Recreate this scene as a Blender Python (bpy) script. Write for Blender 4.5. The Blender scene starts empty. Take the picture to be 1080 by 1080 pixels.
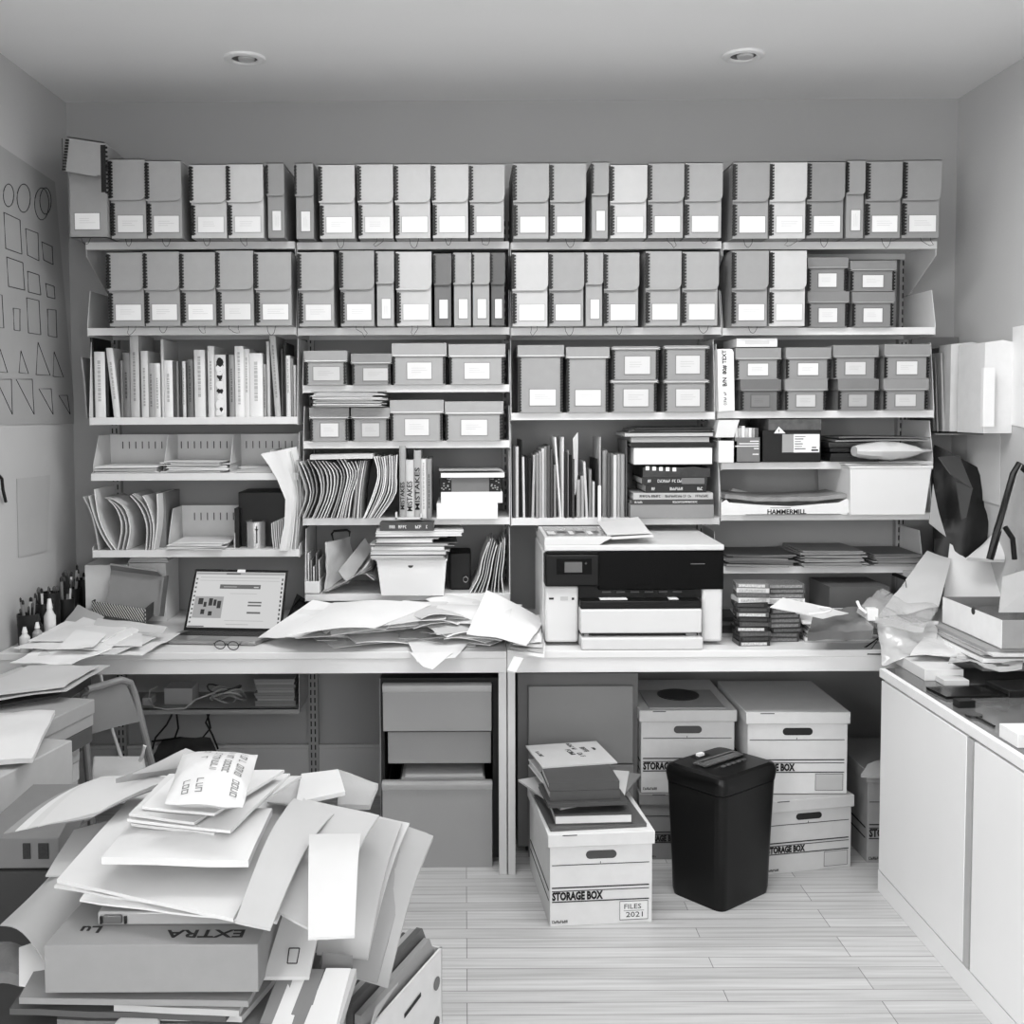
import bpy, math, random
from mathutils import Vector, Matrix, Euler, noise
random.seed(7)
C = bpy.context.scene.collection
SC = bpy.context.scene
# ------------------------------------------------------------------ camera
F = 1120.0; PCX, PCY = 490.0, 487.0
CAM = Vector((0, 0, 1.58))
MR = Matrix.Rotation(math.radians(87.0), 3, 'X') @ Matrix.Rotation(math.radians(-0.26), 3, 'Z')
cd = bpy.data.cameras.new('camera'); cam = bpy.data.objects.new('camera', cd); C.objects.link(cam)
cd.sensor_width = 36; cd.sensor_fit = 'HORIZONTAL'; cd.lens = 36 * F / 1080
cd.shift_x = (540 - PCX) / 1080; cd.shift_y = (PCY - 540) / 1080
cd.clip_start = .05
cam.matrix_world = Matrix.Translation(CAM) @ MR.to_4x4()
SC.camera = cam
def ray(u, v): return MR @ Vector(((u - PCX) / F, -(v - PCY) / F, -1))
def P(u, v, Y):            # point of the vertical plane y = Y seen at pixel u, v
    d = ray(u, v); return CAM + d * (Y / d.y)
def PZ(u, v, z):           # point of the level plane z
    d = ray(u, v); return CAM + d * ((z - CAM.z) / d.z)
def PX(u, v, x):
    d = ray(u, v); return CAM + d * (x / d.x)
# ------------------------------------------------------------------ materials
_M = {}
def G(v, rough=.6, metal=0, var=.04, scale=18, bump=.05, name='paint', spec=.4):
    k = (v, rough, metal, var, scale, bump, name, spec)
    if k in _M: return _M[k]
    m = bpy.data.materials.new('%s_%02d' % (name, int(v * 100))); m.use_nodes = True
    nt = m.node_tree; b = nt.nodes['Principled BSDF']
    l = ((v + .055) / 1.055) ** 2.4 if v > .04 else v / 12.92
    tc = nt.nodes.new('ShaderNodeTexCoord'); n = nt.nodes.new('ShaderNodeTexNoise')
    n.inputs['Scale'].default_value = scale; n.inputs['Detail'].default_value = 4
    nt.links.new(tc.outputs['Object'], n.inputs['Vector'])
    r = nt.nodes.new('ShaderNodeMapRange')
    r.inputs['To Min'].default_value = l * (1 - var * 2); r.inputs['To Max'].default_value = min(1, l * (1 + var * 2))
    nt.links.new(n.outputs['Fac'], r.inputs['Value'])
    cc = nt.nodes.new('ShaderNodeCombineColor')
    for i in range(3): nt.links.new(r.outputs[0], cc.inputs[i])
    nt.links.new(cc.outputs[0], b.inputs['Base Color'])
    b.inputs['Roughness'].default_value = rough; b.inputs['Metallic'].default_value = metal
    b.inputs['Specular IOR Level'].default_value = spec
    if bump:
        bp = nt.nodes.new('ShaderNodeBump'); bp.inputs['Strength'].default_value = bump
        bp.inputs['Distance'].default_value = .01
        nt.links.new(n.outputs['Fac'], bp.inputs['Height']); nt.links.new(bp.outputs[0], b.inputs['Normal'])
    _M[k] = m; return m
def board(v): return G(v, .75, 0, .03, 30, .04, 'boxboard')
def paper(v): return G(v, .8, 0, .03, 9, .12, 'paper')
def emit(v, s, name):
    m = bpy.data.materials.new(name); m.use_nodes = True; nt = m.node_tree
    b = nt.nodes['Principled BSDF']; b.inputs['Base Color'].default_value = (.02, .02, .02, 1); b.inputs['Roughness'].default_value = .15
    b.inputs['Emission Color'].default_value = (v, v, v, 1); b.inputs['Emission Strength'].default_value = s
    return m
def plastic_clear(name='clear_plastic', a=.35, v=.8):
    if name in _M: return _M[name]
    m = G(v, .12, 0, .03, 14, .5, name); b = m.node_tree.nodes['Principled BSDF']; b.inputs['Alpha'].default_value = a
    b.inputs['Specular IOR Level'].default_value = .7
    _M[name] = m; return m
BLK = G(.05, .45, 0, .02, 20, .02, 'black_plastic')
INK = G(.12, .8, 0, 0, 20, 0, 'ink')
STEEL = G(.86, .4, 0, .015, 25, .01, 'enamelled_steel')
# ------------------------------------------------------------------ mesh builder
class MB:
    def __init__(s): s.v = []; s.f = []; s.m = []
    def add(s, vs, fs, mi=0):
        o = len(s.v); s.v += [Vector(p) for p in vs]
        for f in fs: s.f.append([i + o for i in f]); s.m.append(mi)
        return s
    def box(s, x0, x1, y0, y1, z0, z1, mi=0, T=None):
        vs = [Vector((x, y, z)) for z in (z0, z1) for x, y in ((x0, y0), (x1, y0), (x1, y1), (x0, y1))]
        if T: vs = [T @ p for p in vs]
        return s.add(vs, [(3, 2, 1, 0), (4, 5, 6, 7), (0, 1, 5, 4), (1, 2, 6, 5), (2, 3, 7, 6), (3, 0, 4, 7)], mi)
    def prism(s, pts, d, mi=0):
        pts = [Vector(p) for p in pts]; d = Vector(d); n = len(pts)
        nm = Vector((0, 0, 0))
        for i in range(n): nm += pts[i].cross(pts[(i + 1) % n])
        if nm.dot(d) > 0: pts.reverse()
        return s.add(pts + [p + d for p in pts], [tuple(range(n)), tuple(range(2 * n - 1, n - 1, -1))] + [(i, i + n, (i + 1) % n + n, (i + 1) % n) for i in range(n)], mi)
    def hexa(s, a, b, mi=0):      # two quads a (front) and b (back)
        return s.add(list(a) + list(b), [(0, 1, 2, 3), (7, 6, 5, 4), (0, 4, 5, 1), (1, 5, 6, 2), (2, 6, 7, 3), (3, 7, 4, 0)], mi)
    def tube(s, pts, r, n=6, mi=0, closed=False):
        pts = [Vector(p) for p in pts]; k = len(pts); o = len(s.v); up = Vector((.13, .31, .94))
        for i, p in enumerate(pts):
            if closed: t = pts[(i + 1) % k] - pts[i - 1]
            else: t = pts[min(i + 1, k - 1)] - pts[max(i - 1, 0)]
            t.normalize(); a = t.cross(up)
            if a.length < .05: a = t.cross(Vector((1, 0, 0)))
            a.normalize(); b = t.cross(a); rr = r[i] if isinstance(r, (list, tuple)) else r
            for j in range(n):
                th = 2 * math.pi * j / n; s.v.append(p + a * math.cos(th) * rr + b * math.sin(th) * rr)
        for i in range(k if closed else k - 1):
            for j in range(n):
                a0 = o + i * n + j; a1 = o + i * n + (j + 1) % n; i2 = (i + 1) % k
                s.f.append([a0, a1, o + i2 * n + (j + 1) % n, o + i2 * n + j]); s.m.append(mi)
        if not closed:
            s.f.append([o + j for j in range(n)][::-1]); s.m.append(mi)
            s.f.append([o + (k - 1) * n + j for j in range(n)]); s.m.append(mi)
        return s
    def cyl(s, c, r, h, n=24, mi=0, axis='z', r2=None):
        r2 = r if r2 is None else r2; c = Vector(c); vs = []
        for rr, t in ((r, 0), (r2, h)):
            for j in range(n):
                a = 2 * math.pi * j / n; x, y = rr * math.cos(a), rr * math.sin(a)
                vs.append(c + (Vector((x, y, t)) if axis == 'z' else Vector((x, t, y)) if axis == 'y' else Vector((t, x, y))))
        return s.add(vs, [tuple(range(n))[::-1], tuple(range(n, 2 * n))] + [(j, (j + 1) % n, (j + 1) % n + n, j + n) for j in range(n)], mi)
    def grid(s, g, th=(0, 0, -.001), mi=0, mi2=None):   # closed thick sheet from a grid of points; th may be a function(i,j)
        a, b = len(g), len(g[0]); o = len(s.v); T = Vector(th) if not callable(th) else None
        for i in range(a):
            for j in range(b): s.v.append(Vector(g[i][j]))
        for i in range(a):
            for j in range(b): s.v.append(Vector(g[i][j]) + (T if T is not None else Vector(th(i, j))))
        q = a * b
        for i in range(a - 1):
            for j in range(b - 1):
                A = o + i * b + j; s.f.append([A, A + 1, A + b + 1, A + b]); s.m.append(mi)
                s.f.append([A + q, A + b + q, A + b + 1 + q, A + 1 + q]); s.m.append(mi if mi2 is None else mi2)
        def side(i0, j0, i1, j1):
            A = o + i0 * b + j0; B = o + i1 * b + j1; s.f.append([A, A + q, B + q, B]); s.m.append(mi)
        for j in range(b - 1): side(0, j, 0, j + 1); side(a - 1, j + 1, a - 1, j)
        for i in range(a - 1): side(i + 1, 0, i, 0); side(i, b - 1, i + 1, b - 1)
        return s
    def surf(s, g, mi=0):
        a, b = len(g), len(g[0]); o = len(s.v)
        for r in g: s.v += [Vector(p) for p in r]
        for i in range(a - 1):
            for j in range(b - 1):
                A = o + i * b + j; s.f.append([A, A + 1, A + b + 1, A + b]); s.m.append(mi)
        return s
    def text(s, body, size, T, mi=0, depth=.0006, align='LEFT', sx=1, bold=0):
        cu = bpy.data.curves.new('t', 'FONT'); cu.body = body; cu.size = size; cu.align_x = align; cu.align_y = 'CENTER'
        cu.extrude = depth / 2; cu.resolution_u = 2; cu.offset = bold
        o = bpy.data.objects.new('t', cu); C.objects.link(o)
        me = bpy.data.meshes.new_from_object(o)
        S = Matrix.Diagonal((sx, 1, 1, 1))
        s.add([T @ S @ v.co for v in me.vertices], [tuple(p.vertices) for p in me.polygons], mi)
        bpy.data.objects.remove(o); bpy.data.curves.remove(cu); bpy.data.meshes.remove(me)
        return s
def glyphs(m, w, h, T, mi=0, d=.0008, seed=0):   # a run of letter-like strokes w long and h high, for print too small to read
    r = random.Random(seed); x = 0; st = h * .16
    while x < w - h * .5:
        lw = h * r.uniform(.35, .6); k = r.randint(0, 3)
        if r.random() < .14: x += lw; continue
        m.box(x, x + st, -h / 2, h / 2, 0, d, mi, T)
        if k in (0, 1): m.box(x + lw - st, x + lw, -h / 2, h / 2 * (1 if k else .1), 0, d, mi, T)
        if k in (1, 2, 3): m.box(x + st, x + lw, h / 2 - st, h / 2, 0, d, mi, T)
        if k in (0, 2): m.box(x + st, x + lw, -h / 2, -h / 2 + st, 0, d, mi, T)
        if k != 2: m.box(x + st, x + lw, -st / 2, st / 2, 0, d, mi, T)
        x += lw + h * .18
def front(x, y, z, rot=0):         # text/plate frame facing the camera side (-y); rot turns it in its plane
    return Matrix.Translation((x, y, z)) @ Matrix.Rotation(math.pi / 2, 4, 'X') @ Matrix.Rotation(rot, 4, 'Z')
ORG = {}
def thing(name, label, cat, loc, group=None, rot=None):
    o = bpy.data.objects.new(name, None); C.objects.link(o); o.location = loc; o.empty_display_size = .05
    o['label'] = label; o['category'] = cat
    if group: o['group'] = group
    if rot: o.rotation_euler = rot
    ORG[o.name] = Vector(loc); return o
def mk(name, mb, mats, org, bevel=0, smooth=True):
    me = bpy.data.meshes.new(name); org = Vector(org)
    me.from_pydata([p - org for p in mb.v], [], mb.f)
    if not isinstance(mats, (list, tuple)): mats = [mats]
    for m in mats: me.materials.append(m)
    me.polygons.foreach_set('material_index', mb.m)
    if smooth:
        me.polygons.foreach_set('use_smooth', [True] * len(me.polygons)); me.set_sharp_from_angle(angle=math.radians(35))
    me.update()
    o = bpy.data.objects.new(name, me); C.objects.link(o)
    if bevel:
        b = o.modifiers.new('bevel', 'BEVEL'); b.width = bevel; b.segments = 2; b.limit_method = 'ANGLE'; b.angle_limit = .9
    return o
def part(par, name, mb, mats, bevel=0, label=None, kind=None):
    o = mk(name, mb, mats, ORG[par.name], bevel); o.parent = par; ORG[o.name] = ORG[par.name]
    if label: o['label'] = label
    if kind: o['kind'] = kind
    return o
def solid(name, mb, mats, label, cat, group=None, bevel=0, kind=None):
    n = len(mb.v); c = Vector((sum(p.x for p in mb.v) / n, sum(p.y for p in mb.v) / n, min(p.z for p in mb.v)))
    o = mk(name, mb, mats, c, bevel); o.location = c; ORG[o.name] = c
    o['label'] = label; o['category'] = cat
    if group: o['group'] = group
    if kind: o['kind'] = kind
    return o
def struct(name, mb, mats, bevel=0):
    o = mk(name, mb, mats, (0, 0, 0), bevel); o['kind'] = 'structure'; return o
# ------------------------------------------------------------------ room
XL, XR, YB, YN, ZC = -1.565, 1.95, 4.25, -1.6, 2.78
WALL = G(.76, .9, 0, .015, 3, .03, 'wall_paint')
CEIL = G(.93, .9, 0, .015, 2, .03, 'ceiling_paint')
def wood_floor():
    m = bpy.data.materials.new('floor_boards'); m.use_nodes = True; nt = m.node_tree; b = nt.nodes['Principled BSDF']
    tc = nt.nodes.new('ShaderNodeTexCoord'); br = nt.nodes.new('ShaderNodeTexBrick')
    br.inputs['Scale'].default_value = 1; br.inputs['Brick Width'].default_value = 1.1; br.inputs['Row Height'].default_value = .057
    br.inputs['Mortar Size'].default_value = .0012; br.inputs['Mortar Smooth'].default_value = .3
    br.inputs['Color1'].default_value = (.50, .50, .50, 1); br.inputs['Color2'].default_value = (.64, .64, .64, 1); br.inputs['Mortar'].default_value = (.16, .16, .16, 1)
    br.offset = .37; br.offset_frequency = 3
    nt.links.new(tc.outputs['Object'], br.inputs['Vector'])
    mp = nt.nodes.new('ShaderNodeMapping'); mp.inputs['Scale'].default_value = (2, 60, 1)
    n = nt.nodes.new('ShaderNodeTexNoise'); n.inputs['Scale'].default_value = 1.2; n.inputs['Detail'].default_value = 6
    nt.links.new(tc.outputs['Object'], mp.inputs['Vector']); nt.links.new(mp.outputs[0], n.inputs['Vector'])
    mx = nt.nodes.new('ShaderNodeMix'); mx.data_type = 'RGBA'; mx.blend_type = 'MULTIPLY'; mx.inputs[0].default_value = .55
    rp = nt.nodes.new('ShaderNodeValToRGB'); rp.color_ramp.elements[0].position = .3; rp.color_ramp.elements[0].color = (.55, .55, .55, 1)
    rp.color_ramp.elements[1].position = .6; rp.color_ramp.elements[1].color = (1, 1, 1, 1)
    nt.links.new(n.outputs['Fac'], rp.inputs[0]); nt.links.new(br.outputs['Color'], mx.inputs[6]); nt.links.new(rp.outputs[0], mx.inputs[7])
    nt.links.new(mx.outputs[2], b.inputs['Base Color']); b.inputs['Roughness'].default_value = .42
    bp = nt.nodes.new('ShaderNodeBump'); bp.inputs['Strength'].default_value = .25; bp.inputs['Distance'].default_value = .004
    nt.links.new(br.outputs['Fac'], bp.inputs['Height']); bp.invert = True; nt.links.new(bp.outputs[0], b.inputs['Normal'])
    return m
struct('floor', MB().box(XL - .1, XR + .1, YN - .1, YB + .1, -.1, 0), wood_floor())
SX0, SX1, SY0, SY1 = -.6, 1.4, 2.3, 3.1      # made-up skylight opening, added unseen so steep light darkens the shelf insides
w = MB(); w.box(XL - .1, XR + .1, SY1, YB + .1, ZC, ZC + .1); w.box(XL - .1, XR + .1, YN - .1, SY0, ZC, ZC + .1)
w.box(XL - .1, SX0, SY0, SY1, ZC, ZC + .1); w.box(SX1, XR + .1, SY0, SY1, ZC, ZC + .1)
struct('ceiling', w, CEIL)
w = MB()
for a, b_, c, d in ((SX0, SX0 + .05, SY0, SY1), (SX1 - .05, SX1, SY0, SY1), (SX0, SX1, SY0, SY0 + .05), (SX0, SX1, SY1 - .05, SY1), (.38, .42, SY0, SY1)): w.box(a, b_, c, d, ZC + .02, ZC + .08)
struct('added_skylight_frame', w, STEEL)  # frame of the made-up ceiling opening, unseen, only there for the light
struct('wall_back', MB().box(XL - .1, XR + .1, YB, YB + .1, 0, ZC), G(.65, .9, 0, .015, 3, .03, 'shaded_wall_paint'))  # same wall paint, darkened to hold the shade behind the shelves
struct('wall_right', MB().box(XR, XR + .1, YN, YB, 0, ZC), WALL)
w = MB()                                   # left wall with a tall window nearer than the camera sees
wy0, wy1, wz0, wz1 = -1.35, .05, .75, 2.45
w.box(XL - .1, XL, YN, wy0, 0, ZC); w.box(XL - .1, XL, wy1, YB, 0, ZC); w.box(XL - .1, XL, wy0, wy1, 0, wz0); w.box(XL - .1, XL, wy0, wy1, wz1, ZC)
struct('wall_left', w, WALL)
w = MB(); fx0, fx1, fz0, fz1 = -.2, 1.75, .7, 2.6
w.box(XL - .1, XR + .1, YN - .1, YN, 0, fz0); w.box(XL - .1, XR + .1, YN - .1, YN, fz1, ZC)
w.box(XL - .1, fx0, YN - .1, YN, fz0, fz1); w.box(fx1, XR + .1, YN - .1, YN, fz0, fz1)
struct('wall_front', w, WALL)
w = MB()
for a, b_, c, d in ((wy0, wy0 + .05, wz0, wz1), (wy1 - .05, wy1, wz0, wz1), (wy0, wy1, wz0, wz0 + .05), (wy0, wy1, wz1 - .05, wz1), (-.67, -.63, wz0, wz1)): w.box(XL - .08, XL - .02, a, b_, c, d)
struct('window_1', w, STEEL)
w = MB()
for a, b_, c, d in ((fx0, fx0 + .05, fz0, fz1), (fx1 - .05, fx1, fz0, fz1), (fx0, fx1, fz0, fz0 + .05), (fx0, fx1, fz1 - .05, fz1), (.76, .8, fz0, fz1)): w.box(a, b_, YN - .08, YN - .02, c, d)
struct('window_2', w, STEEL)
struct('baseboard_back', MB().box(XL, XR, YB - .015, YB, 0, .2).box(XL, XR, YB - .02, YB, .2, .215), WALL, .003)
struct('baseboard_left', MB().box(XL, XL + .015, YN, YB - .02, 0, .2), WALL, .003)
# ------------------------------------------------------------------ light
def area(name, loc, rot, sx, sy, e):
    l = bpy.data.lights.new(name, 'AREA'); l.shape = 'RECTANGLE'; l.size = sx; l.size_y = sy; l.energy = e
    o = bpy.data.objects.new(name, l); C.objects.link(o); o.location = loc; o.rotation_euler = rot; return o
area('daylight_left_window', (XL - .12, -.65, 1.6), (0, math.radians(-90), 0), 1.7, 1.4, 105)
area('daylight_front_window', (.78, YN - .12, 1.65), (math.radians(90), 0, 0), 1.95, 1.9, 42)
area('added_top_light', ((SX0 + SX1) / 2, (SY0 + SY1) / 2, ZC + .12), (0, 0, 0), 2.0, .8, 46)  # added top light through the made-up opening; steep, so shelf insides go dark
wd = bpy.data.worlds.new('daylight'); SC.world = wd; wd.use_nodes = True
wd.node_tree.nodes['Background'].inputs[0].default_value = (.9, .9, .9, 1); wd.node_tree.nodes['Background'].inputs[1].default_value = .6
SC.view_settings.view_transform = 'Standard'; SC.view_settings.look = 'None'; SC.view_settings.gamma = 1
SC.view_settings.use_curve_mapping = False; SC.view_settings.exposure = 0.25
for i, (u, v) in enumerate(((258, 61), (784, 58))):
    p = PZ(u, v, ZC); x, y = p.x, p.y
    t = thing('recessed_downlight', 'white ring recessed downlight in the ceiling, the %s of the two' % ('left' if i == 0 else 'right'), 'ceiling light', (x, y, ZC - .012), 'recessed downlights')
    rg = MB(); g = []
    for k in range(33):
        a = 2 * math.pi * k / 32; c, s_ = math.cos(a), math.sin(a)
        g.append([(x + r * c, y + r * s_, ZC - h) for r, h in ((.072, .0), (.070, .007), (.060, .011), (.046, .008), (.044, .001))])
    rg.surf(g); part(t, 'trim_ring', rg, G(.9, .4, name='trim_paint'))
    part(t, 'lamp_bulb', MB().cyl((x + .006, y, ZC - .009), .026, .008, 24, r2=.03), G(.75, .25, .0, .02, 40, .2, 'frosted_glass'))
    part(t, 'reflector', MB().cyl((x, y, ZC - .002), .046, .0015, 28), G(.3, .3, .7, name='reflector'))
# ------------------------------------------------------------------ shelving
YS = 3.93; BX = [-1.39, -.615, .17, .95, 1.74]
def shelf_z(bay, v):
    return P(490 + (BX[bay] + BX[bay + 1]) / 2 * 285, v, YS).z
WN = ['first', 'second', 'third', 'fourth']
for i, x in enumerate(BX):
    m = MB(); m.box(x - .02, x - .014, YB - .03, YB, .0 if i in (0, 1) else .775, 2.3); m.box(x + .014, x + .02, YB - .03, YB, .0 if i in (0, 1) else .775, 2.3)
    z = .0 if i in (0, 1) else .775
    m.box(x - .02, x + .02, YB - .031, YB - .029, z, 2.3)
    k = 0
    while z < 2.28:
        for dx in (-.008, .008): m.box(x + dx - .0025, x + dx + .0025, YB - .0325, YB - .0312, z + .006, z + .026, 1)
        z += .032
    solid('slotted_upright', m, [G(.62, .5, name='upright_steel'), BLK], 'slotted metal shelf upright on the back wall, %s from the left' % ['first', 'second', 'third', 'fourth', 'fifth'][i], 'shelf upright', 'shelf uprights on the back wall')
SH = {}
def shelf(bay, v, label, key, up=.15, yf=YS, below=False, lb=True, rb=True, x0=None, x1=None, mat=STEEL):
    z = shelf_z(bay, v); SH[key] = z
    a = (BX[bay] if x0 is None else x0) + .004; b = (BX[bay + 1] if x1 is None else x1) - .004
    t = thing('wall_shelf', label, 'shelf', ((a + b) / 2, (yf + YB) / 2, z - .027), 'white metal wall shelves')
    m = MB(); m.box(a, b, yf + .004, YB - .034, z - .006, z); m.box(a, b, yf, yf + .004, z - .027, z); m.box(a, b, yf + .004, yf + .018, z - .027, z - .024)
    m.box(a, b, YB - .038, YB - .034, z - .027, z)
    part(t, 'shelf_board', m, mat, .0008)
    for s, on, xx in ((-1, lb, a), (1, rb, b)):
        if not on: continue
        if below: q = [(xx, yf + .01, z - .002), (xx, YB - .034, z - .002), (xx, YB - .034, z - .17), (xx, YB - .08, z - .17), (xx, yf + .01, z - .05)]
        else: q = [(xx, yf + .004, z - .03), (xx, YB - .034, z - .03), (xx, YB - .034, z + up), (xx, yf + .04, z + up), (xx, yf + .004, z + .01)]
        part(t, 'shelf_bracket', MB().prism(q, (.0022 * s, 0, 0)), mat)
    return t
for b in range(4):
    shelf(b, 255, 'top white metal shelf of the %s bay, under the upper row of document cases' % WN[b], 't%d' % b, below=True)
    shelf(b, 345.5, 'second white metal shelf of the %s bay, under the lower row of document cases' % WN[b], 's%d' % b, up=.14)
shelf(0, 440, 'white metal shelf of the first bay holding the row of books', 'a3', up=.29)
shelf(0, 499, 'upper of the two white shelves with paper trays in the first bay', 'a4', lb=False)
shelf(0, 580, 'lower of the two white shelves with paper trays in the first bay', 'a5', up=.02)
shelf(1, 406, 'white shelf of the second bay under the topmost lidded boxes', 'b3', up=.13, x0=-.60)
shelf(1, 465, 'white shelf of the second bay under the boxes with papers on top', 'b4', up=.13, x0=-.60)
shelf(1, 546, 'white shelf of the second bay with hanging folders and books', 'b5', up=.25, x0=-.605)
shelf(1, 626, 'lowest white shelf of the second bay, just above the desk papers', 'b6', up=.24, x0=-.60)
shelf(2, 435, 'white shelf of the third bay under two tall lidded boxes', 'c3', up=.27, x1=.93)
shelf(2, 546, 'white shelf of the third bay just above the printer', 'c4', up=.35)
shelf(3, 433, 'white shelf of the fourth bay under eight small lidded boxes', 'd3', up=.25, x0=.935)
shelf(3, 487, 'white shelf of the fourth bay with the black carton', 'd4', up=.15)
shelf(3, 541, 'white shelf of the fourth bay with the open paper carton and plastic bin', 'd5', up=.17)
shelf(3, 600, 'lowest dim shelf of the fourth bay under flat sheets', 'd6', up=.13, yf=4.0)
# ------------------------------------------------------------------ cases and boxes
YF = 3.845
def strip(m, x, y, z0, z1, w, mi=0, side=-1):
    n = max(2, int((z1 - z0) / .0105)); st = (z1 - z0) / n
    m.box(x - .001, x + w * .62, y - .0015, y + .004, z0, z1, mi)
    for k in range(n):
        z = z0 + k * st
        m.hexa([(x - .002, y - .005, z + .001), (x + w, y - .005, z + .003), (x + w, y - .005, z + .0085), (x - .002, y - .005, z + .0065)],
               [(x - .002, y + .003, z + .001), (x + w, y + .003, z + .003), (x + w, y + .003, z + .0085), (x - .002, y + .003, z + .0065)], mi)
def card(par, x0, x1, y, z0, z1, tone=.93, vert=False, frame=.5):
    m = MB(); f = .003
    m.box(x0 - f, x1 + f, y - .0015, y + .001, z0 - f, z1 + f)
    h = part(par, 'label_holder', m, board(frame))
    m = MB(); m.box(x0, x1, y - .0028, y - .0012, z0, z1)
    w = x1 - x0; hh = z1 - z0
    for k in range(3):
        if vert: m.box(x0 + w * (.3 + .17 * k), x0 + w * (.325 + .17 * k), y - .0031, y - .0027, z0 + hh * .2, z0 + hh * random.uniform(.6, .85), 1)
        else: m.box(x0 + w * .18, x0 + w * random.uniform(.55, .85), y - .0031, y - .0027, z0 + hh * (.4 + .13 * k), z0 + hh * (.42 + .13 * k), 1)
    part(h, 'label_card', m, [paper(tone * .95), paper(tone * .8)])
def cord(par, x, y, z, kind):
    r = random.uniform; w = r(.010, .018); d = r(.018, .035); pts = []
    if kind == 0:
        for k in range(11):
            t = k / 10; pts.append((x - w + 2 * w * t + r(-.001, .001), y - .004, z - .002 - d * math.sin(math.pi * t) ** .6))
    else:
        x2 = x + r(-.02, .02)
        pts = [(x - w, y - .001, z), (x - w + .001, y - .006, z - .012), (x2 - w * .8, y - .006, z - .024), (x2 - w * .2, y - .008, z - d - .008), (x2 + w * .5, y - .006, z - .026), (x + w, y - .006, z - .012), (x + w, y - .001, z)]
    part(par, 'pull_cord', MB().tube(pts, .0009, 5), G(.1, .7, name='cord'))
TN = lambda v: 'dark grey' if v < .5 else 'mid grey' if v < .66 else 'pale grey'
def case(u0, u1, v0, z0, tone, label, flap=.52, group='document cases', yf=YF, tilt=0, ck=None, flag=True):
    a = P(u0, v0, yf); b = P(u1, v0, yf); x0, x1 = a.x, b.x; z1 = a.z; h = z1 - z0; w = x1 - x0; nar = w < .09
    t = thing('document_case', label, 'document case', ((x0 + x1) / 2, yf + .18, z0), group)
    md = board(tone)
    part(t, 'case_body', MB().box(x0 + .002, x1 - .002, yf + .004, yf + .385, z0, z1 - .003), md, .001)
    zf = z1 - h * (flap if not nar else .44); R = .024 if not nar else .012
    pts = [(x0, yf, z1), (x0, yf, zf)] + [(x1 - R + R * math.cos(q), yf, zf + R + R * math.sin(q)) for q in [-math.pi / 2 + math.pi / 12 * k for k in range(7)]] + [(x1, yf, z1)]
    m = MB().prism([(p[0], p[1] - .006, p[2]) for p in pts], (0, .003, 0)); m.box(x0, x1, yf - .006, yf + .36, z1 - .003, z1)
    fl = part(t, 'flap', m, md, 0)
    ew = .0135 if not nar else .007
    m = MB(); strip(m, x0, yf - .006, zf + .006, z1 - .008, ew)
    part(fl, 'edge_binding', m, BLK)
    if not nar:
        m = MB(); strip(m, x0 + .003, yf + .004, z0 + .01, zf - .008, ew); part(t, 'edge_binding', m, BLK)
    if nar: card(t, x0 + w * .3, x1 - w * .22, yf + .004, z0 + h * .1, z0 + h * .36, .9, True, tone * .9)
    else: card(t, x0 + w * .2, x1 - w * .1, yf + .004, z0 + h * .08, z0 + h * .29, random.choice((.9, .93, .96)), False, tone * .9)
    if ck is None: ck = random.choice((0, 1))
    if ck >= 0 and not nar: cord(t, (x0 + x1) / 2 + random.uniform(-.01, .02), yf, z0, ck)
    if tilt: t.rotation_euler = (0, math.radians(tilt), 0)
    return t
L_, M_, D_ = .72, .6, .53
top = [[(115, 153, 168, M_), (153.5, 191, 169.5, M_), (200, 238.5, 173.5, .72), (239, 277.5, 173, .74), (281, 299.5, 172, .55)],
       [(311, 330.5, 172, .55), (336, 374, 173.5, L_), (377, 414.5, 173, L_), (416, 454, 173, L_), (455.5, 494, 173, L_), (495, 532, 173, .66)],
       [(541, 579, 172, .62), (580, 618, 172, .62), (624, 642, 171, .58), (643.5, 682.5, 173.5, L_), (683.5, 721.5, 172, .6), (722.5, 762, 171.5, .6)],
       [(773, 811.5, 171, .57), (812, 851, 171, .73), (851.5, 891, 170.5, .52), (893, 912.5, 169, .55), (913.5, 951.5, 170, .54), (952.5, 992.5, 169, .54)]]
low = [[(113, 151, 266, .6), (151.5, 189, 265, .6), (190, 227, 265.5, .62), (228, 267, 264, .62), (268.5, 307, 265.5, .62)],
       [(314, 352, 265.5, .62), (358, 394.5, 264, .6), (396.5, 415.5, 264.5, .62), (417.5, 455, 265, L_), (457.5, 476, 267, .42), (478, 497, 266, .6), (498, 516.5, 266, .6), (517.5, 532.5, 266, .36)],
       [(540, 578, 266, L_), (579, 616, 266, .58), (617.5, 636, 266, .6), (637, 674, 266, .6), (681, 718.5, 264.5, .6), (719.5, 758, 265, .6)],
       [(772, 810.5, 264, .57), (812, 850.5, 264, .74)]]
ORD = ['leftmost', 'second from the left', 'third from the left', 'fourth from the left', 'fifth from the left', 'sixth from the left', 'seventh from the left', 'rightmost']
for rows, nm, key in ((top, 'upper', 't'), (low, 'lower', 's')):
    for b, lst in enumerate(rows):
        for i, (u0, u1, v0, tn) in enumerate(lst):
            nn = 'narrow ' if u1 - u0 < 25 else ''
            off = 1 if (nm == 'upper' and b == 0) else 0
            n = len(lst) + off; o = ORD[-1] if (i + off == n - 1 and n > 2 and not (nm == 'lower' and b == 3)) else ORD[i + off]
            case(u0, u1, v0, SH['%s%d' % (key, b)], tn, '%s %sdocument case, %s in the %s bay, %s row' % (TN(tn), nn, o, WN[b], nm), group='document cases on the %s row' % nm, ck=None if random.random() < .85 else -1)
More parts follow.
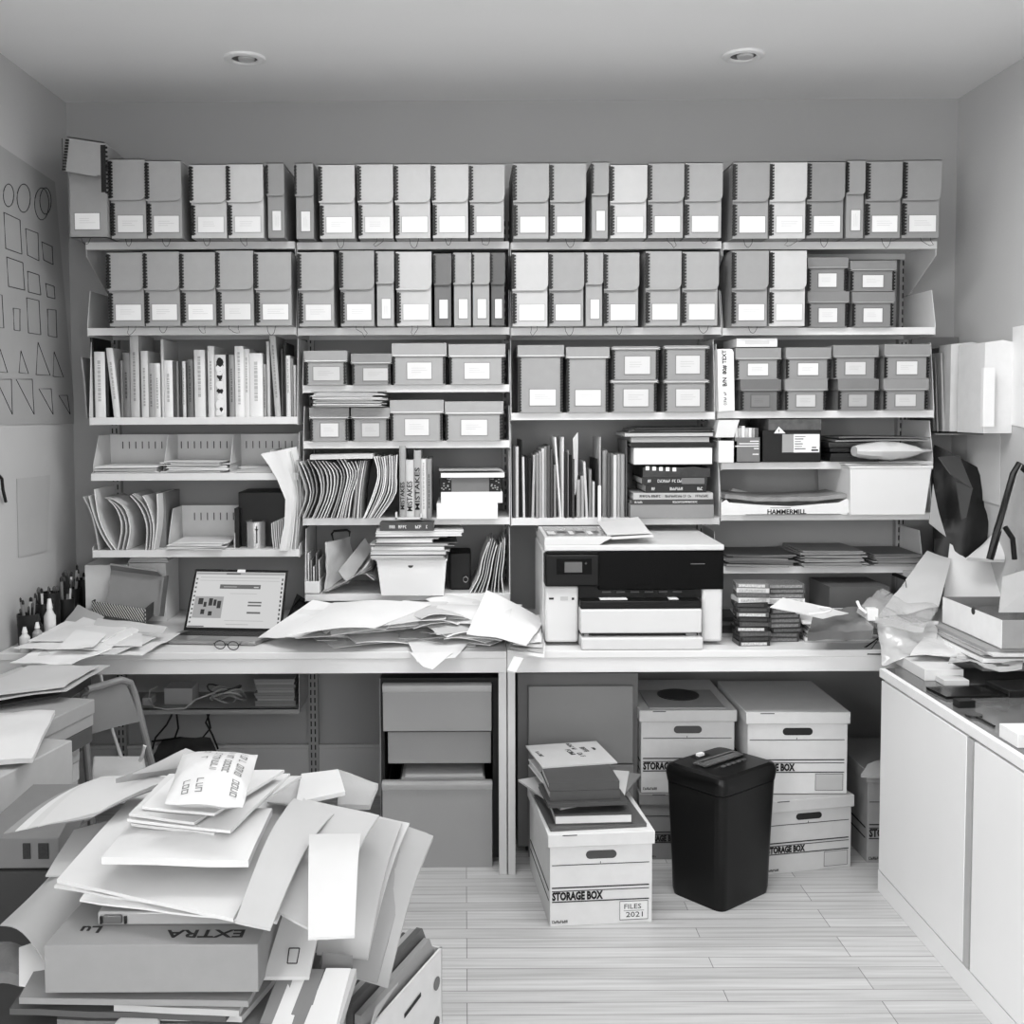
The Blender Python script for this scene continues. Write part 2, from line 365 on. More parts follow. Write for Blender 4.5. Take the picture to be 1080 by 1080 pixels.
# the open leftmost case, its lid swung up
z0 = SH['t0']; a = P(73, 190, YF - .02); b = P(112, 190, YF - .02); yo = YF - .02; x0, x1 = a.x, b.x; zt = a.z + .03
t = thing('document_case', 'mid grey document case with its lid swung open, far left of the upper row', 'document case', ((x0 + x1) / 2, yo + .18, z0), 'document cases on the upper row')
m = MB(); m.box(x0, x1, yo, yo + .003, z0, zt); m.box(x0, x1, yo + .37, yo + .373, z0, zt); m.box(x0, x0 + .003, yo + .003, yo + .37, z0, zt); m.box(x1 - .003, x1, yo + .003, yo + .37, z0, zt); m.box(x0, x1, yo, yo + .373, z0, z0 + .003)
part(t, 'case_body', m, board(.58))
q = [P(71, 144, yo - .05), P(110, 150, yo - .05), P(104, 184, yo - .05), P(101, 186, yo - .05), P(66, 180, yo - .05)]
m = MB().prism(q, (0, .004, 0)); m.hexa([q[0], q[1], q[1] - Vector((0, 0, .004)), q[0] - Vector((0, 0, .004))], [P(103, 152, yo + .32), P(131, 167, yo + .32), P(131, 169, yo + .32), P(103, 154, yo + .32)])
m.hexa([P(110, 150, yo - .05), P(111, 151, yo - .05), P(106, 186, yo - .05), P(104, 184, yo - .05)], [P(131, 167, yo + .32), P(132, 168, yo + .32), P(128, 185, yo + .3), P(126, 185, yo + .3)])
lid = part(t, 'flap', m, board(.6))
for (ua, va, ub, vb) in ((71, 146, 67, 180), (111, 153, 113, 205)):
    m = MB()
    for k in range(11):
        f = (k + .5) / 11; p = P(ua + (ub - ua) * f, va + (vb - va) * f, yo - .054); m.box(p.x - .006, p.x + .006, p.y, p.y + .004, p.z - .004, p.z + .003, 0)
    m.box(p.x - .003, P(ua, va, yo).x, yo - .052, yo - .05, p.z, P(ua, va, yo - .05).z)
    part(lid, 'edge_binding', m, BLK)
card(t, P(79, 225, yo).x, P(105, 225, yo).x, yo, P(90, 242, yo).z, P(90, 225, yo).z, .95, False, .5)
cord(t, (x0 + x1) / 2 - .01, yo, z0, 0)
def lbox(u0, u1, v0, z0, tone, label, lid=.3, yf=YF + .06, dep=.3, group='lidded archive boxes', lt=.9, z1=None, lab=(.28, .72, .12, .62)):
    a = P(u0, v0, yf); b = P(u1, v0, yf); x0, x1 = a.x, b.x; z1 = a.z if z1 is None else z1; h = z1 - z0
    t = thing('lidded_box', label, 'archive box', ((x0 + x1) / 2, yf + dep / 2, z0), group)
    zl = z1 - h * lid; e = .006; w = x1 - x0
    part(t, 'box_body', MB().box(x0 + e, x1 - e, yf + e, yf + dep - e, z0, zl + .01), board(tone), .001)
    m = MB().box(x0, x1, yf, yf + dep, zl, z1)
    ld = part(t, 'lid', m, board(tone), .001)
    m = MB().box(x0 - .001, x1 + .001, yf - .002, yf + .003, zl - .0015, zl + .0025); m.box(x0 - .001, x0 + .004, yf - .002, yf + .01, zl - .003, zl + .004); m.box(x1 - .004, x1 + .001, yf - .002, yf + .01, zl - .003, zl + .004)
    part(ld, 'metal_rim', m, G(min(.95, tone * 1.25), .35, .3, name='rim_metal'))
    for xs in (x0 + e - .001, x1 - e - .006): m = MB(); strip(m, xs, yf + e, z0 + .004, zl - .004, .008); part(t, 'edge_binding', m, BLK)
    hb = zl - z0; la = lab; fz = (.2, .76) if hb < .16 else (.13, .41)
    card(t, x0 + w * la[0], x0 + w * la[1], yf + e, z0 + hb * fz[0], z0 + hb * fz[1], lt, False, tone * .88)
    return t
z = SH['s3']
lbox(852, 896, 307.5, z, .5, 'small grey lidded box ending the lower case row, bottom left of four', group='four small boxes right of the document cases')
lbox(899, 944, 308, z, .5, 'small grey lidded box ending the lower case row, bottom right of four', group='four small boxes right of the document cases')
za = P(870, 307.5, YF + .06).z
lbox(852, 895, 271.5, za, .5, 'small grey lidded box ending the lower case row, top left of four', group='four small boxes right of the document cases')
lbox(897, 946, 275, za, .5, 'small grey lidded box ending the lower case row, top right of four', group='four small boxes right of the document cases')
g = 'lidded boxes on the second bay shelves'
z = SH['b3']
lbox(321, 366, 370, z, .62, 'small grey lidded box, leftmost on the upper box shelf of the second bay', group=g, lt=.82, lab=(.2, .82, 0, 0))
lbox(370, 413, 373, z, .55, 'small darker grey lidded box, second on the upper box shelf of the second bay', group=g, lt=.8, lab=(.3, .9, 0, 0))
lbox(413, 471, 362, z, .64, 'large grey lidded box, third on the upper box shelf of the second bay', group=g)
lbox(473, 533, 363, z, .64, 'large grey lidded box, rightmost on the upper box shelf of the second bay', group=g)
z = SH['b4']
lbox(326, 368, 430, z, .6, 'small grey lidded box under the papers, leftmost on the lower box shelf', group=g)
lbox(370, 411, 430, z, .6, 'small grey lidded box under the papers, second on the lower box shelf', group=g, lt=.8)
lbox(411, 468, 422, z, .64, 'large grey lidded box, third on the lower box shelf of the second bay', group=g)
lbox(469, 531, 423.5, z, .64, 'large grey lidded box, rightmost on the lower box shelf of the second bay', group=g)
z = SH['c3']; g = 'lidded boxes on the third bay shelf'
lbox(546, 595, 364, z, .6, 'tall grey lidded box, leftmost on its shelf above the upright folders', lid=.16, group=g, lab=(.26, .82, 0, 0))
lbox(597, 643, 366, z, .6, 'tall grey lidded box standing right beside the first tall box', lid=.16, group=g, lab=(.22, .8, 0, 0))
yq = YF + .06; zm = P(670, 401, yq).z
for (u0, u1, v, zz, zt_, nm, tn) in ((644, 694, 401, z, None, 'bottom left', .58), (700, 748, 401, z, None, 'bottom right', .58), (645, 696, 366, zm, None, 'top left', .57), (700, 748, 365, zm, None, 'top right', .57)):
    lbox(u0, u1, v, zz, tn, 'small grey box lying lid down, %s of the four right of the tall boxes' % nm, lid=.06, group=g, lt=.84, lab=(.28, .8, 0, 0))
# shorten tall boxes labels happens in lab; fourth bay
z = SH['d3']; g = 'eight small lidded boxes in the fourth bay'; zm = P(850, 400, yq).z
lw = [(781, 824, .42, .5), (828, 873, .55, .8), (884, 927, .48, .7), (932, 980, .55, .82)]
up_ = [(776, 824, 367, .56, .9), (829, 877, 366.5, .56, .92), (879, 927, 364, .54, .84), (933, 982, 363, .56, .9)]
for i, (u0, u1, tn, lt) in enumerate(lw): lbox(u0, u1, 400, z, tn, 'small grey lidded box, bottom of the %s stack in the fourth bay' % ORD[i if i < 3 else -1], lid=.34, group=g, lt=lt, z1=zm)
for i, (u0, u1, v, tn, lt) in enumerate(up_): lbox(u0, u1, v, zm, tn, 'small grey lidded box, top of the %s stack in the fourth bay' % ORD[i if i < 3 else -1], lid=.34, group=g, lt=lt)
# ------------------------------------------------------------------ shelf contents
NUM = ['leftmost', 'second', 'third', 'fourth', 'fifth', 'sixth', 'seventh', 'eighth', 'ninth', 'tenth', 'eleventh', 'twelfth', 'thirteenth', 'fourteenth', 'fifteenth', 'sixteenth', 'seventeenth', 'eighteenth', 'nineteenth', 'twentieth'] + ['twenty-' + q for q in ('first', 'second', 'third', 'fourth', 'fifth', 'sixth', 'seventh', 'eighth', 'ninth')] + ['thirtieth'] + ['thirty-' + q for q in ('first', 'second', 'third', 'fourth', 'fifth', 'sixth', 'seventh')]
def tone_word(v): return 'black' if v < .16 else 'dark grey' if v < .42 else 'mid grey' if v < .64 else 'pale grey' if v < .8 else 'white'
def cov(v): return G(v, .45, 0, .03, 22, .03, 'book_cover')
def book(u0, u1, v0, z0, tone, label, lean=0, yf=3.965, dep=.2, group=None, ink=None, name='book', cat='book', txt=None, pattern=False):
    a = P(u0, v0, yf); b = P(u1, v0, yf); x0, x1, z1 = a.x, b.x, a.z; w = x1 - x0; h = z1 - z0
    sh = lean / F * yf
    def S(x, y, z): return Vector((x - sh * (z - z0) / h, y, z))
    t = thing(name, label, cat, ((x0 + x1) / 2, yf + dep / 2, z0), group)
    c = min(.003, w * .2)
    m = MB()
    def sb(m, xa, xb, ya, yb, za, zb, mi=0):
        m.hexa([S(xa, ya, za), S(xb, ya, za), S(xb, ya, zb), S(xa, ya, zb)], [S(xa, yb, za), S(xb, yb, za), S(xb, yb, zb), S(xa, yb, zb)], mi)
    # rounded spine and two boards
    n = 6; q = []
    for k in range(n + 1):
        f = k / n; q.append((x0 + w * f, yf + .003 - .004 * math.sin(math.pi * f)))
    q += [(x1, yf + dep), (x1 - c, yf + dep), (x1 - c, yf + .006), (x0 + c, yf + .006), (x0 + c, yf + dep), (x0, yf + dep)]
    m.prism([S(x, y, z0) for x, y in q], S(0, 0, z1) - S(0, 0, z0))
    cv = part(t, 'cover', m, cov(tone))
    m = MB(); sb(m, x0 + c, x1 - c, yf + .006, yf + dep - .006, z0 + .003, z1 - .004); part(t, 'pages', m, paper(.85))
    if txt:
        m = MB(); sz = min(w * .95, .03)
        m.text(txt, sz, Matrix.Translation(S((x0 + x1) / 2, yf - .002, z0 + h * .12)) @ Matrix.Rotation(math.pi / 2, 4, 'X') @ Matrix.Rotation(math.pi / 2, 4, 'Z'), 0, .0008, 'LEFT', ink if ink else 1.3, .0003)
        part(cv, 'spine_lettering', m, INK)
    elif pattern:
        m = MB()
        for k in range(26):
            zc = z0 + h * random.uniform(.06, .94); r = random.uniform(.15, .38) * w; xc = x0 + w * random.uniform(.4, .6)
            m.prism([S(xc + r * random.uniform(.7, 1.2) * math.cos(aa), yf - .0025 - .0001 * k, zc + r * 1.3 * random.uniform(.6, 1.2) * math.sin(aa)) for aa in [i * math.pi / 4 for i in range(8)]], (0, .001, 0), k % 2)
        part(cv, 'spine_picture', m, [INK, paper(.9)])
    elif w > .012 and ink is not False:
        m = MB(); k = z0 + h * random.uniform(.15, .4); e = z0 + h * random.uniform(.7, .93)
        while k < e:
            l = random.uniform(.004, .014); sb(m, x0 + w * .36, x0 + w * .62, yf - .0022, yf - .001, k, k + l); k += l + .003
        part(cv, 'spine_lettering', m, cov(max(.1, tone - .18) if tone > .4 else .6))
    return t
def bent(prof, yf, dep, th, tone, label, name='folder', cat='folder', group=None, yj=.01, mat=None):
    # a standing sheet or folder: its front edge follows the profile, it runs back to the wall
    pts = [P(u, v, yf) for u, v in prof]; n = 9; g = []
    L = len(pts) - 1
    def at(f):
        s = f * L; i = min(int(s), L - 1); f2 = s - i; a = pts[max(i - 1, 0)]; b = pts[i]; c = pts[i + 1]; d = pts[min(i + 2, L)]
        return .5 * ((2 * b) + (c - a) * f2 + (2 * a - 5 * b + 4 * c - d) * f2 ** 2 + (3 * b - 3 * c + d - a) * f2 ** 3)
    ph = random.uniform(0, 6)
    for i in range(n):
        p = at(i / (n - 1)); row = []
        for j in range(4):
            f = j / 3; row.append(Vector((p.x + .004 * math.sin(ph + 3 * f) * (i / n), yf + dep * f, p.z)))
        g.append(row)
    m = MB().grid(g, (th, 0, 0))
    return solid(name, m, mat or paper(tone), label, cat, group)
def lay(x0, x1, y0, y1, z0, h, tone, label, name, cat, group=None, rot=0, mat=None, bev=.0, wave=.0):
    cx, cy = (x0 + x1) / 2, (y0 + y1) / 2; R = Matrix.Translation((cx, cy, z0)) @ Matrix.Rotation(rot, 4, 'Z')
    a, b = (x1 - x0) / 2, (y1 - y0) / 2; n = 7; g = []; ph = random.uniform(0, 9)
    for i in range(n):
        row = []
        for j in range(n):
            x, y = -a + 2 * a * i / (n - 1), b - 2 * b * j / (n - 1)
            row.append(R @ Vector((x, -y, h + wave * (math.sin(ph + x * 13) * .5 + math.sin(ph * 2 + y * 17) * .5))))
        g.append(row)
    m = MB().grid(g, lambda i, j: (0, 0, -h))
    return solid(name, m, mat or paper(tone), label, cat, group, bev)
# --- books of the first bay
Z = SH['a3']; gb = 'books standing on the first bay shelf'
bk = [(94.5, 98, 356, .08, 0), (98.5, 110, 371, .88, 0), (110.5, 113.5, 368, .06, 0), (118.5, 125.5, 367, .86, 7), (126.5, 128.7, 380, .5, 0), (129, 136, 372, .45, 0), (136.5, 145.5, 353, .74, 0), (148, 155.3, 370, .82, 0), (155.6, 162.3, 383, .62, 0), (162.5, 168.5, 383, .86, 0),
      (169, 172, 358, .8, 0), (172.7, 181.5, 380, .9, 0), (182, 184.6, 381, .3, 0), (185, 188, 381, .52, 0), (188.3, 191, 381, .2, 0), (191.5, 195.2, 381, .84, 0), (197, 203, 379, .42, 0), (204.3, 215.5, 369, .87, 0), (218.5, 225.3, 365, .84, 0), (226, 237.5, 374, .85, 0), (238, 240.8, 374, .1, 0), (241, 246.8, 374, .58, 0),
      (247.2, 256.3, 365, .9, 0), (256.6, 262.8, 368, .86, 0), (263, 276.4, 372.5, .9, 0), (276.8, 280.4, 384, .6, 0), (280.6, 283.9, 360, .76, 0), (289, 295.2, 354, .72, 5), (295.8, 298.2, 368, .28, 0), (298.8, 301, 361, .22, 0), (301.3, 305.8, 375, .88, 0), (306.2, 308.8, 378, .6, 0), (309.2, 311.6, 385, .84, 0)]
for i, (u0, u1, v0, tn, ln) in enumerate(bk):
    book(u0, u1, v0, Z, tn, '%s book%s, %s from the left in the first bay book row' % (tone_word(tn), ' with picture spine' if i == 19 else ' leaning left' if ln else '', NUM[i]), ln, group=gb, dep=.17 + .03 * (v0 < 370), pattern=i == 19, yf=3.965 + random.uniform(0, .012))
a = P(173, 364, 4.06); b = P(196, 364, 4.06)
bent([(85, 377), (88, 400), (90, 425), (91.5, 441)], 4.0, .2, .006, .66, 'pale folder hanging outside the left end of the book shelf')
# --- metal paper trays
def tray(us, key, v0, label, dv, lo=0):
    z = SH[key]; x0 = P(us[0], 480, 3.96).x; x1 = P(us[1], 480, 3.96).x; yb = 4.16; h = P(200, v0, yb).z - z
    t = thing('paper_tray', label, 'paper tray', ((x0 + x1) / 2, 4.05, z))
    part(t, 'tray_base', MB().box(x0, x1, 3.955, yb, z, z + .002), STEEL)
    m = MB().box(x0, x1, yb, yb + .002, z, z + h)
    x = x0 + .05
    while x < x1 - .03:
        m.box(x, x + .0035, yb - .0012, yb + .0005, z + h * .6, z + h * .8, 1); x += .0255
    part(t, 'back_panel', m, [G(.84, .45, name='tray_enamel'), G(.25, .6, name='slot_shadow')])
    for u in dv:
        x = P(u, 480, 3.96).x
        part(t, 'divider', MB().prism([(x, 3.965, z), (x, yb, z), (x, yb, z + h), (x, 4.03, z + h), (x, 3.965, z + .03)], (.0018, 0, 0)), G(.84, .45, name='tray_enamel'))
tray((97, 317), 'a4', 458, 'white slotted metal paper tray with dividers, above the curled folders', (97.5, 172, 242))
tray((175, 246), 'a5', 533, 'short white slotted metal paper tray left of the black box', (175.5, 245))
Z = SH['a4'] + .002; gp = 'papers lying in the upper metal tray'
def xs(u, y=3.95, v=500): return P(u, v, y).x
for nm, lo_, n, spread in (('left compartment', (101, 166), 7, .008), ('middle compartment', (175, 238), 11, .02), ('right compartment', (252, 300), 6, .012)):
    z = Z
    for k in range(n):
        h = random.uniform(.0018, .0035); d = random.uniform(-spread, spread)
        lay(xs(lo_[0]) + d, xs(lo_[1]) + d, 3.94 + random.uniform(-.02, .01), 4.13, z, h, random.choice((.8, .88, .92, .7 if nm[0] == 'm' else .88)), 'loose white papers in the %s of the upper metal tray' % nm, 'paper_sheet', 'paper', gp + ', ' + nm, random.uniform(-.05, .05) * spread * 60, wave=.001)
        z += h + .001
Z5 = SH['a5'] + .002; z = Z5
for k in range(6):
    h = .003; lay(xs(172 + 2 * k), xs(238 + random.uniform(-3, 3)), 3.92, 4.12, z, h, random.choice((.85, .9)), 'loose white papers in the short lower metal tray', 'paper_sheet', 'paper', 'papers in the short lower metal tray', random.uniform(-.12, .12), wave=.001); z += h + .0015
gf = 'curled catalogues at the left end of the lower tray shelf'
cur = [([(87, 524), (95, 540), (100, 560), (103, 580)], .7), ([(93, 523), (99, 545), (107, 565), (117, 580)], .8), ([(99, 516), (103, 545), (112, 567), (121, 580)], .86), ([(112, 526), (122, 536), (128, 555), (124, 580)], .8), ([(110, 525), (125, 535), (133, 555), (129, 580)], .74), ([(117, 526), (131, 536), (137, 558), (133, 580)], .82),
       ([(137, 523), (147, 535), (154, 555), (153, 580)], .8), ([(139, 521), (152, 535), (158, 556), (156, 580)], .7), ([(150, 523), (156, 535), (161, 556), (159, 580)], .84), ([(165, 521), (166, 540), (165, 560), (162, 580)], .87)]
for i, (p, tn) in enumerate(cur): bent(p, 3.93, .22, .0045, tn, '%s curled catalogue, %s from the left on the lower tray shelf' % (tone_word(tn), NUM[i]), 'catalogue', 'magazine', gf)
x0, x1 = xs(166, 4.0), xs(174, 4.0)
solid('file_box', MB().box(x0, x1, 4.0, 4.2, SH['a5'], P(170, 520, 4.0).z), board(.5), 'mid grey file box standing behind the curled catalogues', 'box')
# black box, tin cup, small files
Z = SH['a5']
t = thing('black_box', 'black box with raised lid behind the tin cup on the lower tray shelf', 'box', (xs(275), 4.1, Z))
part(t, 'box_body', MB().box(xs(251, 4.02), xs(302, 4.02), 4.02, 4.2, Z, P(260, 519, 4.02).z), BLK, .003)
part(t, 'front_flap', MB().box(xs(247, 3.99), xs(252, 3.99), 3.98, 4.2, Z, P(260, 536, 3.98).z), BLK, .002)
p = P(268, 579, 3.95); r = .0375
t = thing('tin_cup', 'shiny metal cup standing before the black box', 'cup', (p.x, 3.99, Z)); h = P(268, 551, 3.95).z - Z
m = MB(); prof = [(r, 0), (r, h), (r - .002, h), (r - .002, .004), (0.001, .004)]
m.surf([[(p.x + rr * math.cos(a), 3.99 + rr * math.sin(a), Z + zz) for rr, zz in [(0.001, 0)] + prof] for a in [2 * math.pi * k / 32 for k in range(33)]])
part(t, 'cup_body', m, G(.8, .22, .9, .03, 8, .05, 'brushed_tin'))
part(t, 'rolled_rim', MB().tube([(p.x + r * math.cos(a), 3.99 + r * math.sin(a), Z + h) for a in [2 * math.pi * k / 28 for k in range(28)]], .0022, 6, closed=True), G(.8, .25, .9, name='brushed_tin'))
part(t, 'latch', MB().box(p.x + .008, p.x + .012, 3.95, 3.955, Z + .02, Z + h - .015).box(p.x + .004, p.x + .016, 3.95, 3.954, Z + h * .7, Z + h * .74), G(.25, .4, .5, name='latch_metal'))
for k in range(7):
    bent([(286 + 2.2 * k, 552 - k), (287 + 2 * k, 565), (289 + 1.7 * k, 579)], 3.96, .16, .003, random.choice((.85, .7, .9)), 'thin white booklet in the small upright group right of the tin cup', 'booklet', 'booklet', 'booklets right of the tin cup')
for k, pr in enumerate([[(276, 478), (290, 500), (302, 530), (299, 581)], [(284, 475), (298, 498), (309, 530), (303, 581)], [(300, 474), (306, 498), (312, 530), (307, 581)], [(306, 476), (311, 500), (314, 530), (311, 581)]]):
    bent(pr, 3.925, .24, .004, (.9, .84, .88, .8)[k], '%s tall white sheet curling out beside the hanging folders' % ('leftmost', 'second', 'third', 'rightmost')[k], 'large_sheet', 'paper', 'tall sheets curling at the right end of the tray shelf')
rows = [((275, 479), (313, 471)), ((283, 490), (315, 485)), ((292, 505), (317, 502)), ((301, 527), (319, 524)), ((300, 552), (316, 552)), ((294, 581), (312, 581))]
g_ = [[P(a[0] + (b[0] - a[0]) * j / 5, a[1] + (b[1] - a[1]) * j / 5, 3.905 + .008 * j + .01 * math.sin(j * 1.3 + i * .5)) for j in range(6)] for i, (a, b) in enumerate(rows)]
solid('large_sheet', MB().grid(g_, (0, .002, 0)), paper(.86), 'broad white folded sheet bulging forward beside the hanging folders', 'paper')
# --- hanging folders second bay
Z = SH['b5']; gf = 'bent folders standing in the second bay'
fl = []
for k in range(17):
    f = k / 16
    fl.append([(312 + 62 * f, 485 + random.uniform(-1, 3)), (317 + 60 * f + 5 * math.sin(f * 3), 500), (323 + 47 * f + 4 * math.sin(f * 3), 522), (315 + 52 * f, 546.5)])
for k in range(5):
    f = k / 4; fl.append([(378 + 8 * f, 486), (374.5 + 8 * f, 505), (373 + 7 * f, 525), (370 + 9 * f, 546.5)])
for k in range(10):
    f = k / 9; fl.append([(394 + 24 * f, 482 - 2 * f + random.uniform(-1, 1)), (398 + 19 * f, 500), (392 + 24 * f, 522), (382 + 17 * f, 546.5)])
for i, pr in enumerate(fl):
    tn = random.choice((.8, .68, .86, .55, .74)) if i < 22 else random.choice((.88, .8, .92, .7))
    bent(pr, 3.9 + random.uniform(-.01, .01), .26, .0042, tn, '%s bent folder, %s from the left in the second bay row' % (tone_word(tn), NUM[i]), 'folder', 'folder', gf)
zt = P(350, 484.5, 3.9).z
lay(P(327, 484, 3.88).x, P(393, 484, 3.88).x, 3.88, 4.14, zt + .001, .016, .8, 'white folder lying flat on top of the bent folders', 'folder', 'folder', wave=.003)
gm = 'marked books standing in the second bay'
for i, (u0, u1, v0, tn, tx, sx) in enumerate([(421, 427.5, 470.5, .62, 'MISTAKES', 1.1), (428, 436.2, 485, .78, 'MISTAKES', .95), (436.5, 443.8, 475, .66, 'MISTAKES', 1.5), (444.1, 449.3, 484, .86, None, 1), (449.6, 455, 484, .55, None, 1)]):
    book(u0, u1, v0, SH['b5'], tn, '%s notebook%s, %s of the five standing right of the bent folders' % (tone_word(tn), ' hand-lettered MISTAKES' if tx else '', ('leftmost', 'second', 'third', 'fourth', 'rightmost')[i]), 0, 3.9, .2, gm, txt=tx, ink=sx)
m = MB(); p0, p1 = P(417, 545, 3.87), P(445, 545, 3.87)
m.box(p0.x, p1.x, 3.87, 3.895, SH['b5'], SH['b5'] + .006); m.box(p0.x, p0.x + .006, 3.87, 3.9, SH['b5'], SH['b5'] + .026); m.box(p1.x - .006, p1.x, 3.87, 3.9, SH['b5'], SH['b5'] + .02)
solid('bookend', m, STEEL, 'white metal bookend clip at the feet of the marked notebooks', 'bookend')
# stack at the right end of the folder shelf
def slab(u0, u1, v0, v1, yf, dep, tone, label, name, cat, group=None, z0=None, bev=.0015, mat=None, rot=0):
    a = P(u0, v0, yf); b = P(u1, v1, yf); z0 = b.z if z0 is None else z0
    m = MB().box(a.x, b.x, yf, yf + dep, z0, a.z)
    o = solid(name, m, mat or board(tone), label, cat, group, bev)
    if rot: o.rotation_euler = (0, 0, rot)
    return a.z, o
def flatbook(u0, u1, v0, v1, yf, dep, tone, label, group=None, z0=None, name='book', txt=None, tcol=None, pages=.86, cat='book', rot=0, h=None, sp=True):
    a = P(u0, v0, yf); b = P(u1, v1, yf); z0 = b.z if z0 is None else z0; z1 = a.z if h is None else z0 + h; c = min(.003, (z1 - z0) * .2)
    t = thing(name, label, cat, ((a.x + b.x) / 2, yf + dep / 2, z0), group, (0, 0, rot))
    m = MB().box(a.x, b.x, yf, yf + dep, z0, z0 + c).box(a.x, b.x, yf, yf + dep, z1 - c, z1)
    if sp: m.box(a.x, b.x, yf, yf + c, z0 + c, z1 - c)
    cv = part(t, 'cover', m, cov(tone))
    m = MB().box(a.x + .003, b.x - .003, yf + (c if sp else .003), yf + dep - .003, z0 + c, z1 - c); part(t, 'pages', m, paper(pages))
    if txt:
        w = b.x - a.x
        for f, s_ in txt:
            m = MB()
            glyphs(m, w * s_, (z1 - z0) * .38, front(a.x + w * f, yf - .0002, (z0 + z1) / 2), 0, .0008, int(f * 100) + 3)
            part(cv, 'spine_lettering', m, tcol or INK)
    return z1
Z = SH['b5']; gs = 'stack at the right end of the folder shelf'
z, o = slab(460.5, 525, 531, 546, 3.87, .27, .9, 'white flat carton at the bottom of the stack beside the marked notebooks', 'flat_carton', 'box', gs, Z)
z, o = slab(465, 530, 519, 531, 3.88, .27, .93, 'bright white flat carton, second from the bottom beside the marked notebooks', 'flat_carton', 'box', gs, z)
t = thing('patterned_box', 'grey box with dark patterned ends on the two white cartons', 'box', (P(496, 519, 3.885).x, 4.0, z), gs)
a, b = P(464, 503.5, 3.885), P(528, 503.5, 3.885)
part(t, 'box_body', MB().box(a.x, b.x, 3.885, 4.14, z, a.z), board(.45), .001)
w = b.x - a.x
for q0, q1 in ((0, .19), (.81, 1)):
    m = MB(); m.box(a.x + w * q0, a.x + w * q1, 3.8835, 3.885, z, a.z)
    for k in range(14): xx = a.x + w * random.uniform(q0 + .01, q1 - .02); zz = random.uniform(z + .006, a.z - .006); m.box(xx, xx + .006, 3.8825, 3.8834, zz, zz + .004, 1)
    part(t, 'patterned_corner', m, [INK, paper(.6)])
z = a.z
flatbook(465, 532, 499, 503, 3.87, .25, .9, 'white magazine lying on top of the patterned box', gs, z, 'magazine', cat='magazine')
flatbook(462, 529, 496.5, 499, 3.87, .25, .8, 'pale grey magazine, topmost on the patterned box', gs, P(0, 499, 3.87).z + .001, 'magazine', cat='magazine', rot=.03)
# --- lowest shelf of the second bay
Z = SH['b6']; yb_ = 3.87
a, b = P(397, 590, yb_), P(471, 590, yb_); c, d = P(402, 628, yb_), P(468, 628, yb_); zt = a.z
t = thing('storage_bin', 'white tapered storage bin with a round finger hole, under a magazine stack', 'storage bin', ((a.x + b.x) / 2, 4.0, Z))
def bin_(t, x0, x1, w0, w1, y0, y1, z0, z1, mat, hole=None, rim=.004):
    m = MB(); th = .003
    o_ = [(w0, y0 + .012), (w1, y0 + .012), (w1, y1 - .012), (w0, y1 - .012)]; T_ = [(x0, y0), (x1, y0), (x1, y1), (x0, y1)]
    B = [Vector((x, y, z0)) for x, y in o_]; T = [Vector((x, y, z1)) for x, y in T_]
    cx, cy = (x0 + x1) / 2, (y0 + y1) / 2
    def inn(p, k=th): return Vector((p.x + (k if p.x < cx else -k), p.y + (k if p.y < cy else -k), p.z))
    Bi = [inn(p) + Vector((0, 0, th)) for p in B]; Ti = [inn(p) for p in T]
    vs = B + T + Bi + Ti; fs = [(3, 2, 1, 0)]
    for i in range(4):
        j = (i + 1) % 4; fs += [(i, j, 4 + j, 4 + i), (8 + j, 8 + i, 12 + i, 12 + j), (4 + i, 4 + j, 12 + j, 12 + i)]
    fs.append((8, 9, 10, 11)); m.add(vs, fs); part(t, 'bin_body', m, mat, .002)
    m = MB(); m.tube([p + Vector((0, 0, -.003)) for p in T], rim, 6, closed=True); part(t, 'bin_rim', m, mat)
PLW = G(.87, .4, 0, .01, 10, .01, 'white_plastic')
bin_(t, a.x, b.x, c.x, d.x, yb_, 4.17, Z, zt, PLW)
hp = P(433, 596, yb_ + .004)
m = MB().cyl((hp.x, hp.y - .002, hp.z), .0085, .004, 20, axis='y'); part(t, 'finger_hole', m, G(.22, .5, name='hole_shadow'))
m = MB().tube([(hp.x + .0095 * math.cos(q), hp.y - .001, hp.z + .0095 * math.sin(q)) for q in [k * math.pi / 8 for k in range(16)]], .0013, 5, closed=True); part(t, 'hole_ring', m, G(.45, .3, .8, name='ring_metal'))
z = zt + .001; gm = 'magazines stacked on the white bin'; k = 0
spec = [(391, 470, .006, .6, .0), (390, 468, .007, .82, .01), (391, 471, .004, .3, -.03), (390, 470, .010, .86, .01), (390, 473, .005, .7, .04), (392, 469, .012, .84, -.02), (392, 478, .004, .45, .06), (391, 474, .005, .76, -.05), (394, 481, .004, .3, .05),
        (397, 457, .012, .9, -.02), (397, 462, .004, .6, .03), (395, 470, .005, .3, .05), (395, 486, .012, .93, .03), (395, 487, .008, .9, .06)]
for u0, u1, h, tn, rt in spec:
    k += 1; flatbook(u0, u1, 560, 560, 3.855, .24, tn, '%s magazine, %s from the bottom of the stack on the white bin' % (tone_word(tn), NUM[k - 1] if k > 1 else 'lowest'), gm, z, 'magazine', cat='magazine', rot=rt, h=h, sp=k % 3 == 0); z += h + .0006
flatbook(401, 458, 545, 553.5, 3.845, .2, .25, 'dark hardback with pale spine lettering, topmost on the white bin stack', gm, z, txt=((.18, .38), (.66, .12), (.05, .03), (.86, .03)), tcol=paper(.9), h=.03, rot=-.02)
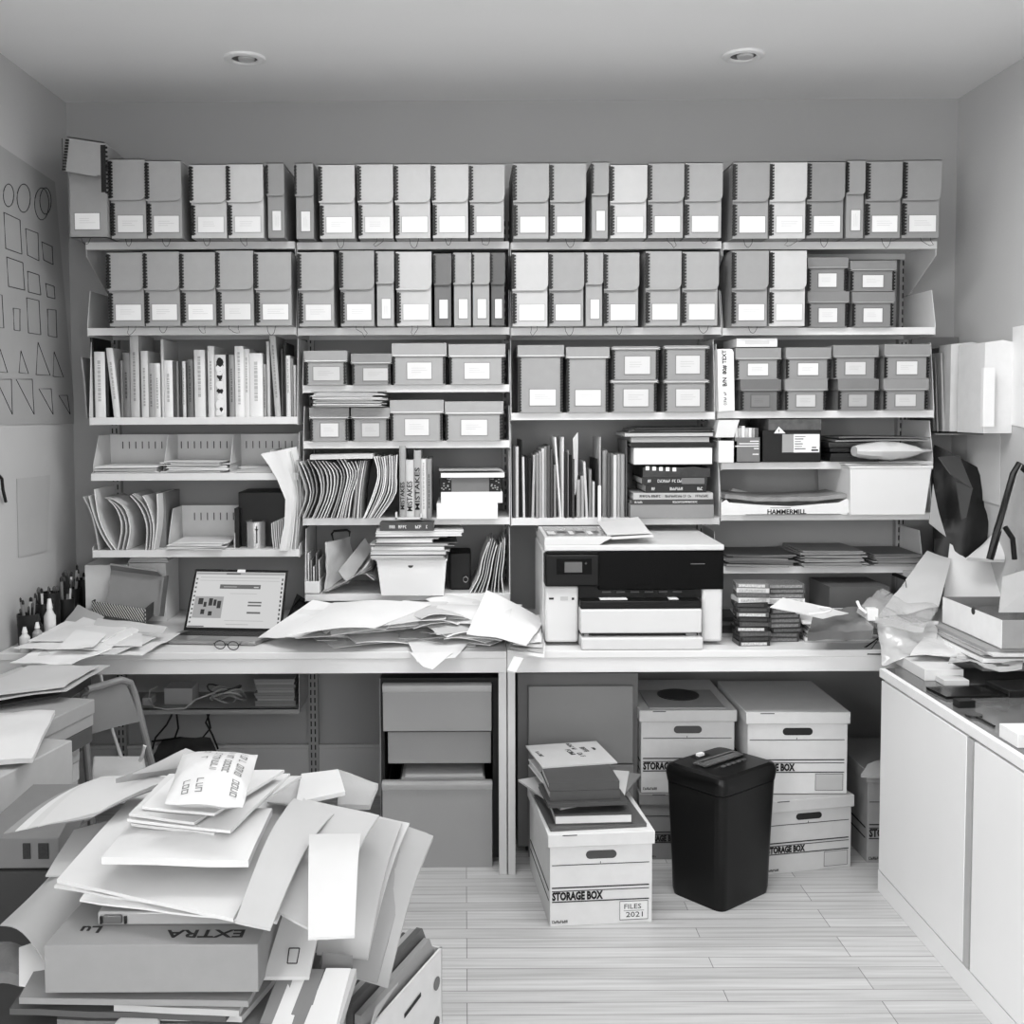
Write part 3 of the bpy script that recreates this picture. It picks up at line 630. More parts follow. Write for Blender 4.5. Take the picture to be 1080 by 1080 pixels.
# left part of that shelf
t = thing('small_carton', 'small white carton of envelopes at the left end of the lowest shelf', 'box', (P(329, 620, 3.93).x, 4.0, Z))
a, b = P(321.5, 613, 3.93), P(337, 613, 3.93)
m = MB().box(a.x, b.x, 3.93, 3.933, Z, a.z).box(a.x, b.x, 4.12, 4.123, Z, a.z).box(a.x, a.x + .003, 3.933, 4.12, Z, a.z).box(b.x - .003, b.x, 3.933, 4.12, Z, a.z).box(a.x, b.x, 3.93, 4.12, Z, Z + .003); part(t, 'carton_body', m, board(.88))
for k in range(5):
    x = a.x + .006 + .010 * k; solid('envelope', MB().box(x, x + .004, 3.97, 4.1, Z + .005, P(0, 584 + 7 * (k % 3), 4.0).z), paper((.85, .6, .9, .5, .8)[k]), 'upright envelope in the small white carton on the lowest shelf', 'envelope', 'envelopes in the small white carton')
for k in range(9):
    f = k / 8
    bent([(340 + 4 * f, 624 - 0 * f), (358 + 6 * f, 617 - 2 * f), (377 + 5 * f, 606 - f), (388 + 6 * f, 592 + 20 * f * f)][::-1] if k % 1 == 0 else [], 3.92, .2, .003, random.choice((.85, .7, .9, .5)), '%s sagging magazine between the plastic sleeves and the white bin' % NUM[k], 'magazine', 'magazine', 'sagging magazines beside the white bin')
def crumple(quad, th, mat, label, name, cat, group=None, amp=.012, n=10, seed=0, puff=0, mi=None):
    # a soft bag or wrinkled sheet hung between four corners (world points)
    a, b, c, d = [Vector(q) for q in quad]; g = []; nm = (b - a).cross(d - a).normalized()
    for i in range(n + 1):
        row = []; s = i / n
        for j in range(n + 1):
            t_ = j / n; p = a * (1 - s) * (1 - t_) + b * s * (1 - t_) + c * s * t_ + d * (1 - s) * t_
            e = noise.fractal(p * 9 + Vector((seed, 0, 0)), 1, 2, 3) * amp
            row.append(p + nm * (e + puff * math.sin(math.pi * s) * math.sin(math.pi * t_)))
        g.append(row)
    T = -nm * th
    m = MB().grid(g, lambda i, j: T * (1 + puff / max(th, .001) * math.sin(math.pi * i / n) * math.sin(math.pi * j / n)))
    return solid(name, m, mat, label, cat, group)
CP = plastic_clear('clear_plastic', .45, .85)
crumple([P(341, 572, 3.95), P(368, 566, 4.1), P(372, 600, 4.1), P(343, 622, 3.95)], .01, G(.8, .2, 0, .1, 12, .4, 'glossy_sleeve'), 'crumpled plastic sleeve standing at the left of the lowest shelf', 'plastic_sleeve', 'plastic sleeve', 'plastic sleeves on the lowest shelf', .012, seed=1)
crumple([P(356, 603, 3.95), P(384, 568, 4.05), P(392, 580, 4.05), P(366, 616, 3.95)], .008, G(.7, .2, 0, .12, 12, .4, 'glossy_sleeve'), 'slanting plastic sleeve leaning toward the white bin', 'plastic_sleeve', 'plastic sleeve', 'plastic sleeves on the lowest shelf', .012, seed=4)
m = MB(); m.tube([P(350, 563, 4.15), P(352, 560, 4.15), P(366, 559, 4.15), P(369, 561, 4.15), P(368, 568, 4.15), P(352, 571, 4.15)], .005, 6, closed=True)
m.tube([P(352, 571, 4.15), P(352.5, 600, 4.15), P(352, 626, 4.15)], .004, 6)
solid('looped_strap', m, BLK, 'black looped strap standing behind the plastic sleeves', 'strap')
for k in range(9):
    f = k / 8; bent([(515 + 17 * f, 572 - 4 * math.sin(k)), (508 + 23 * f, 590), (504 + 25 * f, 608), (494 + 36 * f if k != 8 else 531, 626)], 3.93, .2, .0035, random.choice((.75, .85, .5, .65)), '%s leaning magazine at the right end of the lowest shelf' % NUM[k], 'magazine', 'magazine', 'leaning magazines right of the white bin')
m = MB().box(P(474, 620, 4.0).x, P(497, 620, 4.0).x, 4.0, 4.14, Z, P(0, 585, 4.0).z); m.cyl((P(491, 612, 4.0).x, 3.985, P(0, 612, 4.0).z), .012, .015, 16, axis='y')
solid('camera_bag', m, G(.06, .6, name='black_cloth'), 'black padded case in the dark gap right of the white bin', 'case', None, .008)
m = MB().tube([P(491 + 2.5 * math.cos(q), 611 + 3 * math.sin(q), 3.98) for q in [k * math.pi / 5 for k in range(10)]], .0015, 5, closed=True); solid('key_ring', m, G(.8, .2, 1, name='ring_metal'), 'small shiny ring on the black padded case', 'ring')
# --- papers on lower small boxes, second bay
z = P(350, 429.5, 3.905).z + .001; g = 'loose papers on the two small lidded boxes'
for k in range(17):
    h = random.uniform(.0018, .004); u0 = 331 + random.uniform(-2, 4); u1 = 400 + random.uniform(-5, 8); lay(P(u0, 425, 3.88).x, P(u1, 425, 3.88).x, 3.875 + random.uniform(-.01, .01), 4.12, z, h, random.choice((.9, .85, .7, .92)), 'loose white paper in the pile on the two small lidded boxes', 'paper_sheet', 'paper', g, random.uniform(-.08, .08), wave=.0008); z += h + .0006
# --- third bay upright folders
Z = SH['c4']; g = 'upright folders and books above the printer'
c4 = [(541, 543, 470, .3, 0), (543.6, 547, 471, .75, 0), (548, 550.6, 464, .1, 0), (551.5, 554, 482, .88, 1), (554.5, 557, 482, .12, 0), (557.3, 560, 483, .15, 0), (560.5, 563.3, 480, .8, -2), (565.5, 568, 478, .62, 0), (568.3, 571, 476, .7, 0), (571.3, 574, 473, .9, 0), (574.3, 577, 471, .65, 0), (577.3, 580, 470, .35, 0), (580.3, 583, 474, .3, 0), (584, 586.5, 490, .6, 0), (590.5, 592.6, 461, .95, 6), (592.9, 595, 461, .88, 0),
      (596, 598, 477, .18, 0), (598.4, 600, 475, .6, 0), (601, 603, 480, .14, 0), (603.5, 606, 484, .3, 0), (608.3, 612, 506, .62, 0), (612.5, 616, 502, .7, 0), (618, 620.6, 487, .85, 3), (621.3, 624, 495, .55, 0), (625, 627.4, 508, .85, 0), (628.2, 630, 484, .12, 0), (632, 634, 461, .72, 0), (635.8, 640.6, 475, .56, 0), (641, 643.6, 478, .35, 0), (644, 646.6, 478, .5, 0), (647, 650.6, 480, .85, 0), (651, 654.6, 479, .65, 0), (655, 658.8, 479, .6, 0), (660, 661.8, 464, .4, 0)]
for i, (u0, u1, v0, tn, ln) in enumerate(c4):
    book(u0, u1, v0, Z, tn, '%s upright folder, %s from the left above the printer' % (tone_word(tn), NUM[i]), ln, 3.925 + random.uniform(0, .03), .2, g, ink=False, name='upright_folder', cat='folder')
crumple([P(604, 463, 3.93), P(609, 456, 3.95), P(609, 500, 3.95), P(606.5, 522, 3.93)], .003, paper(.88), 'white wedge-shaped sheet sticking up among the folders above the printer', 'paper_sheet', 'paper', None, .002)
m = MB().box(P(630.5, 515, 3.9).x, P(633.8, 515, 3.9).x, 3.895, 3.9, P(0, 556, 3.9).z, P(0, 515, 3.9).z); solid('paper_strip', m, paper(.92), 'white paper strip hanging over the shelf edge down to the printer', 'paper strip')
g = 'flat stack at the right end of the shelf above the printer'; y = 3.9
z, o = slab(665, 753, 532.5, 546, y, .26, .55, 'plain grey flat box at the bottom of the stack above the printer', 'flat_box', 'box', g, Z)
z = flatbook(666, 753, 527, 532, y, .25, .22, 'thin dark lettered book, second from the bottom of that stack', g, z + .0005, txt=((.04, .1), (.5, .3)), tcol=paper(.85))
z = flatbook(668, 752, 520, 526.5, y, .25, .7, 'pale grey lettered book, third from the bottom of that stack', g, z + .0005, txt=((.05, .3), (.4, .33), (.78, .18)))
z = flatbook(681, 745, 511.5, 519, y, .22, .1, 'black lettered book lying under the book with a grey block', g, z + .0005, txt=((.05, .12), (.4, .22), (.85, .1)), tcol=paper(.85))
z2 = flatbook(677, 746, 503.5, 511, y, .22, .12, 'black lettered book with a grey block on its spine', g, z + .0005, txt=((.05, .1), (.24, .4)), tcol=paper(.85))
a, b = P(719, 504, y - .001), P(743, 510.5, y - .001); part(bpy.data.objects[[o.name for o in C.objects if o.get('label', '').startswith('black lettered book with a grey block')][0]], 'grey_block', MB().box(a.x, b.x, y - .0015, y, z + .003, z2 - .003), cov(.42))
z = z2; mt = G(.18, .35, 0, .2, 14, .5, 'wrapping'); p0, p1 = P(678, 490, y), P(749, 490, y)
t = thing('wrapped_parcel', 'dark glossy parcel with five white squares on its edge', 'parcel', ((p0.x + p1.x) / 2, y + .1, z), g)
n = 12; gr = [[Vector((p0.x + (p1.x - p0.x) * i / n, y + .22 * j / 6, z + .036 + .008 * noise.noise(Vector((i * .4, j * .5, 3))))) for j in range(7)] for i in range(n + 1)]
part(t, 'parcel_body', MB().grid(gr, lambda i, j: (0, 0, z + .0005 - gr[i][j].z)), mt)
for k in range(5):
    q = P(681 + 7.1 * k, 494.5 + .3 * k, y - .001); part(t, 'white_square', MB().box(q.x, q.x + .013, y - .0015, y - .0005, q.z - .005, q.z + .009), paper(.95))
z += .045
z = flatbook(668, 752, 471.5, 484, y, .25, .12, 'thick white page block in thin dark covers, upper part of that stack', g, z, pages=.93, sp=False)
z = flatbook(665, 755, 467.5, 471, y, .25, .07, 'thin black binder on the thick white page block', g, z + .0005)
z = flatbook(665, 749, 460.5, 467, y, .25, .1, 'dark covered book with grey page edges under the thin pale folder', g, z + .0005, sp=False, pages=.7)
z = flatbook(659, 752, 457, 460, y - .01, .25, .7, 'thin pale folder near the top of the stack above the printer', g, z + .0005)
for k in range(4):
    z = flatbook(662 + 3 * k, 752 - 2 * (k % 2), 453, 456, y, .24, (.1, .25, .08, .14)[k], 'thin dark folder, %s of the four topmost on that stack' % ('lowest', 'second', 'third', 'highest')[k], g, z + .0006, rot=(.05, -.04, .03, -.02)[k], h=.0045)
# --- fourth bay
Z = SH['d3']; y = 3.9; a, b = P(758.5, 368, y), P(775.5, 368, y)
t = thing('binder_box', 'white upright box hand-lettered B/N 80# TEXT', 'box', ((a.x + b.x) / 2, y + .12, Z), None)
w = b.x - a.x; pts = [(a.x, y, Z), (b.x, y, Z), (b.x, y, a.z - .012), (b.x - .006, y, a.z - .002), (b.x - .013, y, a.z), (a.x, y, a.z)]
part(t, 'box_body', MB().prism(pts, (0, .25, 0)), board(.93), .001)
TH = Matrix.Translation((a.x + w * .42, y - .0002, Z + .022)) @ Matrix.Rotation(math.pi / 2, 4, 'X') @ Matrix.Rotation(math.pi / 2, 4, 'Z')
m = MB().text('B/N  80# TEXT', .021, TH @ Matrix.Translation((.068, 0, 0)), 0, .0008, 'LEFT', .98, .0007); glyphs(m, .055, .010, TH, 0, .0008, 12)
part(t, 'hand_lettering', m, INK)
t.rotation_euler = (0, math.radians(-1.5), 0)
zz = P(800, 366.5, 3.905).z + .002; a, b = P(777, 357, 3.9), P(820, 357, 3.9)
t = thing('small_white_box', 'small flat white box on top of the leftmost stack in the fourth bay', 'box', ((a.x + b.x) / 2, 4.0, zz))
part(t, 'box_body', MB().box(a.x, b.x, 3.9, 4.1, zz, a.z), board(.88), .001)
part(t, 'faint_label', MB().box(a.x + .03, b.x - .03, 3.8985, 3.9, zz + .01, a.z - .008), paper(.8))
Z = SH['d4']; y = 3.9
slab(758, 777.5, 465, 487, y, .2, .88, 'small white box at the left end of the black carton shelf', 'small_white_box', 'box', None, Z)
zz = P(0, 465, y).z; a = P(758, 443, y); m = MB().prism([(P(758, 0, y).x, y, zz + .001), (P(778, 0, y).x, y, zz + .001), (P(784, 0, y).x, y, a.z), (a.x, y, a.z)], (0, .16, 0))
solid('white_pouch', m, paper(.84), 'white flared pouch standing on the small white box', 'pouch')
zz = P(0, 465, y).z; xa, xb = P(778, 0, y).x, P(807, 0, y).x
t = thing('cassette_box', 'mid grey open box printed with white lines, holding cassettes', 'box', ((xa + xb) / 2, y + .08, Z))
m = MB().box(xa, xb, y, y + .003, Z, zz).box(xa, xb, y + .16, y + .163, Z, zz).box(xa, xa + .003, y, y + .16, Z, zz).box(xb - .003, xb, y, y + .16, Z, zz).box(xa, xb, y, y + .16, Z, Z + .003); part(t, 'box_body', m, board(.45))
m = MB()
for k, (s, e) in enumerate(((.6, .93), (.2, .93), (.05, .93), (.75, .93), (.7, .93))): zq = zz - .012 - .009 * k - (.012 if k == 4 else 0); m.box(xa + (xb - xa) * s, xa + (xb - xa) * e, y - .001, y, zq - .0035, zq)
part(t, 'printed_lines', m, paper(.92))
for k in range(7):
    x = xa + .007 + .0125 * k; solid('cassette_case', MB().box(x, x + .011, y + .01, y + .11, Z + .02, P(0, 453 if k == 2 else 455, y).z), G((.85, .7, .95, .75, .9, .6, .3)[k], .3, name='case_plastic'), 'cassette case standing in the grey printed box, %s from the left' % NUM[k], 'cassette', 'cassettes in the grey printed box', .0008)
ya = 3.91; xa, xb = P(809, 0, ya).x, P(872, 0, ya).x; zc = P(0, 457.5, ya).z; zt = P(0, 446, ya).z
t = thing('black_carton', 'black carton with a white printed label and a warning triangle', 'box', ((xa + xb) / 2, ya + .13, Z))
part(t, 'carton_body', MB().box(xa, xb, ya, ya + .26, Z, zc), G(.06, .5, name='black_card'), .002)
part(t, 'carton_lid', MB().box(P(815, 0, ya).x, xb, ya - .003, ya + .25, zc, zt), G(.33, .6, 0, .35, 40, .05, 'marbled_card'), .001)
a, b = P(825, 458, ya), P(864, 477, ya); c = P(837, 458, ya)
part(t, 'shipping_label', MB().box(c.x, b.x, ya - .0025, ya, b.z, a.z), paper(.93)); part(t, 'grey_label', MB().box(a.x, c.x - .001, ya - .0025, ya, b.z, a.z), paper(.62))
m = MB()
for k in range(6): zq = a.z - .006 - .009 * k; m.box(c.x + .004, c.x + random.uniform(.02, .045), ya - .0035, ya - .0026, zq - .004, zq - (.001 if k % 2 else .002))
m.box(b.x - .03, b.x - .005, ya - .0035, ya - .0026, b.z + .005, b.z + .011); m.box(b.x - .028, b.x - .012, ya - .0035, ya - .0026, b.z + .016, b.z + .02); part(t, 'label_print', m, INK)
p1, p2, p3 = P(816, 457, ya), P(828, 457, ya), P(821, 450, ya)
part(t, 'warning_triangle', MB().prism([(p.x, ya - .006, p.z) for p in (p1, p2, p3)], (0, .003, 0)), paper(.95))
part(t, 'warning_mark', MB().box(p3.x - .001, p3.x + .002, ya - .0072, ya - .006, p1.z + .007, p1.z + .014).box(p3.x - .001, p3.x + .002, ya - .0072, ya - .006, p1.z + .003, p1.z + .005), INK)
zq = Z
for k in range(7):
    h = (.018, .012, .014, .008, .01, .006, .005)[k]; u0 = (874, 874, 873, 872, 872, 880, 884)[k]; u1 = (925, 930, 922, 935, 940, 976, 979)[k]
    lay(P(u0, 480, 3.92).x, P(u1, 480, 3.92).x, 3.9, 4.15, zq, h, (.07, .12, .08, .15, .2, .5, .4)[k], '%s dark flat portfolio right of the black carton, counted from the bottom' % ('lowest', 'second', 'third', 'fourth', 'fifth', 'sixth', 'topmost')[k], 'portfolio', 'portfolio', 'dark portfolios right of the black carton', random.uniform(-.03, .03), G((.07, .12, .08, .15, .2, .5, .4)[k], .35, 0, .1, 20, .1, 'leatherette'), 0, .003); zq += h + .003
zq_top = zq
g_ = []; n = 14; xa, xb = P(907, 0, 3.86).x, P(988, 0, 3.86).x
m = MB(); ring = []
for i in range(n + 1):
    f = i / n; x = xa + (xb - xa) * f; hh = .03 * math.sin(math.pi * min(1, f * 1.05 + .08)) ** .6 + .004
    row = []
    for j in range(12):
        th = 2 * math.pi * j / 12; e = noise.noise(Vector((x * 25, j * .7, 2))) * .006
        row.append(Vector((x, 3.855 + (.055 + e) * math.cos(th) * (.6 + .4 * math.sin(math.pi * f)), P(0, 480, 3.83).z + (hh + e) * math.sin(th))))
    row.append(row[0].copy()); g_.append(row)
m.surf(g_); m.add(g_[0][:-1], [tuple(range(12))[::-1]]); m.add(g_[-1][:-1], [tuple(range(12))])
solid('plastic_bag', m, G(.78, .22, 0, .06, 10, .5, 'glossy_bag'), 'pale crumpled plastic bag hanging over the shelf edge above the white bin', 'bag')
# hammermill carton
Z = SH['d5']; y = 3.87
t = thing('open_carton', 'open torn white paper carton lettered HAMMERMILL holding papers', 'box', (P(830, 540, y).x, y + .14, Z))
def cut(us, y_, n=12):
    return [(u, v) for u, v in us]
fr = [(760, 531), (766, 527), (769, 530), (800, 532.5), (835, 534), (865, 531.5), (885, 530), (893, 526), (897, 529), (896, 540), (893, 542)]
pts = [P(u, v, y) for u, v in fr]; pts += [Vector((pts[-1].x, y, Z)), Vector((pts[0].x, y, Z))]
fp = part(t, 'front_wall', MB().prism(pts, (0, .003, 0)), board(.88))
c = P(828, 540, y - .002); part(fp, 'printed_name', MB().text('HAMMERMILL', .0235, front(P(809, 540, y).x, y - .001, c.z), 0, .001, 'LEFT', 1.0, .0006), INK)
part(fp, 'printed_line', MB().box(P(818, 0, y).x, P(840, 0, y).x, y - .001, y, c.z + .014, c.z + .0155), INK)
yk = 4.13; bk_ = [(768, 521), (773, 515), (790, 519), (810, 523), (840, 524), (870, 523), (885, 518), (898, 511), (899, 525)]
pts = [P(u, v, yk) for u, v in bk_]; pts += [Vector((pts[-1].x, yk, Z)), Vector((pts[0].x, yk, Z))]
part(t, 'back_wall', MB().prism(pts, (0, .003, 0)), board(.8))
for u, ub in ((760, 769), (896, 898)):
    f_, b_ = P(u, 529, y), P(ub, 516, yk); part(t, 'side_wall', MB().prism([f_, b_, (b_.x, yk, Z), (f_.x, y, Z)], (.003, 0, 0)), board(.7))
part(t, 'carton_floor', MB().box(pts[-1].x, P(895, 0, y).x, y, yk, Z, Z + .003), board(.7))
gr = [[Vector((P(764 + 128 * i / 12, 520, y + .02).x, y + .012 + .23 * j / 5, P(0, 527, y).z - .006 + .012 * (i / 6 - 1) ** 2 + .004 * noise.noise(Vector((i * .5, j * .6, 0))))) for j in range(6)] for i in range(13)]
solid('printed_sheets', MB().grid(gr, (0, 0, -.015)), G(.55, .35, 0, .25, 14, .2, 'printed_sheet'), 'sagging glossy sheets lying in the open torn carton', 'paper')
y = 3.84; a, b = P(905, 492, y), P(983, 492, y); c, d = P(907, 541, y), P(977, 541, y)
t = thing('storage_bin', 'large white plastic bin jutting out at the right of the open carton', 'storage bin', ((a.x + b.x) / 2, 4.0, Z))
bin_(t, P(904, 0, y).x, b.x, P(906, 0, y).x, d.x, y, 4.2, Z, a.z, PLW, rim=.005)
lay(P(899, 0, 3.86).x, P(982, 0, 3.86).x, 3.86, 4.15, a.z + .004, .003, .88, 'flat white sheet lying over the large white plastic bin', 'paper_sheet', 'paper', wave=.001)
# flat sheets on the lowest dim shelf
Z = SH['d6']; g = 'large flat sheets on the dim lowest shelf'; z = Z
for k in range(9):
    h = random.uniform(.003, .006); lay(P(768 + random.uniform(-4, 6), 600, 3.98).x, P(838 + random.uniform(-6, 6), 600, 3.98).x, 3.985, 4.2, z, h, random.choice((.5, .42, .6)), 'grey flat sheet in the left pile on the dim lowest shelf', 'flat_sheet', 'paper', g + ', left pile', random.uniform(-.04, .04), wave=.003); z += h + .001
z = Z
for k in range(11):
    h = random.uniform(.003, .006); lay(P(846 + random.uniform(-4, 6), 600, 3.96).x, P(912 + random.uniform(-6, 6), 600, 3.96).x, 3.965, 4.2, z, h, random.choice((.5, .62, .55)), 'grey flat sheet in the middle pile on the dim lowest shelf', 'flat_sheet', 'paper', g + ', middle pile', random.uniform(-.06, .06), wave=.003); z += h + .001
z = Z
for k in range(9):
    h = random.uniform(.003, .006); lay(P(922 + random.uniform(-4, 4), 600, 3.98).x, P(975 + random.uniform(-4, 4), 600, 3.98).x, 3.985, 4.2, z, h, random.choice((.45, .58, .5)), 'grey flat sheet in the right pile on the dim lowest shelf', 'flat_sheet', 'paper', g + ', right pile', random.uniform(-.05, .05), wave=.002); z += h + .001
# ------------------------------------------------------------------ desks and what stands on and under them
YD = 3.5; ZD = P(300, 688, YD).z; zap = P(300, 711, YD).z
DESKM = G(.88, .45, 0, .02, 6, .01, 'desk_laminate')
def desk(x0, x1, label, legs):
    t = thing('desk', label, 'desk', ((x0 + x1) / 2, (YD + YB) / 2, 0), 'white desks along the back wall')
    part(t, 'desk_top', MB().box(x0, x1, YD, YB - .002, ZD - .024, ZD), DESKM, .002)
    part(t, 'apron', MB().box(x0, x1, YD + .006, YD + .03, zap, ZD - .0245), DESKM, .001)
    for a, b, y in legs: part(t, 'leg', MB().box(a, b, y, y + .04, 0, ZD - .0245 if y > 3.6 else zap + .002), G(.8, .45, 0, .02, 6, .01, 'leg_laminate'), .001)
xm = P(535, 800, YD).x
desk(XL + .005, xm - .001, 'left white desk holding the laptop and the paper heap', ((xm - .028, xm - .002, YD + .004), (XL + .006, XL + .04, YD + .004), (xm - .04, xm - .004, 4.15)))
desk(xm + .001, XR - .005, 'right white desk holding the printer', ((xm + .002, xm + .027, YD + .004), (XR - .06, XR - .006, 4.1), (xm + .002, xm + .03, 4.15)))
# ---- printer
y = 3.575; Z = ZD; W = G(.83, .35, 0, .01, 10, .01, 'printer_plastic'); K = G(.03, .22, 0, .01, 10, .0, 'gloss_black', .12); K2 = G(.07, .4, 0, .01, 10, .01, 'matt_black', .2)
def X(u, yy=y): return P(u, 600, yy).x
def ZZ(v, yy=y): return P(660, v, yy).z
t = thing('printer', 'large white and black office inkjet printer on the right desk', 'printer', (X(668), 3.8, Z))
yb = 4.02
m = MB().box(X(573.5), X(763), y + .06, yb, Z + .012, ZZ(581)).box(X(573.5), X(610), y, y + .06, Z + .02, ZZ(620)).box(X(741), X(763), y, y + .06, Z + .02, ZZ(621))
part(t, 'printer_body', MB().box(X(573.5), X(763), y + .06, yb, Z + .012, ZZ(581)), W, .01)
part(t, 'left_column', MB().box(X(575), X(610), y, y + .08, Z + .012, ZZ(618)), W, .009)
part(t, 'right_column', MB().box(X(741), X(762.5), y, y + .08, Z + .012, ZZ(618)), W, .009)
part(t, 'front_cover', MB().box(X(631), X(763), y - .004, y + .062, ZZ(622), ZZ(581)), K, .003)
part(t, 'top_band', MB().box(X(578), X(763), y + .002, y + .08, ZZ(584), ZZ(579)), K2, .001)
cp = part(t, 'control_panel', MB().box(X(574.5), X(631.5), y - .018, y + .062, ZZ(617.5), ZZ(584)), K2, .006)
part(cp, 'panel_inset', MB().box(X(587, y - .018), X(624, y - .018), y - .0195, y - .018, ZZ(605.5, y - .018), ZZ(589, y - .018)), K)
part(cp, 'touch_screen', MB().box(X(595.5, y - .02), X(614, y - .02), y - .0205, y - .0195, ZZ(603.5, y - .02), ZZ(592.5, y - .02)), G(.38, .15, 0, .02, 10, 0, 'screen_glass'))
part(cp, 'home_button', MB().cyl((X(618, y - .02), y - .0205, ZZ(594, y - .02)), .004, .001, 14, axis='y'), G(.2, .4, name='button'))
m = MB().box(X(610), X(741), y + .02, y + .07, ZZ(632), ZZ(618)); part(t, 'paper_exit', m, G(.03, .6, name='deep_black'))
for k in range(6): a = 636 + 15 * k; part(t, 'exit_rib', MB().box(X(a), X(a + 9), y + .015, y + .02, ZZ(626), ZZ(624.5)), G(.3, .4, name='button'))
part(t, 'output_tray', MB().box(X(612, y - .04), X(740, y - .04), y - .045, y + .06, ZZ(642, y - .045), ZZ(634, y - .045)), K2, .004)
for a, b in ((633, 662), (706, 716)): part(t, 'tray_paper', MB().box(X(a, y - .02), X(b, y - .02), y - .02, y + .03, ZZ(634.5, y - .03), ZZ(632.6, y - .03)), paper(.93))
part(t, 'upper_paper_tray', MB().box(X(612, y - .05), X(740.5, y - .05), y - .055, y + .06, ZZ(668, y - .055), ZZ(643, y - .055)), W, .005)
part(t, 'tray_gap', MB().box(X(615, y - .02), X(736, y - .02), y - .03, y + .06, ZZ(674, y - .04), ZZ(667, y - .04)), G(.08, .6, name='deep_black'))
part(t, 'lower_paper_tray', MB().box(X(613, y - .065), X(742, y - .065), y - .07, y + .06, Z + .001, ZZ(673, y - .07)), W, .005)
for a, b in ((616, 621), (724, 735)): part(t, 'tray_clip', MB().box(X(a, y - .04), X(b, y - .04), y - .042, y - .03, ZZ(671.5, y - .042), ZZ(668.5, y - .042)), G(.55, .3, name='clip_plastic'))
part(t, 'usb_port', MB().box(X(579), X(584), y - .001, y, ZZ(632), ZZ(630)), INK); part(t, 'card_slot', MB().box(X(591), X(599), y - .001, y, ZZ(633), ZZ(629)), G(.72, .4, name='button')); part(t, 'power_light', MB().box(X(603), X(605.5), y - .001, y, ZZ(632.5), ZZ(630)), INK)
part(t, 'model_lettering', MB().box(X(728), X(743), y - .0045, y - .004, ZZ(595.3), ZZ(594.3)), G(.35, .4, name='button'))
zl = ZZ(580.5); zs = ZZ(574.5)
m = MB().hexa([(X(574), y - .012, zl), (X(763), y - .012, zl), (X(763), y - .012, zs), (X(574), y - .012, zs)], [(X(574), yb, zl), (X(763), yb, zl), (X(763), yb, zs + .004), (X(574), yb, zs + .004)])
part(t, 'scanner_lid', m, W, .004)
zt = ZZ(566)
m = MB().prism([(X(573.5), y - .01, zs), (X(632), y - .01, zs), (X(637), y - .01, ZZ(571)), (X(645), y - .01, zt - .004), (X(645), y - .01, zt), (X(574.5), y - .01, zt)], (0, .33, 0)); af = part(t, 'document_feeder', m, W, .004)
m = MB().box(X(578), X(641), y + .02, y + .3, zt, zt + .0012); part(af, 'feeder_window', m, G(.55, .2, 0, .2, 30, 0, 'smoked_panel'))
for k, (a, b, g0) in enumerate(((580, 588, .85), (591, 600, .2), (603, 608, .9), (611, 620, .25), (623, 628, .9), (630, 636, .3))): part(af, 'panel_print', MB().box(X(a), X(b), y + .07 + .03 * (k % 2), y + .15, zt + .0012, zt + .002), G(g0, .4, name='print'))
m = MB().hexa([(X(645), y + .01, zt - .012), (X(690), y + .01, zt - .004), (X(690), y + .01, zt + .004), (X(645), y + .01, zt - .004)], [(X(645), y + .3, zt - .002), (X(690), y + .3, zt + .012), (X(690), y + .3, zt + .02), (X(645), y + .3, zt + .006)])
part(t, 'feeder_tray', m, W, .002)
m = MB()
g_ = [[Vector((X(641 + 46 * i / 6), y + .02 + .26 * j / 4, zt + .004 + .006 * i / 6 + .004 * j + .012 * (i / 6) * (j / 4))) for j in range(5)] for i in range(7)]
solid('paper_sheet', MB().grid(g_, (0, 0, -.002)), paper(.82), 'pale sheets lying in the feeder tray on top of the printer', 'paper')
# ---- laptop
zb = ZD + .0165; A, B = PZ(193.5, 664.5, zb), PZ(297, 666.5, zb); Cc, D = PZ(267, 679.5, zb), PZ(161, 674.5, zb)
ux = (B - A).normalized(); D = A + (D - A); Cc = D + (B - A) * 1.0
t = thing('laptop', 'open silver laptop with a lit screen on the left desk', 'laptop', ((A.x + Cc.x) / 2, (A.y + Cc.y) / 2, ZD))
dz = Vector((0, 0, .014)); AL = G(.62, .3, .6, .01, 30, .01, 'aluminium')
part(t, 'laptop_base', MB().hexa([D - dz, Cc - dz, Cc, D], [A - dz, B - dz, B, A]), AL, .003)
def q4(a, b, c, d, f0, f1, g0, g1, up):   # rectangle inside a quad
    def L(s, r): return a * (1 - s) * (1 - r) + b * s * (1 - r) + c * s * r + d * (1 - s) * r + up
    return [L(f0, g0), L(f1, g0), L(f1, g1), L(f0, g1)]
up = Vector((0, 0, .001))
kb = part(t, 'keyboard', MB().prism(q4(D, Cc, B, A, .08, .92, .48, .93, up * .2), up * .6), G(.08, .5, name='keyboard_black'))
part(t, 'trackpad', MB().prism(q4(D, Cc, B, A, .35, .65, .06, .42, up * .1), up * .4), G(.5, .3, .4, name='trackpad'))
for r_ in range(5):
    for k in range(13):
        part(kb, 'key', MB().prism(q4(D, Cc, B, A, .09 + .0635 * k, .09 + .0635 * k + .052, .49 + .088 * r_, .49 + .088 * r_ + .07, up * .8), up * .8), G(.12, .5, name='key'))
TA = P(206, 600, A.y + .085); TB = P(304, 601.5, B.y + .085); nrm = (B - A).cross(TA - A).normalized()
if nrm.y > 0: nrm = -nrm
sc = part(t, 'screen_lid', MB().hexa([A, B, TB, TA], [A - nrm * .006, B - nrm * .006, TB - nrm * .006, TA - nrm * .006]), G(.05, .25, name='bezel'), .001)
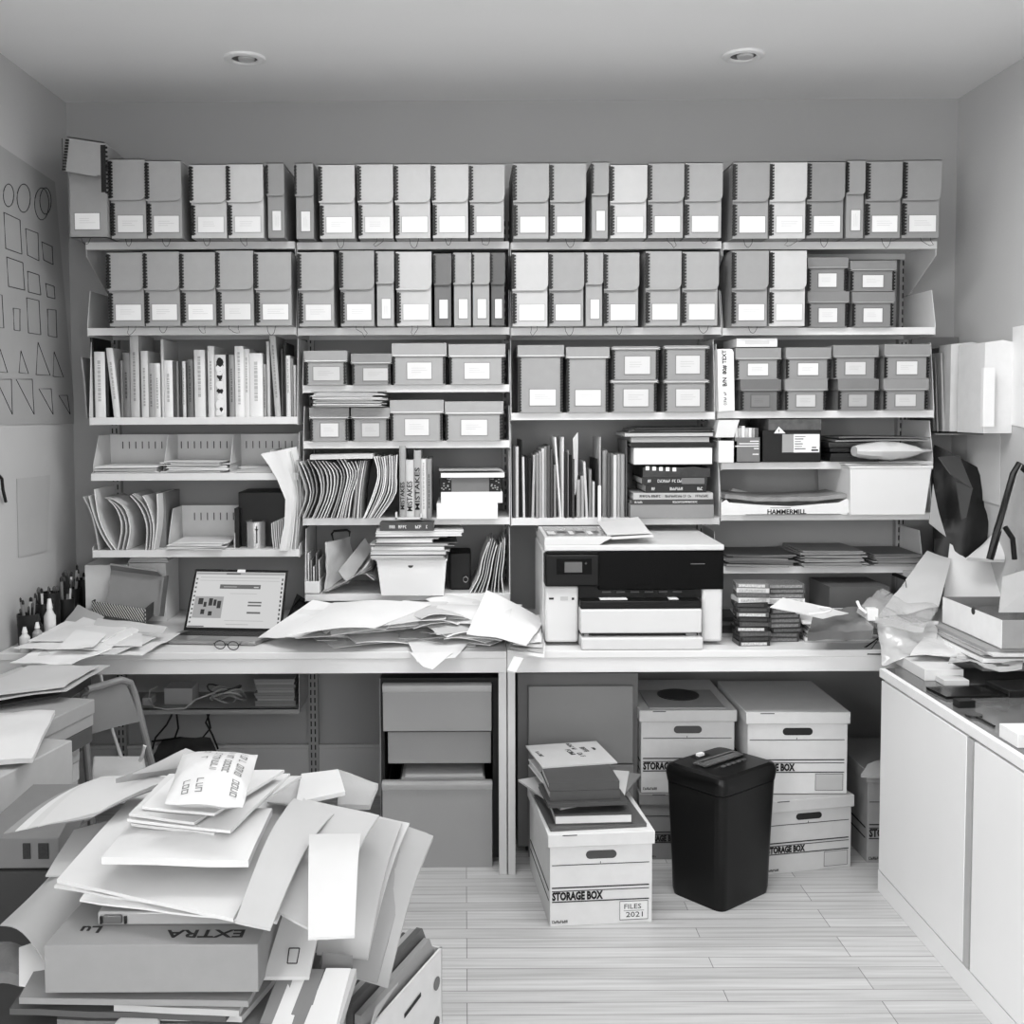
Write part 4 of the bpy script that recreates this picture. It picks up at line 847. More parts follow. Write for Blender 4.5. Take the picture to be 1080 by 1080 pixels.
mats = [emit(.8, .62, 'screen_white'), emit(.3, .3, 'screen_dark'), emit(.6, .45, 'screen_grey'), emit(.1, .08, 'screen_black')]
m = MB().prism(q4(A, B, TB, TA, .025, .975, .05, .955, nrm * .0002), nrm * .0006, 0)
def sq(a, b, c, d, mi, lv=1): m.prism(q4(A, B, TB, TA, a, b, c, d, nrm * (.0008 + .0002 * lv)), nrm * .0001, mi)
sq(.03, .97, .91, .945, 2); sq(.35, .5, .912, .94, 1, 2); sq(.08, .92, .86, .868, 2); sq(.08, .92, .81, .816, 2); sq(.3, .73, .68, .75, 1); sq(.34, .48, .705, .72, 2, 2); sq(.66, .71, .7, .715, 0, 2)
sq(.06, .36, .2, .55, 2); sq(.62, .76, .45, .475, 1); sq(.62, .76, .4, .425, 1); sq(.62, .76, .28, .31, 1); sq(.42, .7, .6, .606, 2); sq(.4, .8, .16, .166, 2); sq(.42, .65, .1, .108, 2); sq(.03, .2, .055, .075, 1)
for k in range(11): sq(.035, .055, .12 + .07 * k, .15 + .07 * k, 1); sq(.945, .962, .12 + .07 * k, .16 + .07 * k, (1, 3)[k % 2])
for (a, b, c, d) in ((.1, .15, .42, .52), (.16, .19, .38, .46), (.21, .25, .4, .52), (.26, .29, .4, .5), (.3, .34, .36, .48), (.14, .18, .26, .34), (.22, .26, .24, .31)): sq(a, b, c, d, 3, 2)
part(sc, 'display', m, mats)
part(sc, 'camera_cover', MB().prism(q4(A, B, TB, TA, .46, .545, .955, 1.0, nrm * .0003), nrm * .001), paper(.92))
# glasses
t = thing('eyeglasses', 'small round dark-rimmed eyeglasses lying before the laptop', 'eyeglasses', (PZ(241, 681, ZD).x, PZ(241, 681, ZD).y, ZD))
cs = []
for nm, u in (('left', 232), ('right', 246)):
    c = PZ(u, 680 + (u > 240), ZD + .017); cs.append(c); r = .0175
    part(t, 'rim', MB().tube([c + Vector((r * math.cos(q), -.004 * math.sin(q), r * .85 * math.sin(q))) for q in [k * math.pi / 10 for k in range(20)]], .0016, 6, closed=True), BLK)
    part(t, 'lens', MB().add([c + Vector((r * math.cos(q), -.004 * math.sin(q), r * .85 * math.sin(q))) for q in [k * math.pi / 10 for k in range(20)]], [tuple(range(20))]), plastic_clear('lens_glass', .3, .7))
part(t, 'bridge', MB().tube([cs[0] + Vector((.0175, 0, .002)), (cs[0] + cs[1]) / 2 + Vector((0, 0, .006)), cs[1] + Vector((-.0175, 0, .002))], .0014, 5), BLK)
for s, c in ((-1, cs[0]), (1, cs[1])): part(t, 'temple', MB().tube([c + Vector((.0175 * s, 0, .003)), c + Vector((.022 * s, .004, .004)), c + Vector((.012 * s, .09, -.004)), c + Vector((.008 * s, .12, -.014))], .0014, 5), BLK)
# ---- heap of papers in the middle of the left desk
def qsheet(q, th, tone, label, name='paper_sheet', cat='paper', group=None, n=8, amp=.002, mat=None, puff=0, seed=0, curl=None):
    c = [PZ(*p) for p in q]; g = []
    for i in range(n + 1):
        s = i / n; row = []
        for j in range(n + 1):
            r = j / n; p = c[0] * (1 - s) * (1 - r) + c[1] * s * (1 - r) + c[2] * s * r + c[3] * (1 - s) * r
            z = amp * noise.noise(p * 11 + Vector((seed, seed, 0))) + puff * (math.sin(math.pi * s) * math.sin(math.pi * r)) ** .6
            if curl: z += curl(s, r)
            row.append(p + Vector((0, 0, z)))
        g.append(row)
    m = MB().grid(g, lambda i, j: (0, 0, -th - 2 * 0 * puff))
    return solid(name, m, mat or paper(tone), label, cat, group)
def heap(x0, x1, y0, y1, z0, n, size, label, group, tones, rotj=.6, hh=(.002, .006), name='envelope', cat='paper', wave=.004, tilt=.02, peak=None):
    z = z0
    for k in range(n):
        f = k / max(1, n - 1); h = random.uniform(*hh); w, l = size[0] * random.uniform(.8, 1.1), size[1] * random.uniform(.8, 1.1)
        cx, cy = random.uniform(x0, x1), random.uniform(y0, y1)
        if peak: cx = cx * (1 - f * .5) + peak[0] * f * .5; cy = cy * (1 - f * .4) + peak[1] * f * .4
        R = random.uniform(-rotj, rotj) + (math.pi / 2 if random.random() < .5 else 0)
        ph = random.uniform(0, 9); tx, ty = random.uniform(-tilt, tilt), random.uniform(-tilt, tilt); g = []; ln = 8
        c, s = math.cos(R), math.sin(R)
        for i in range(ln + 1):
            row = []
            for j in range(ln + 1):
                a, b = (i / ln - .5) * w, (j / ln - .5) * l
                droop = -.02 * (abs(i / ln - .5) * 2) ** 3 * f if k > 3 else 0
                row.append(Vector((cx + a * c - b * s, min(YB - .01, cy + a * s + b * c), max(z0 + .001, z + h + tx * a * 4 + ty * b * 4 + wave * math.sin(ph + a * 14) * math.sin(ph * 2 + b * 11) + droop))))
            g.append(row)
        solid(name, MB().grid(g, (0, 0, -h * .8)), paper(random.choice(tones)), label, cat, group)
        z += h * .95
    return z
xa, xb = PZ(345, 680, ZD).x, PZ(410, 680, ZD).x
heap(xa, xb, 3.68, 3.86, ZD, 26, (.23, .32), 'white envelope or sheet in the left half of the desk paper heap', 'left half of the desk paper heap', (.93, .88, .9, .8, .93), .5, wave=.005)
xa, xb = PZ(455, 680, ZD).x, PZ(520, 680, ZD).x
heap(xa, xb, 3.68, 3.84, ZD, 30, (.23, .3), 'white envelope or sheet in the right half of the desk paper heap', 'right half of the desk paper heap', (.93, .88, .9, .75, .93, .82), .6, wave=.006)
z = ZD
qsheet([(272, 672, z + .02), (315, 672, z + .05), (385, 642, z + .09), (330, 633, z + .115)], .002, .93, 'white sheet sweeping up from the laptop onto the heap', amp=.004)
qsheet([(300, 667, z + .09), (395, 658, z + .10), (455, 634, z + .125), (352, 632, z + .135)], .002, .9, 'large pale sheet on top of the left part of the heap', amp=.006, curl=lambda s, r: -.012 * (2 * s - 1) ** 2)
qsheet([(398, 660, z + .085), (470, 652, z + .10), (480, 636, z + .10), (425, 633, z + .125)], .002, .85, 'printed pale envelope in the middle top of the heap', amp=.006)
qsheet([(492, 668, z + .07), (555, 681, z + .045), (575, 655, z + .05), (513, 622, z + .155)], .003, .92, 'large white envelope with a raised peak beside the printer', amp=.006, curl=lambda s, r: .008 * math.sin(s * 3))
for k in range(7): qsheet([(535 + 3 * k, 686 - 3 * k, z + .012 + .007 * k), (574 - k, 692 - 5 * k, z + .004 + .007 * k), (577 - k, 660 - 2 * k, z + .02 + .007 * k), (545, 655, z + .02 + .007 * k)], .003, random.choice((.9, .82, .7)), 'crumpled edge of white paper against the printer', group='crumpled sheets against the printer', amp=.01, seed=k)
qsheet([(440, 698, z + .004), (480, 694, z + .005), (500, 672, z + .01), (430, 676, z + .02)], .001, .88, 'white sheet poking over the desk edge at the heap foot', amp=.004)
qsheet([(446, 703, z - .0), (456, 706, z - .002), (478, 688, z + .012), (432, 688, z + .012)], .001, .9, 'pointed white sheet corner hanging over the desk front', amp=.002)
qsheet([(535, 707, z - .01), (544, 709, z - .012), (552, 694, z + .006), (542, 692, z + .006)], .001, .88, 'small white tab hanging over the joint of the two desks', amp=.001)
# ---- left part of the left desk
p0, p1 = P(87, 592, 3.98), P(133, 592, 3.98)
def vbox(u0, u1, v0, v1, yf, dep, tone, label, name, cat, group=None, z0=None, lid=None, mat=None, rot=0):
    a, b = P(u0, v0, yf), P(u1, v1, yf); z0 = b.z if z0 is None else z0
    t = thing(name, label, cat, ((a.x + b.x) / 2, yf + dep / 2, z0), group, (0, 0, rot))
    part(t, 'box_body', MB().box(a.x, b.x, yf, yf + dep, z0, a.z - (lid or 0)), mat or board(tone), .0015)
    if lid: part(t, 'lid', MB().box(a.x - .002, b.x + .002, yf - .002, yf + dep + .002, a.z - lid, a.z), mat or board(tone), .001)
    return t
vbox(88, 133, 596, 660, 3.98, .2, .82, 'white file box at the back of the left desk, behind the paper drift', 'file_box', 'box', None, ZD, rot=.06)
vbox(134, 176, 594, 655, 4.02, .18, .86, 'white file box behind the grey tilted lid on the left desk', 'file_box', 'box', None, ZD)
for k in range(4): lay(P(135 + k, 592, 4.02).x, P(178 - k, 592, 4.02).x, 4.02, 4.2, P(0, 594, 4.02).z + .001 + .005 * k, .0045, (.88, .8, .9, .75)[k], 'white folder lying on the file box behind the grey lid', 'folder', 'folder', 'folders on the file box')
yq = 3.93; m = MB(); q = [P(112, 640, yq - .03), P(166, 650, yq - .03), P(171, 608, yq + .02), P(117, 601, yq + .02)]
m.hexa(q, [p + Vector((0, .006, 0)) for p in q]); q2 = [P(117, 601, yq + .02), P(171, 608, yq + .02), P(166, 603, yq - .01), P(116, 596, yq - .01)]
m.hexa(q2, [p + Vector((0, .002, .006)) for p in q2]); m.hexa([P(166, 650, yq - .03), P(168, 650, yq - .03), P(173, 608, yq), P(171, 608, yq)], [P(172, 650, yq + .06), P(173, 650, yq + .06), P(178, 607, yq + .08), P(177, 607, yq + .08)])
solid('tilted_box', m, board(.5), 'shallow grey box tilted upright behind the striped tray', 'box')
# striped tray
def striped():
    m = bpy.data.materials.new('diagonal_stripe_card'); m.use_nodes = True; nt = m.node_tree; b = nt.nodes['Principled BSDF']
    tc = nt.nodes.new('ShaderNodeTexCoord'); mp = nt.nodes.new('ShaderNodeMapping'); mp.inputs['Rotation'].default_value = (0, math.radians(40), 0)
    w = nt.nodes.new('ShaderNodeTexWave'); w.bands_direction = 'X'; w.inputs['Scale'].default_value = 33; w.inputs['Distortion'].default_value = 0
    r = nt.nodes.new('ShaderNodeValToRGB'); r.color_ramp.elements[0].position = .42; r.color_ramp.elements[1].position = .55; r.color_ramp.elements[0].color = (.02, .02, .02, 1); r.color_ramp.elements[1].color = (.75, .75, .75, 1)
    nt.links.new(tc.outputs['Object'], mp.inputs[0]); nt.links.new(mp.outputs[0], w.inputs['Vector']); nt.links.new(w.outputs['Fac'], r.inputs[0]); nt.links.new(r.outputs[0], b.inputs['Base Color']); b.inputs['Roughness'].default_value = .6
    return m
z0 = ZD + .045; A1, B1, C1 = PZ(97, 648, z0), PZ(153, 657, z0), PZ(166, 646, z0); D1 = A1 + C1 - B1; hh = Vector((0, 0, .05))
t = thing('striped_tray', 'small open tray with diagonal black and white stripes, full of bits', 'tray', ((A1.x + C1.x) / 2, (A1.y + C1.y) / 2, z0))
for a, b, nm in ((A1, B1, 'tray_front'), (B1, C1, 'tray_side'), (C1, D1, 'tray_back'), (D1, A1, 'tray_side')):
    n_ = (b - a).cross(Vector((0, 0, 1))).normalized() * -.003
    part(t, nm, MB().prism([a, b, b + hh, a + hh], n_), striped() if nm == 'tray_front' else board(.25))
part(t, 'tray_floor', MB().prism([A1, B1, C1, D1], (0, 0, .003)), board(.5))
cn = (A1 + C1) / 2
crumple([cn + Vector((-.06, -.02, .045)), cn + Vector((.0, -.03, .05)), cn + Vector((.0, .03, .06)), cn + Vector((-.05, .03, .055))], .012, G(.7, .2, 0, .15, 30, .5, 'glossy_sleeve'), 'crumpled clear wrapper in the striped tray', 'wrapper', 'wrapper', None, .02)
crumple([cn + Vector((.01, -.02, .07)), cn + Vector((.08, -.03, .045)), cn + Vector((.09, .02, .045)), cn + Vector((.02, .02, .085))], .004, paper(.9), 'white card leaning out of the striped tray', 'card', 'paper', None, .002)
g = 'white papers drifted over the left end of the desk'
dq = [([(62, 662, .03), (100, 664, .04), (110, 650, .05), (82, 638, .07)], .72, 'grey'), ([(20, 695, .01), (150, 690, .01), (190, 668, .015), (60, 665, .02)], .88, ''), ([(40, 690, .02), (120, 690, .022), (165, 672, .03), (78, 660, .035)], .85, ''), ([(15, 684, .03), (110, 684, .035), (150, 664, .045), (70, 655, .05)], .92, ''),
      ([(30, 676, .042), (108, 676, .044), (135, 661, .05), (88, 652, .055)], .9, ''), ([(10, 700, .004), (75, 700, .02), (118, 684, .03), (60, 672, .04)], .94, ''), ([(98, 661, .045), (171, 667, .05), (176, 661, .055), (103, 652, .06)], .8, ''), ([(112, 680, .035), (150, 680, .035), (150, 668, .045), (118, 667, .045)], .86, ''), ([(60, 684, .045), (98, 682, .05), (112, 668, .055), (80, 664, .06)], .93, '')]
nmz = ['grey folder corner under the striped tray', 'widest white sheet under the paper drift', 'second sheet of the drift, right part', 'white sheet fanned at the upper left of the drift', 'small white sheet high in the drift', 'white sheet curling toward the desk front edge at far left', 'pale folded envelope directly before the striped tray', 'round-cornered booklet at the right of the drift', 'topmost small sheet of the drift']
for k, (q, tn, _) in enumerate(dq): qsheet([(u, v, ZD + .008 + h) for u, v, h in q], .003, tn, nmz[k], group=None, amp=.009, seed=k * 3)
qsheet([(22, 716, ZD - .07), (55, 716, ZD - .07), (80, 694, ZD + .01), (25, 694, ZD + .01)], .001, .93, 'white sheet hanging down over the desk front at far left', amp=.003)
# pens along the left wall
t0 = random.Random(3)
pg = 'pens and brushes standing along the left wall'
for k in range(6):
    yy = 3.62 + .1 * k; xx = XL + .06 + .015 * (k % 2); r = .036; h = .11 + .02 * (k % 3)
    tt = thing('pen_cup', '%s dark pen cup along the left wall, counted from the front' % NUM[k].replace('leftmost', 'first'), 'pen cup', (xx, yy, ZD), 'dark pen cups')
    m = MB(); prof = [(.001, 0), (r * .9, 0), (r, h), (r - .003, h), (r * .9 - .003, .004), (.001, .004)]
    m.surf([[(xx + a * math.cos(q), yy + a * math.sin(q), ZD + b) for a, b in prof] for q in [2 * math.pi * i / 20 for i in range(21)]]); part(tt, 'cup_body', m, G(.1, .35, 0, .05, 20, .05, 'dark_cup'))
    for j in range(7):
        a = t0.uniform(0, 6.28); rr = r * .6; l = t0.uniform(.12, .2) + (.02 if k > 2 else 0); bx, by = xx + rr * .5 * math.cos(a), yy + rr * .5 * math.sin(a); tx, ty = xx + rr * 1.2 * math.cos(a), yy + rr * 1.2 * math.sin(a)
        tn = t0.choice((.08, .12, .8, .15, .5, .1, .65)); b0 = Vector((bx, by, ZD + .006)); b1 = Vector((tx, ty, ZD + l)); pr = t0.uniform(.0032, .0055)
        p = thing('pen', '%s pen or brush standing in the %s pen cup from the front' % (tone_word(tn), NUM[k].replace('leftmost', 'first')), 'pen', tuple(b0), pg + ', %s cup' % NUM[k].replace('leftmost', 'first'))
        d = b1 - b0; part(p, 'barrel', MB().tube([b0, b0 + d * .9], pr, 8), G(tn, .35, name='pen_barrel')); part(p, 'tip', MB().tube([b0 + d * .9, b0 + d * .97, b1], [pr * 1.15, pr * 1.1, pr * .3], 8), G(.08 if tn > .3 else .3, .4, name='pen_tip'))
for k, (u, v, h, tn, r) in enumerate(((30, 690, .085, .82, .017), (18, 688, .09, .6, .016), (5, 690, .11, .12, .016), (41, 676, .15, .85, .02))):
    p = PX(u, v, XL + .10 + .02 * (k % 2)); p = Vector((XL + .09 + .02 * (k % 2), 3.52 + .055 * k, ZD))
    t = thing('small_bottle', ('white bottle with a nozzle', 'grey squat bottle', 'black bottle', 'tall white tube bottle')[k] + ' at the front left corner of the desk', 'bottle', tuple(p))
    prof = [(.001, 0), (r, 0), (r, h * .6), (r * .5, h * .72), (r * .45, h * .8)]
    part(t, 'bottle_body', MB().surf([[(p.x + a * math.cos(q), p.y + a * math.sin(q), ZD + b) for a, b in prof] for q in [2 * math.pi * i / 20 for i in range(21)]]), G(tn, .3, name='bottle_plastic'))
    part(t, 'cap', MB().cyl((p.x, p.y, ZD + h * .78), r * .55, h * .22, 16, r2=r * .3), G(.9 if tn > .2 else .15, .3, name='cap_plastic'))
# cables beside the laptop, dark objects right of it
m = MB().tube([P(u, v, yy) for u, v, yy in ((303, 655, 4.0), (309, 640, 4.05), (316, 632, 4.1), (322, 634, 4.1), (330, 640, 4.05), (318, 648, 4.0), (306, 656, 3.95))], .003, 6); solid('cable', m, BLK, 'black cable looping behind the laptop', 'cable')
crumple([P(300, 655, 4.05), P(330, 648, 4.05), P(328, 636, 4.12), P(313, 626, 4.12)], .01, G(.15, .6, name='dark_cloth'), 'dark folded pouch behind the laptop at right', 'pouch', 'pouch', None, .012)
# ---- right desk: cassettes, books, prints
g = 'cassettes stacked right of the printer'; z = ZD; rr = random.Random(5)
for k in range(13):
    h = .0165; u0 = 777 + rr.uniform(-1, 3) - (1 if k > 9 else 0); w = .108; a = P(u0, 690, 3.56); tn = (.2, .15, .3, .1, .25, .08, .3, .2, .12, .85, .35, .8, .45)[k]
    t = thing('cassette_case', '%s cassette case, %s from the bottom of the stack next to the printer' % (tone_word(tn), 'lowest' if k == 0 else NUM[k]), 'cassette', (a.x + w / 2, 3.6, z), g, (0, 0, rr.uniform(-.15, .1)))
    t.location.y = 3.6; part(t, 'case', MB().box(a.x, a.x + w, 3.56, 3.64, z, z + h - .0005), G(tn, .2, 0, .1, 30, 0, 'case_plastic'), .001)
    part(t, 'inlay', MB().box(a.x + .008, a.x + w - .012, 3.5585, 3.56, z + .003, z + h - .004), G(.75 if tn < .5 and k % 3 == 0 else tn * .7 + .12, .4, 0, .4, 150, 0, 'inlay_print'))
    z += h
z = ZD; g = 'cassettes and discs in the second stack right of the printer'
for k in range(12):
    h = .0165 if k != 8 else .02; a = P(811 + rr.uniform(-2, 2), 690, 3.62); w = .125 if k > 7 else .108; tn = (.3, .25, .2, .35, .3, .25, .3, .22, .9, .35, .3, .4)[k]
    t = thing('cassette_case', '%s cassette case, %s from the bottom of the second stack from the printer' % (tone_word(tn), 'lowest' if k == 0 else NUM[k]), 'cassette', (a.x + w / 2, 3.66, z), g, (0, 0, rr.uniform(-.1, .1)))
    part(t, 'case', MB().box(a.x, a.x + w, 3.62, 3.72, z, z + h - .0005), G(tn, .2, 0, .15, 40, 0, 'case_plastic'), .001)
    part(t, 'inlay', MB().box(a.x + .005, a.x + w - .008, 3.6185, 3.62, z + .003, z + h - .004), G(tn + .15 if tn < .8 else .95, .4, 0, .5, 120, 0, 'inlay_print')); z += h
zt2 = z
rk = random.Random(9)
for k in range(5): lay(P(755, 690, 3.75).x, P(779 - k, 690, 3.75).x, 3.7, 3.86, ZD + .014 * k, .0135, (.6, .2, .15, .3, .12)[k], '%s small item in the dark pile between printer and cassettes' % ('lowest', 'second', 'third', 'fourth', 'topmost')[k], 'small_box', 'box', None, rk.uniform(-.1, .1))
qsheet([(812, 640, zt2 + .003), (868, 652, ZD + .14), (895, 646, ZD + .13), (826, 630, zt2 + .01)], .002, .85, 'white curved sheet with a hole bridging the cassettes', amp=.004)
m = MB(); c = PZ(858, 643, ZD + .165); m.tube([c + Vector((.055 * math.cos(q), .045 * math.sin(q), .006 * math.cos(q) - .003)) for q in [k * math.pi / 12 for k in range(24)]], .003, 6, closed=True); solid('hoop', m, G(.9, .3, name='hoop_plastic'), 'pale oval hoop lying on the curved white sheet', 'ring')
z = ZD
for k in range(9):
    h = (.006, .009, .006, .008, .005, .01, .006, .006, .007)[k]; lay(P(853 + rk.uniform(-4, 6), 690, 3.6).x, P(930 + rk.uniform(-5, 5), 690, 3.6).x, 3.6, 3.86, z, h, (.7, .85, .6, .9, .8, .5, .88, .75, .9)[k], '%s booklet in the low pile at the right of the cassettes, from the bottom' % ('lowest' if k == 0 else NUM[k]), 'booklet', 'booklet', None, rk.uniform(-.12, .12), wave=.002); z += h + .001
crumple([PZ(852, 668, z + .01), PZ(920, 668, z + .01), PZ(925, 642, z + .045), PZ(862, 640, z + .05)], .03, G(.42, .2, 0, .3, 9, .5, 'glossy_print'), 'glossy dark print or bag on the booklet pile', 'glossy_bag', 'bag', None, .02, puff=.015)
lay(P(872, 620, 3.95).x, P(935, 620, 3.95).x, 3.92, 4.15, ZD + .001, P(0, 622, 3.95).z - ZD, .36, 'dark grey stack of flat sheets at the back right of the desk', 'flat_box', 'box')
# ---- under the desks
z = P(230, 744, 4.02).z; SH['u'] = z
t = thing('wall_shelf', 'small shelf under the left desk holding cables and paper', 'shelf', (-1.0, 4.1, z - .02)); xa, xb = BX[0] + .01, P(315, 745, 3.98).x
m = MB().box(xa, xb, 3.98, YB - .034, z - .006, z).box(xa, xb, 3.98, 3.984, z - .022, z); part(t, 'shelf_board', m, G(.62, .45, name='shelf_grey'), .0008)
part(t, 'shelf_bracket', MB().prism([(xb, 3.985, z - .02), (xb, YB - .034, z - .02), (xb, YB - .034, z + .14), (xb, 3.99, z + .14)], (.002, 0, 0)), G(.7, .45, name='shelf_grey'))
z += .001
vbox(173, 203, 726, 743, 4.03, .1, .72, 'small pale plastic box on the under-desk shelf', 'power_adapter', 'adapter', None, z)
vbox(150, 160, 736, 744, 4.02, .06, .75, 'tiny pale box at the left of the under-desk shelf', 'small_box', 'box', None, z)
for k in range(10):
    lay(P(270 + rk.uniform(-2, 2), 740, 4.0).x, P(311 + rk.uniform(-1, 1), 740, 4.0).x, 4.0, 4.2, z + .0105 * k, .0098, (.55, .5, .6)[k % 3], 'flat folder in the low stack on the under-desk shelf', 'folder', 'folder', 'folders on the under-desk shelf')
for k in range(5):
    c = P(240 + rk.uniform(-5, 5), 740, 4.08); pts = [c + Vector((rk.uniform(-.05, .05), rk.uniform(-.04, .04), .004 + .01 * j * .9)) for j in range(8)]; solid('cable_coil', MB().tube([c + Vector(((.05 + .004 * k) * math.cos(q + k), .03 * math.sin(q + k), .01 + .011 * k + .012 * math.sin(q * 2 + k))) for q in [i * math.pi / 8 for i in range(16)]], .0035, 6, closed=True), G((.75, .6, .8, .7, .3)[k], .4, name='cable_rubber'), 'loop of pale coiled cable on the under-desk shelf', 'cable', 'coiled cable loops on the under-desk shelf')
m = MB().tube([P(u, v, yy) for u, v, yy in ((166, 724, 4.1), (158, 728, 4.05), (157, 738, 4.02), (163, 746, 3.97), (176, 748, 3.96), (195, 747, 3.96), (206, 738, 4.0), (232, 728, 4.06))], .003, 6); solid('cable', m, G(.75, .4, name='cable_rubber'), 'pale cable arching over the under-desk shelf edge', 'cable')
for k, pr in enumerate((((183, 750), (176, 764), (164, 778), (158, 800)), ((186, 750), (188, 768), (182, 785), (184, 800)), ((218, 750), (222, 768), (212, 780), (190, 778), (160, 782)), ((222, 750), (217, 762), (224, 775), (230, 790)))):
    solid('cable', MB().tube([P(u, v, 4.12 - .01 * k) for u, v in pr], .004, 6), BLK, '%s black cable hanging beneath the under-desk shelf' % ('leftmost', 'second', 'third', 'rightmost')[k], 'cable')
crumple([P(160, 800, 4.0), P(232, 800, 4.0), P(222, 778, 4.1), P(170, 778, 4.1)], .02, G(.3, .25, 0, .25, 12, .5, 'dark_bag'), 'dark crumpled plastic bag hanging under the desk', 'bag', 'bag', None, .02)
# drawer unit
y = 3.6; x0, x1 = P(402, 800, y).x, P(526, 800, y).x; zt = P(460, 712, y).z
t = thing('drawer_cabinet', 'grey three-drawer file cabinet under the left desk', 'cabinet', ((x0 + x1) / 2, 3.85, 0))
m = MB().box(x0, x0 + .012, y, 4.15, .02, zt - .01).box(x1 - .02, x1, y, 4.15, .02, zt - .01).box(x0 + .012, x1 - .02, 4.13, 4.15, .02, zt - .01).box(x0 + .012, x1 - .02, y, 4.13, zt - .03, zt - .01).box(x0 + .012, x1 - .02, y, 4.13, .02, .04)
part(t, 'cabinet_body', m, G(.1, .5, name='cabinet_black')); part(t, 'side_panel', MB().box(x0 - .004, x0 - .0005, y, 4.15, .02, zt - .01), G(.55, .5, name='cabinet_grey')); part(t, 'plinth', MB().box(x0 + .02, x1 - .02, y + .04, 4.1, 0, .02), BLK)
DG = G(.6, .5, 0, .02, 8, .02, 'drawer_grey')
for a, b, va, vb, yo, nm in ((403.5, 518.5, 721, 771, -.035, 1), (409, 518, 772, 805, .012, 0), (403, 519.5, 824, 922, -.035, 1)):
    q, r = P(a, va, y + yo), P(b, vb, y + yo); d = part(t, 'drawer', MB().box(q.x, r.x, y + yo, y + yo + .018, r.z, q.z), DG, .002)
    part(d, 'drawer_tray', MB().box(q.x + .012, r.x - .02, y + yo + .018, 4.08, r.z + .01, r.z + .015).box(q.x + .012, q.x + .016, y + yo + .018, 4.08, r.z + .015, q.z - .03).box(r.x - .024, r.x - .02, y + yo + .018, 4.08, r.z + .015, q.z - .03), G(.25, .5, name='drawer_inside'))
    if nm: part(d, 'drawer_pull', MB().prism([(q.x, y + yo - .002, q.z), (q.x, y + yo - .016, q.z - .004), (q.x, y + yo - .016, q.z - .01), (q.x, y + yo - .002, q.z - .03)], (r.x - q.x, 0, 0)), G(.72, .4, name='pull_grey'))
zf = P(0, 824, y).z
for k in range(6): lay(P(416 + 3 * (k % 3), 0, 3.7).x, P(508 - 3 * (k % 2), 0, 3.7).x, 3.62, 3.95, zf - .055 + .011 * k, .0105, (.8, .55, .7, .4, .75, .82)[k], 'papers stacked in the open bottom drawer of the file cabinet', 'folder', 'folder', 'papers in the open bottom drawer', rk.uniform(-.02, .02))
# closed grey cabinet under the right desk
y = 3.66; x0, x1 = P(546, 800, y).x, P(673, 800, y).x; z1 = P(0, 713, y).z
t = thing('low_cabinet', 'closed mid grey cabinet behind the front storage box', 'cabinet', ((x0 + x1) / 2, 3.9, 0))
part(t, 'cabinet_body', MB().box(x0, x1, y + .004, 4.15, .03, z1), G(.42, .5, 0, .03, 6, .02, 'cabinet_mid'), .002)
for va, vb in ((723, 804), (806, 912)): q, r = P(557, va, y), P(667, vb, y); part(t, 'door_panel', MB().box(q.x, r.x, y - .012, y + .002, r.z, q.z), G(.52, .45, 0, .03, 6, .02, 'cabinet_door'), .002)
part(t, 'foot_rail', MB().box(x0 + .03, x1 - .03, y + .04, 4.1, 0, .03), BLK)
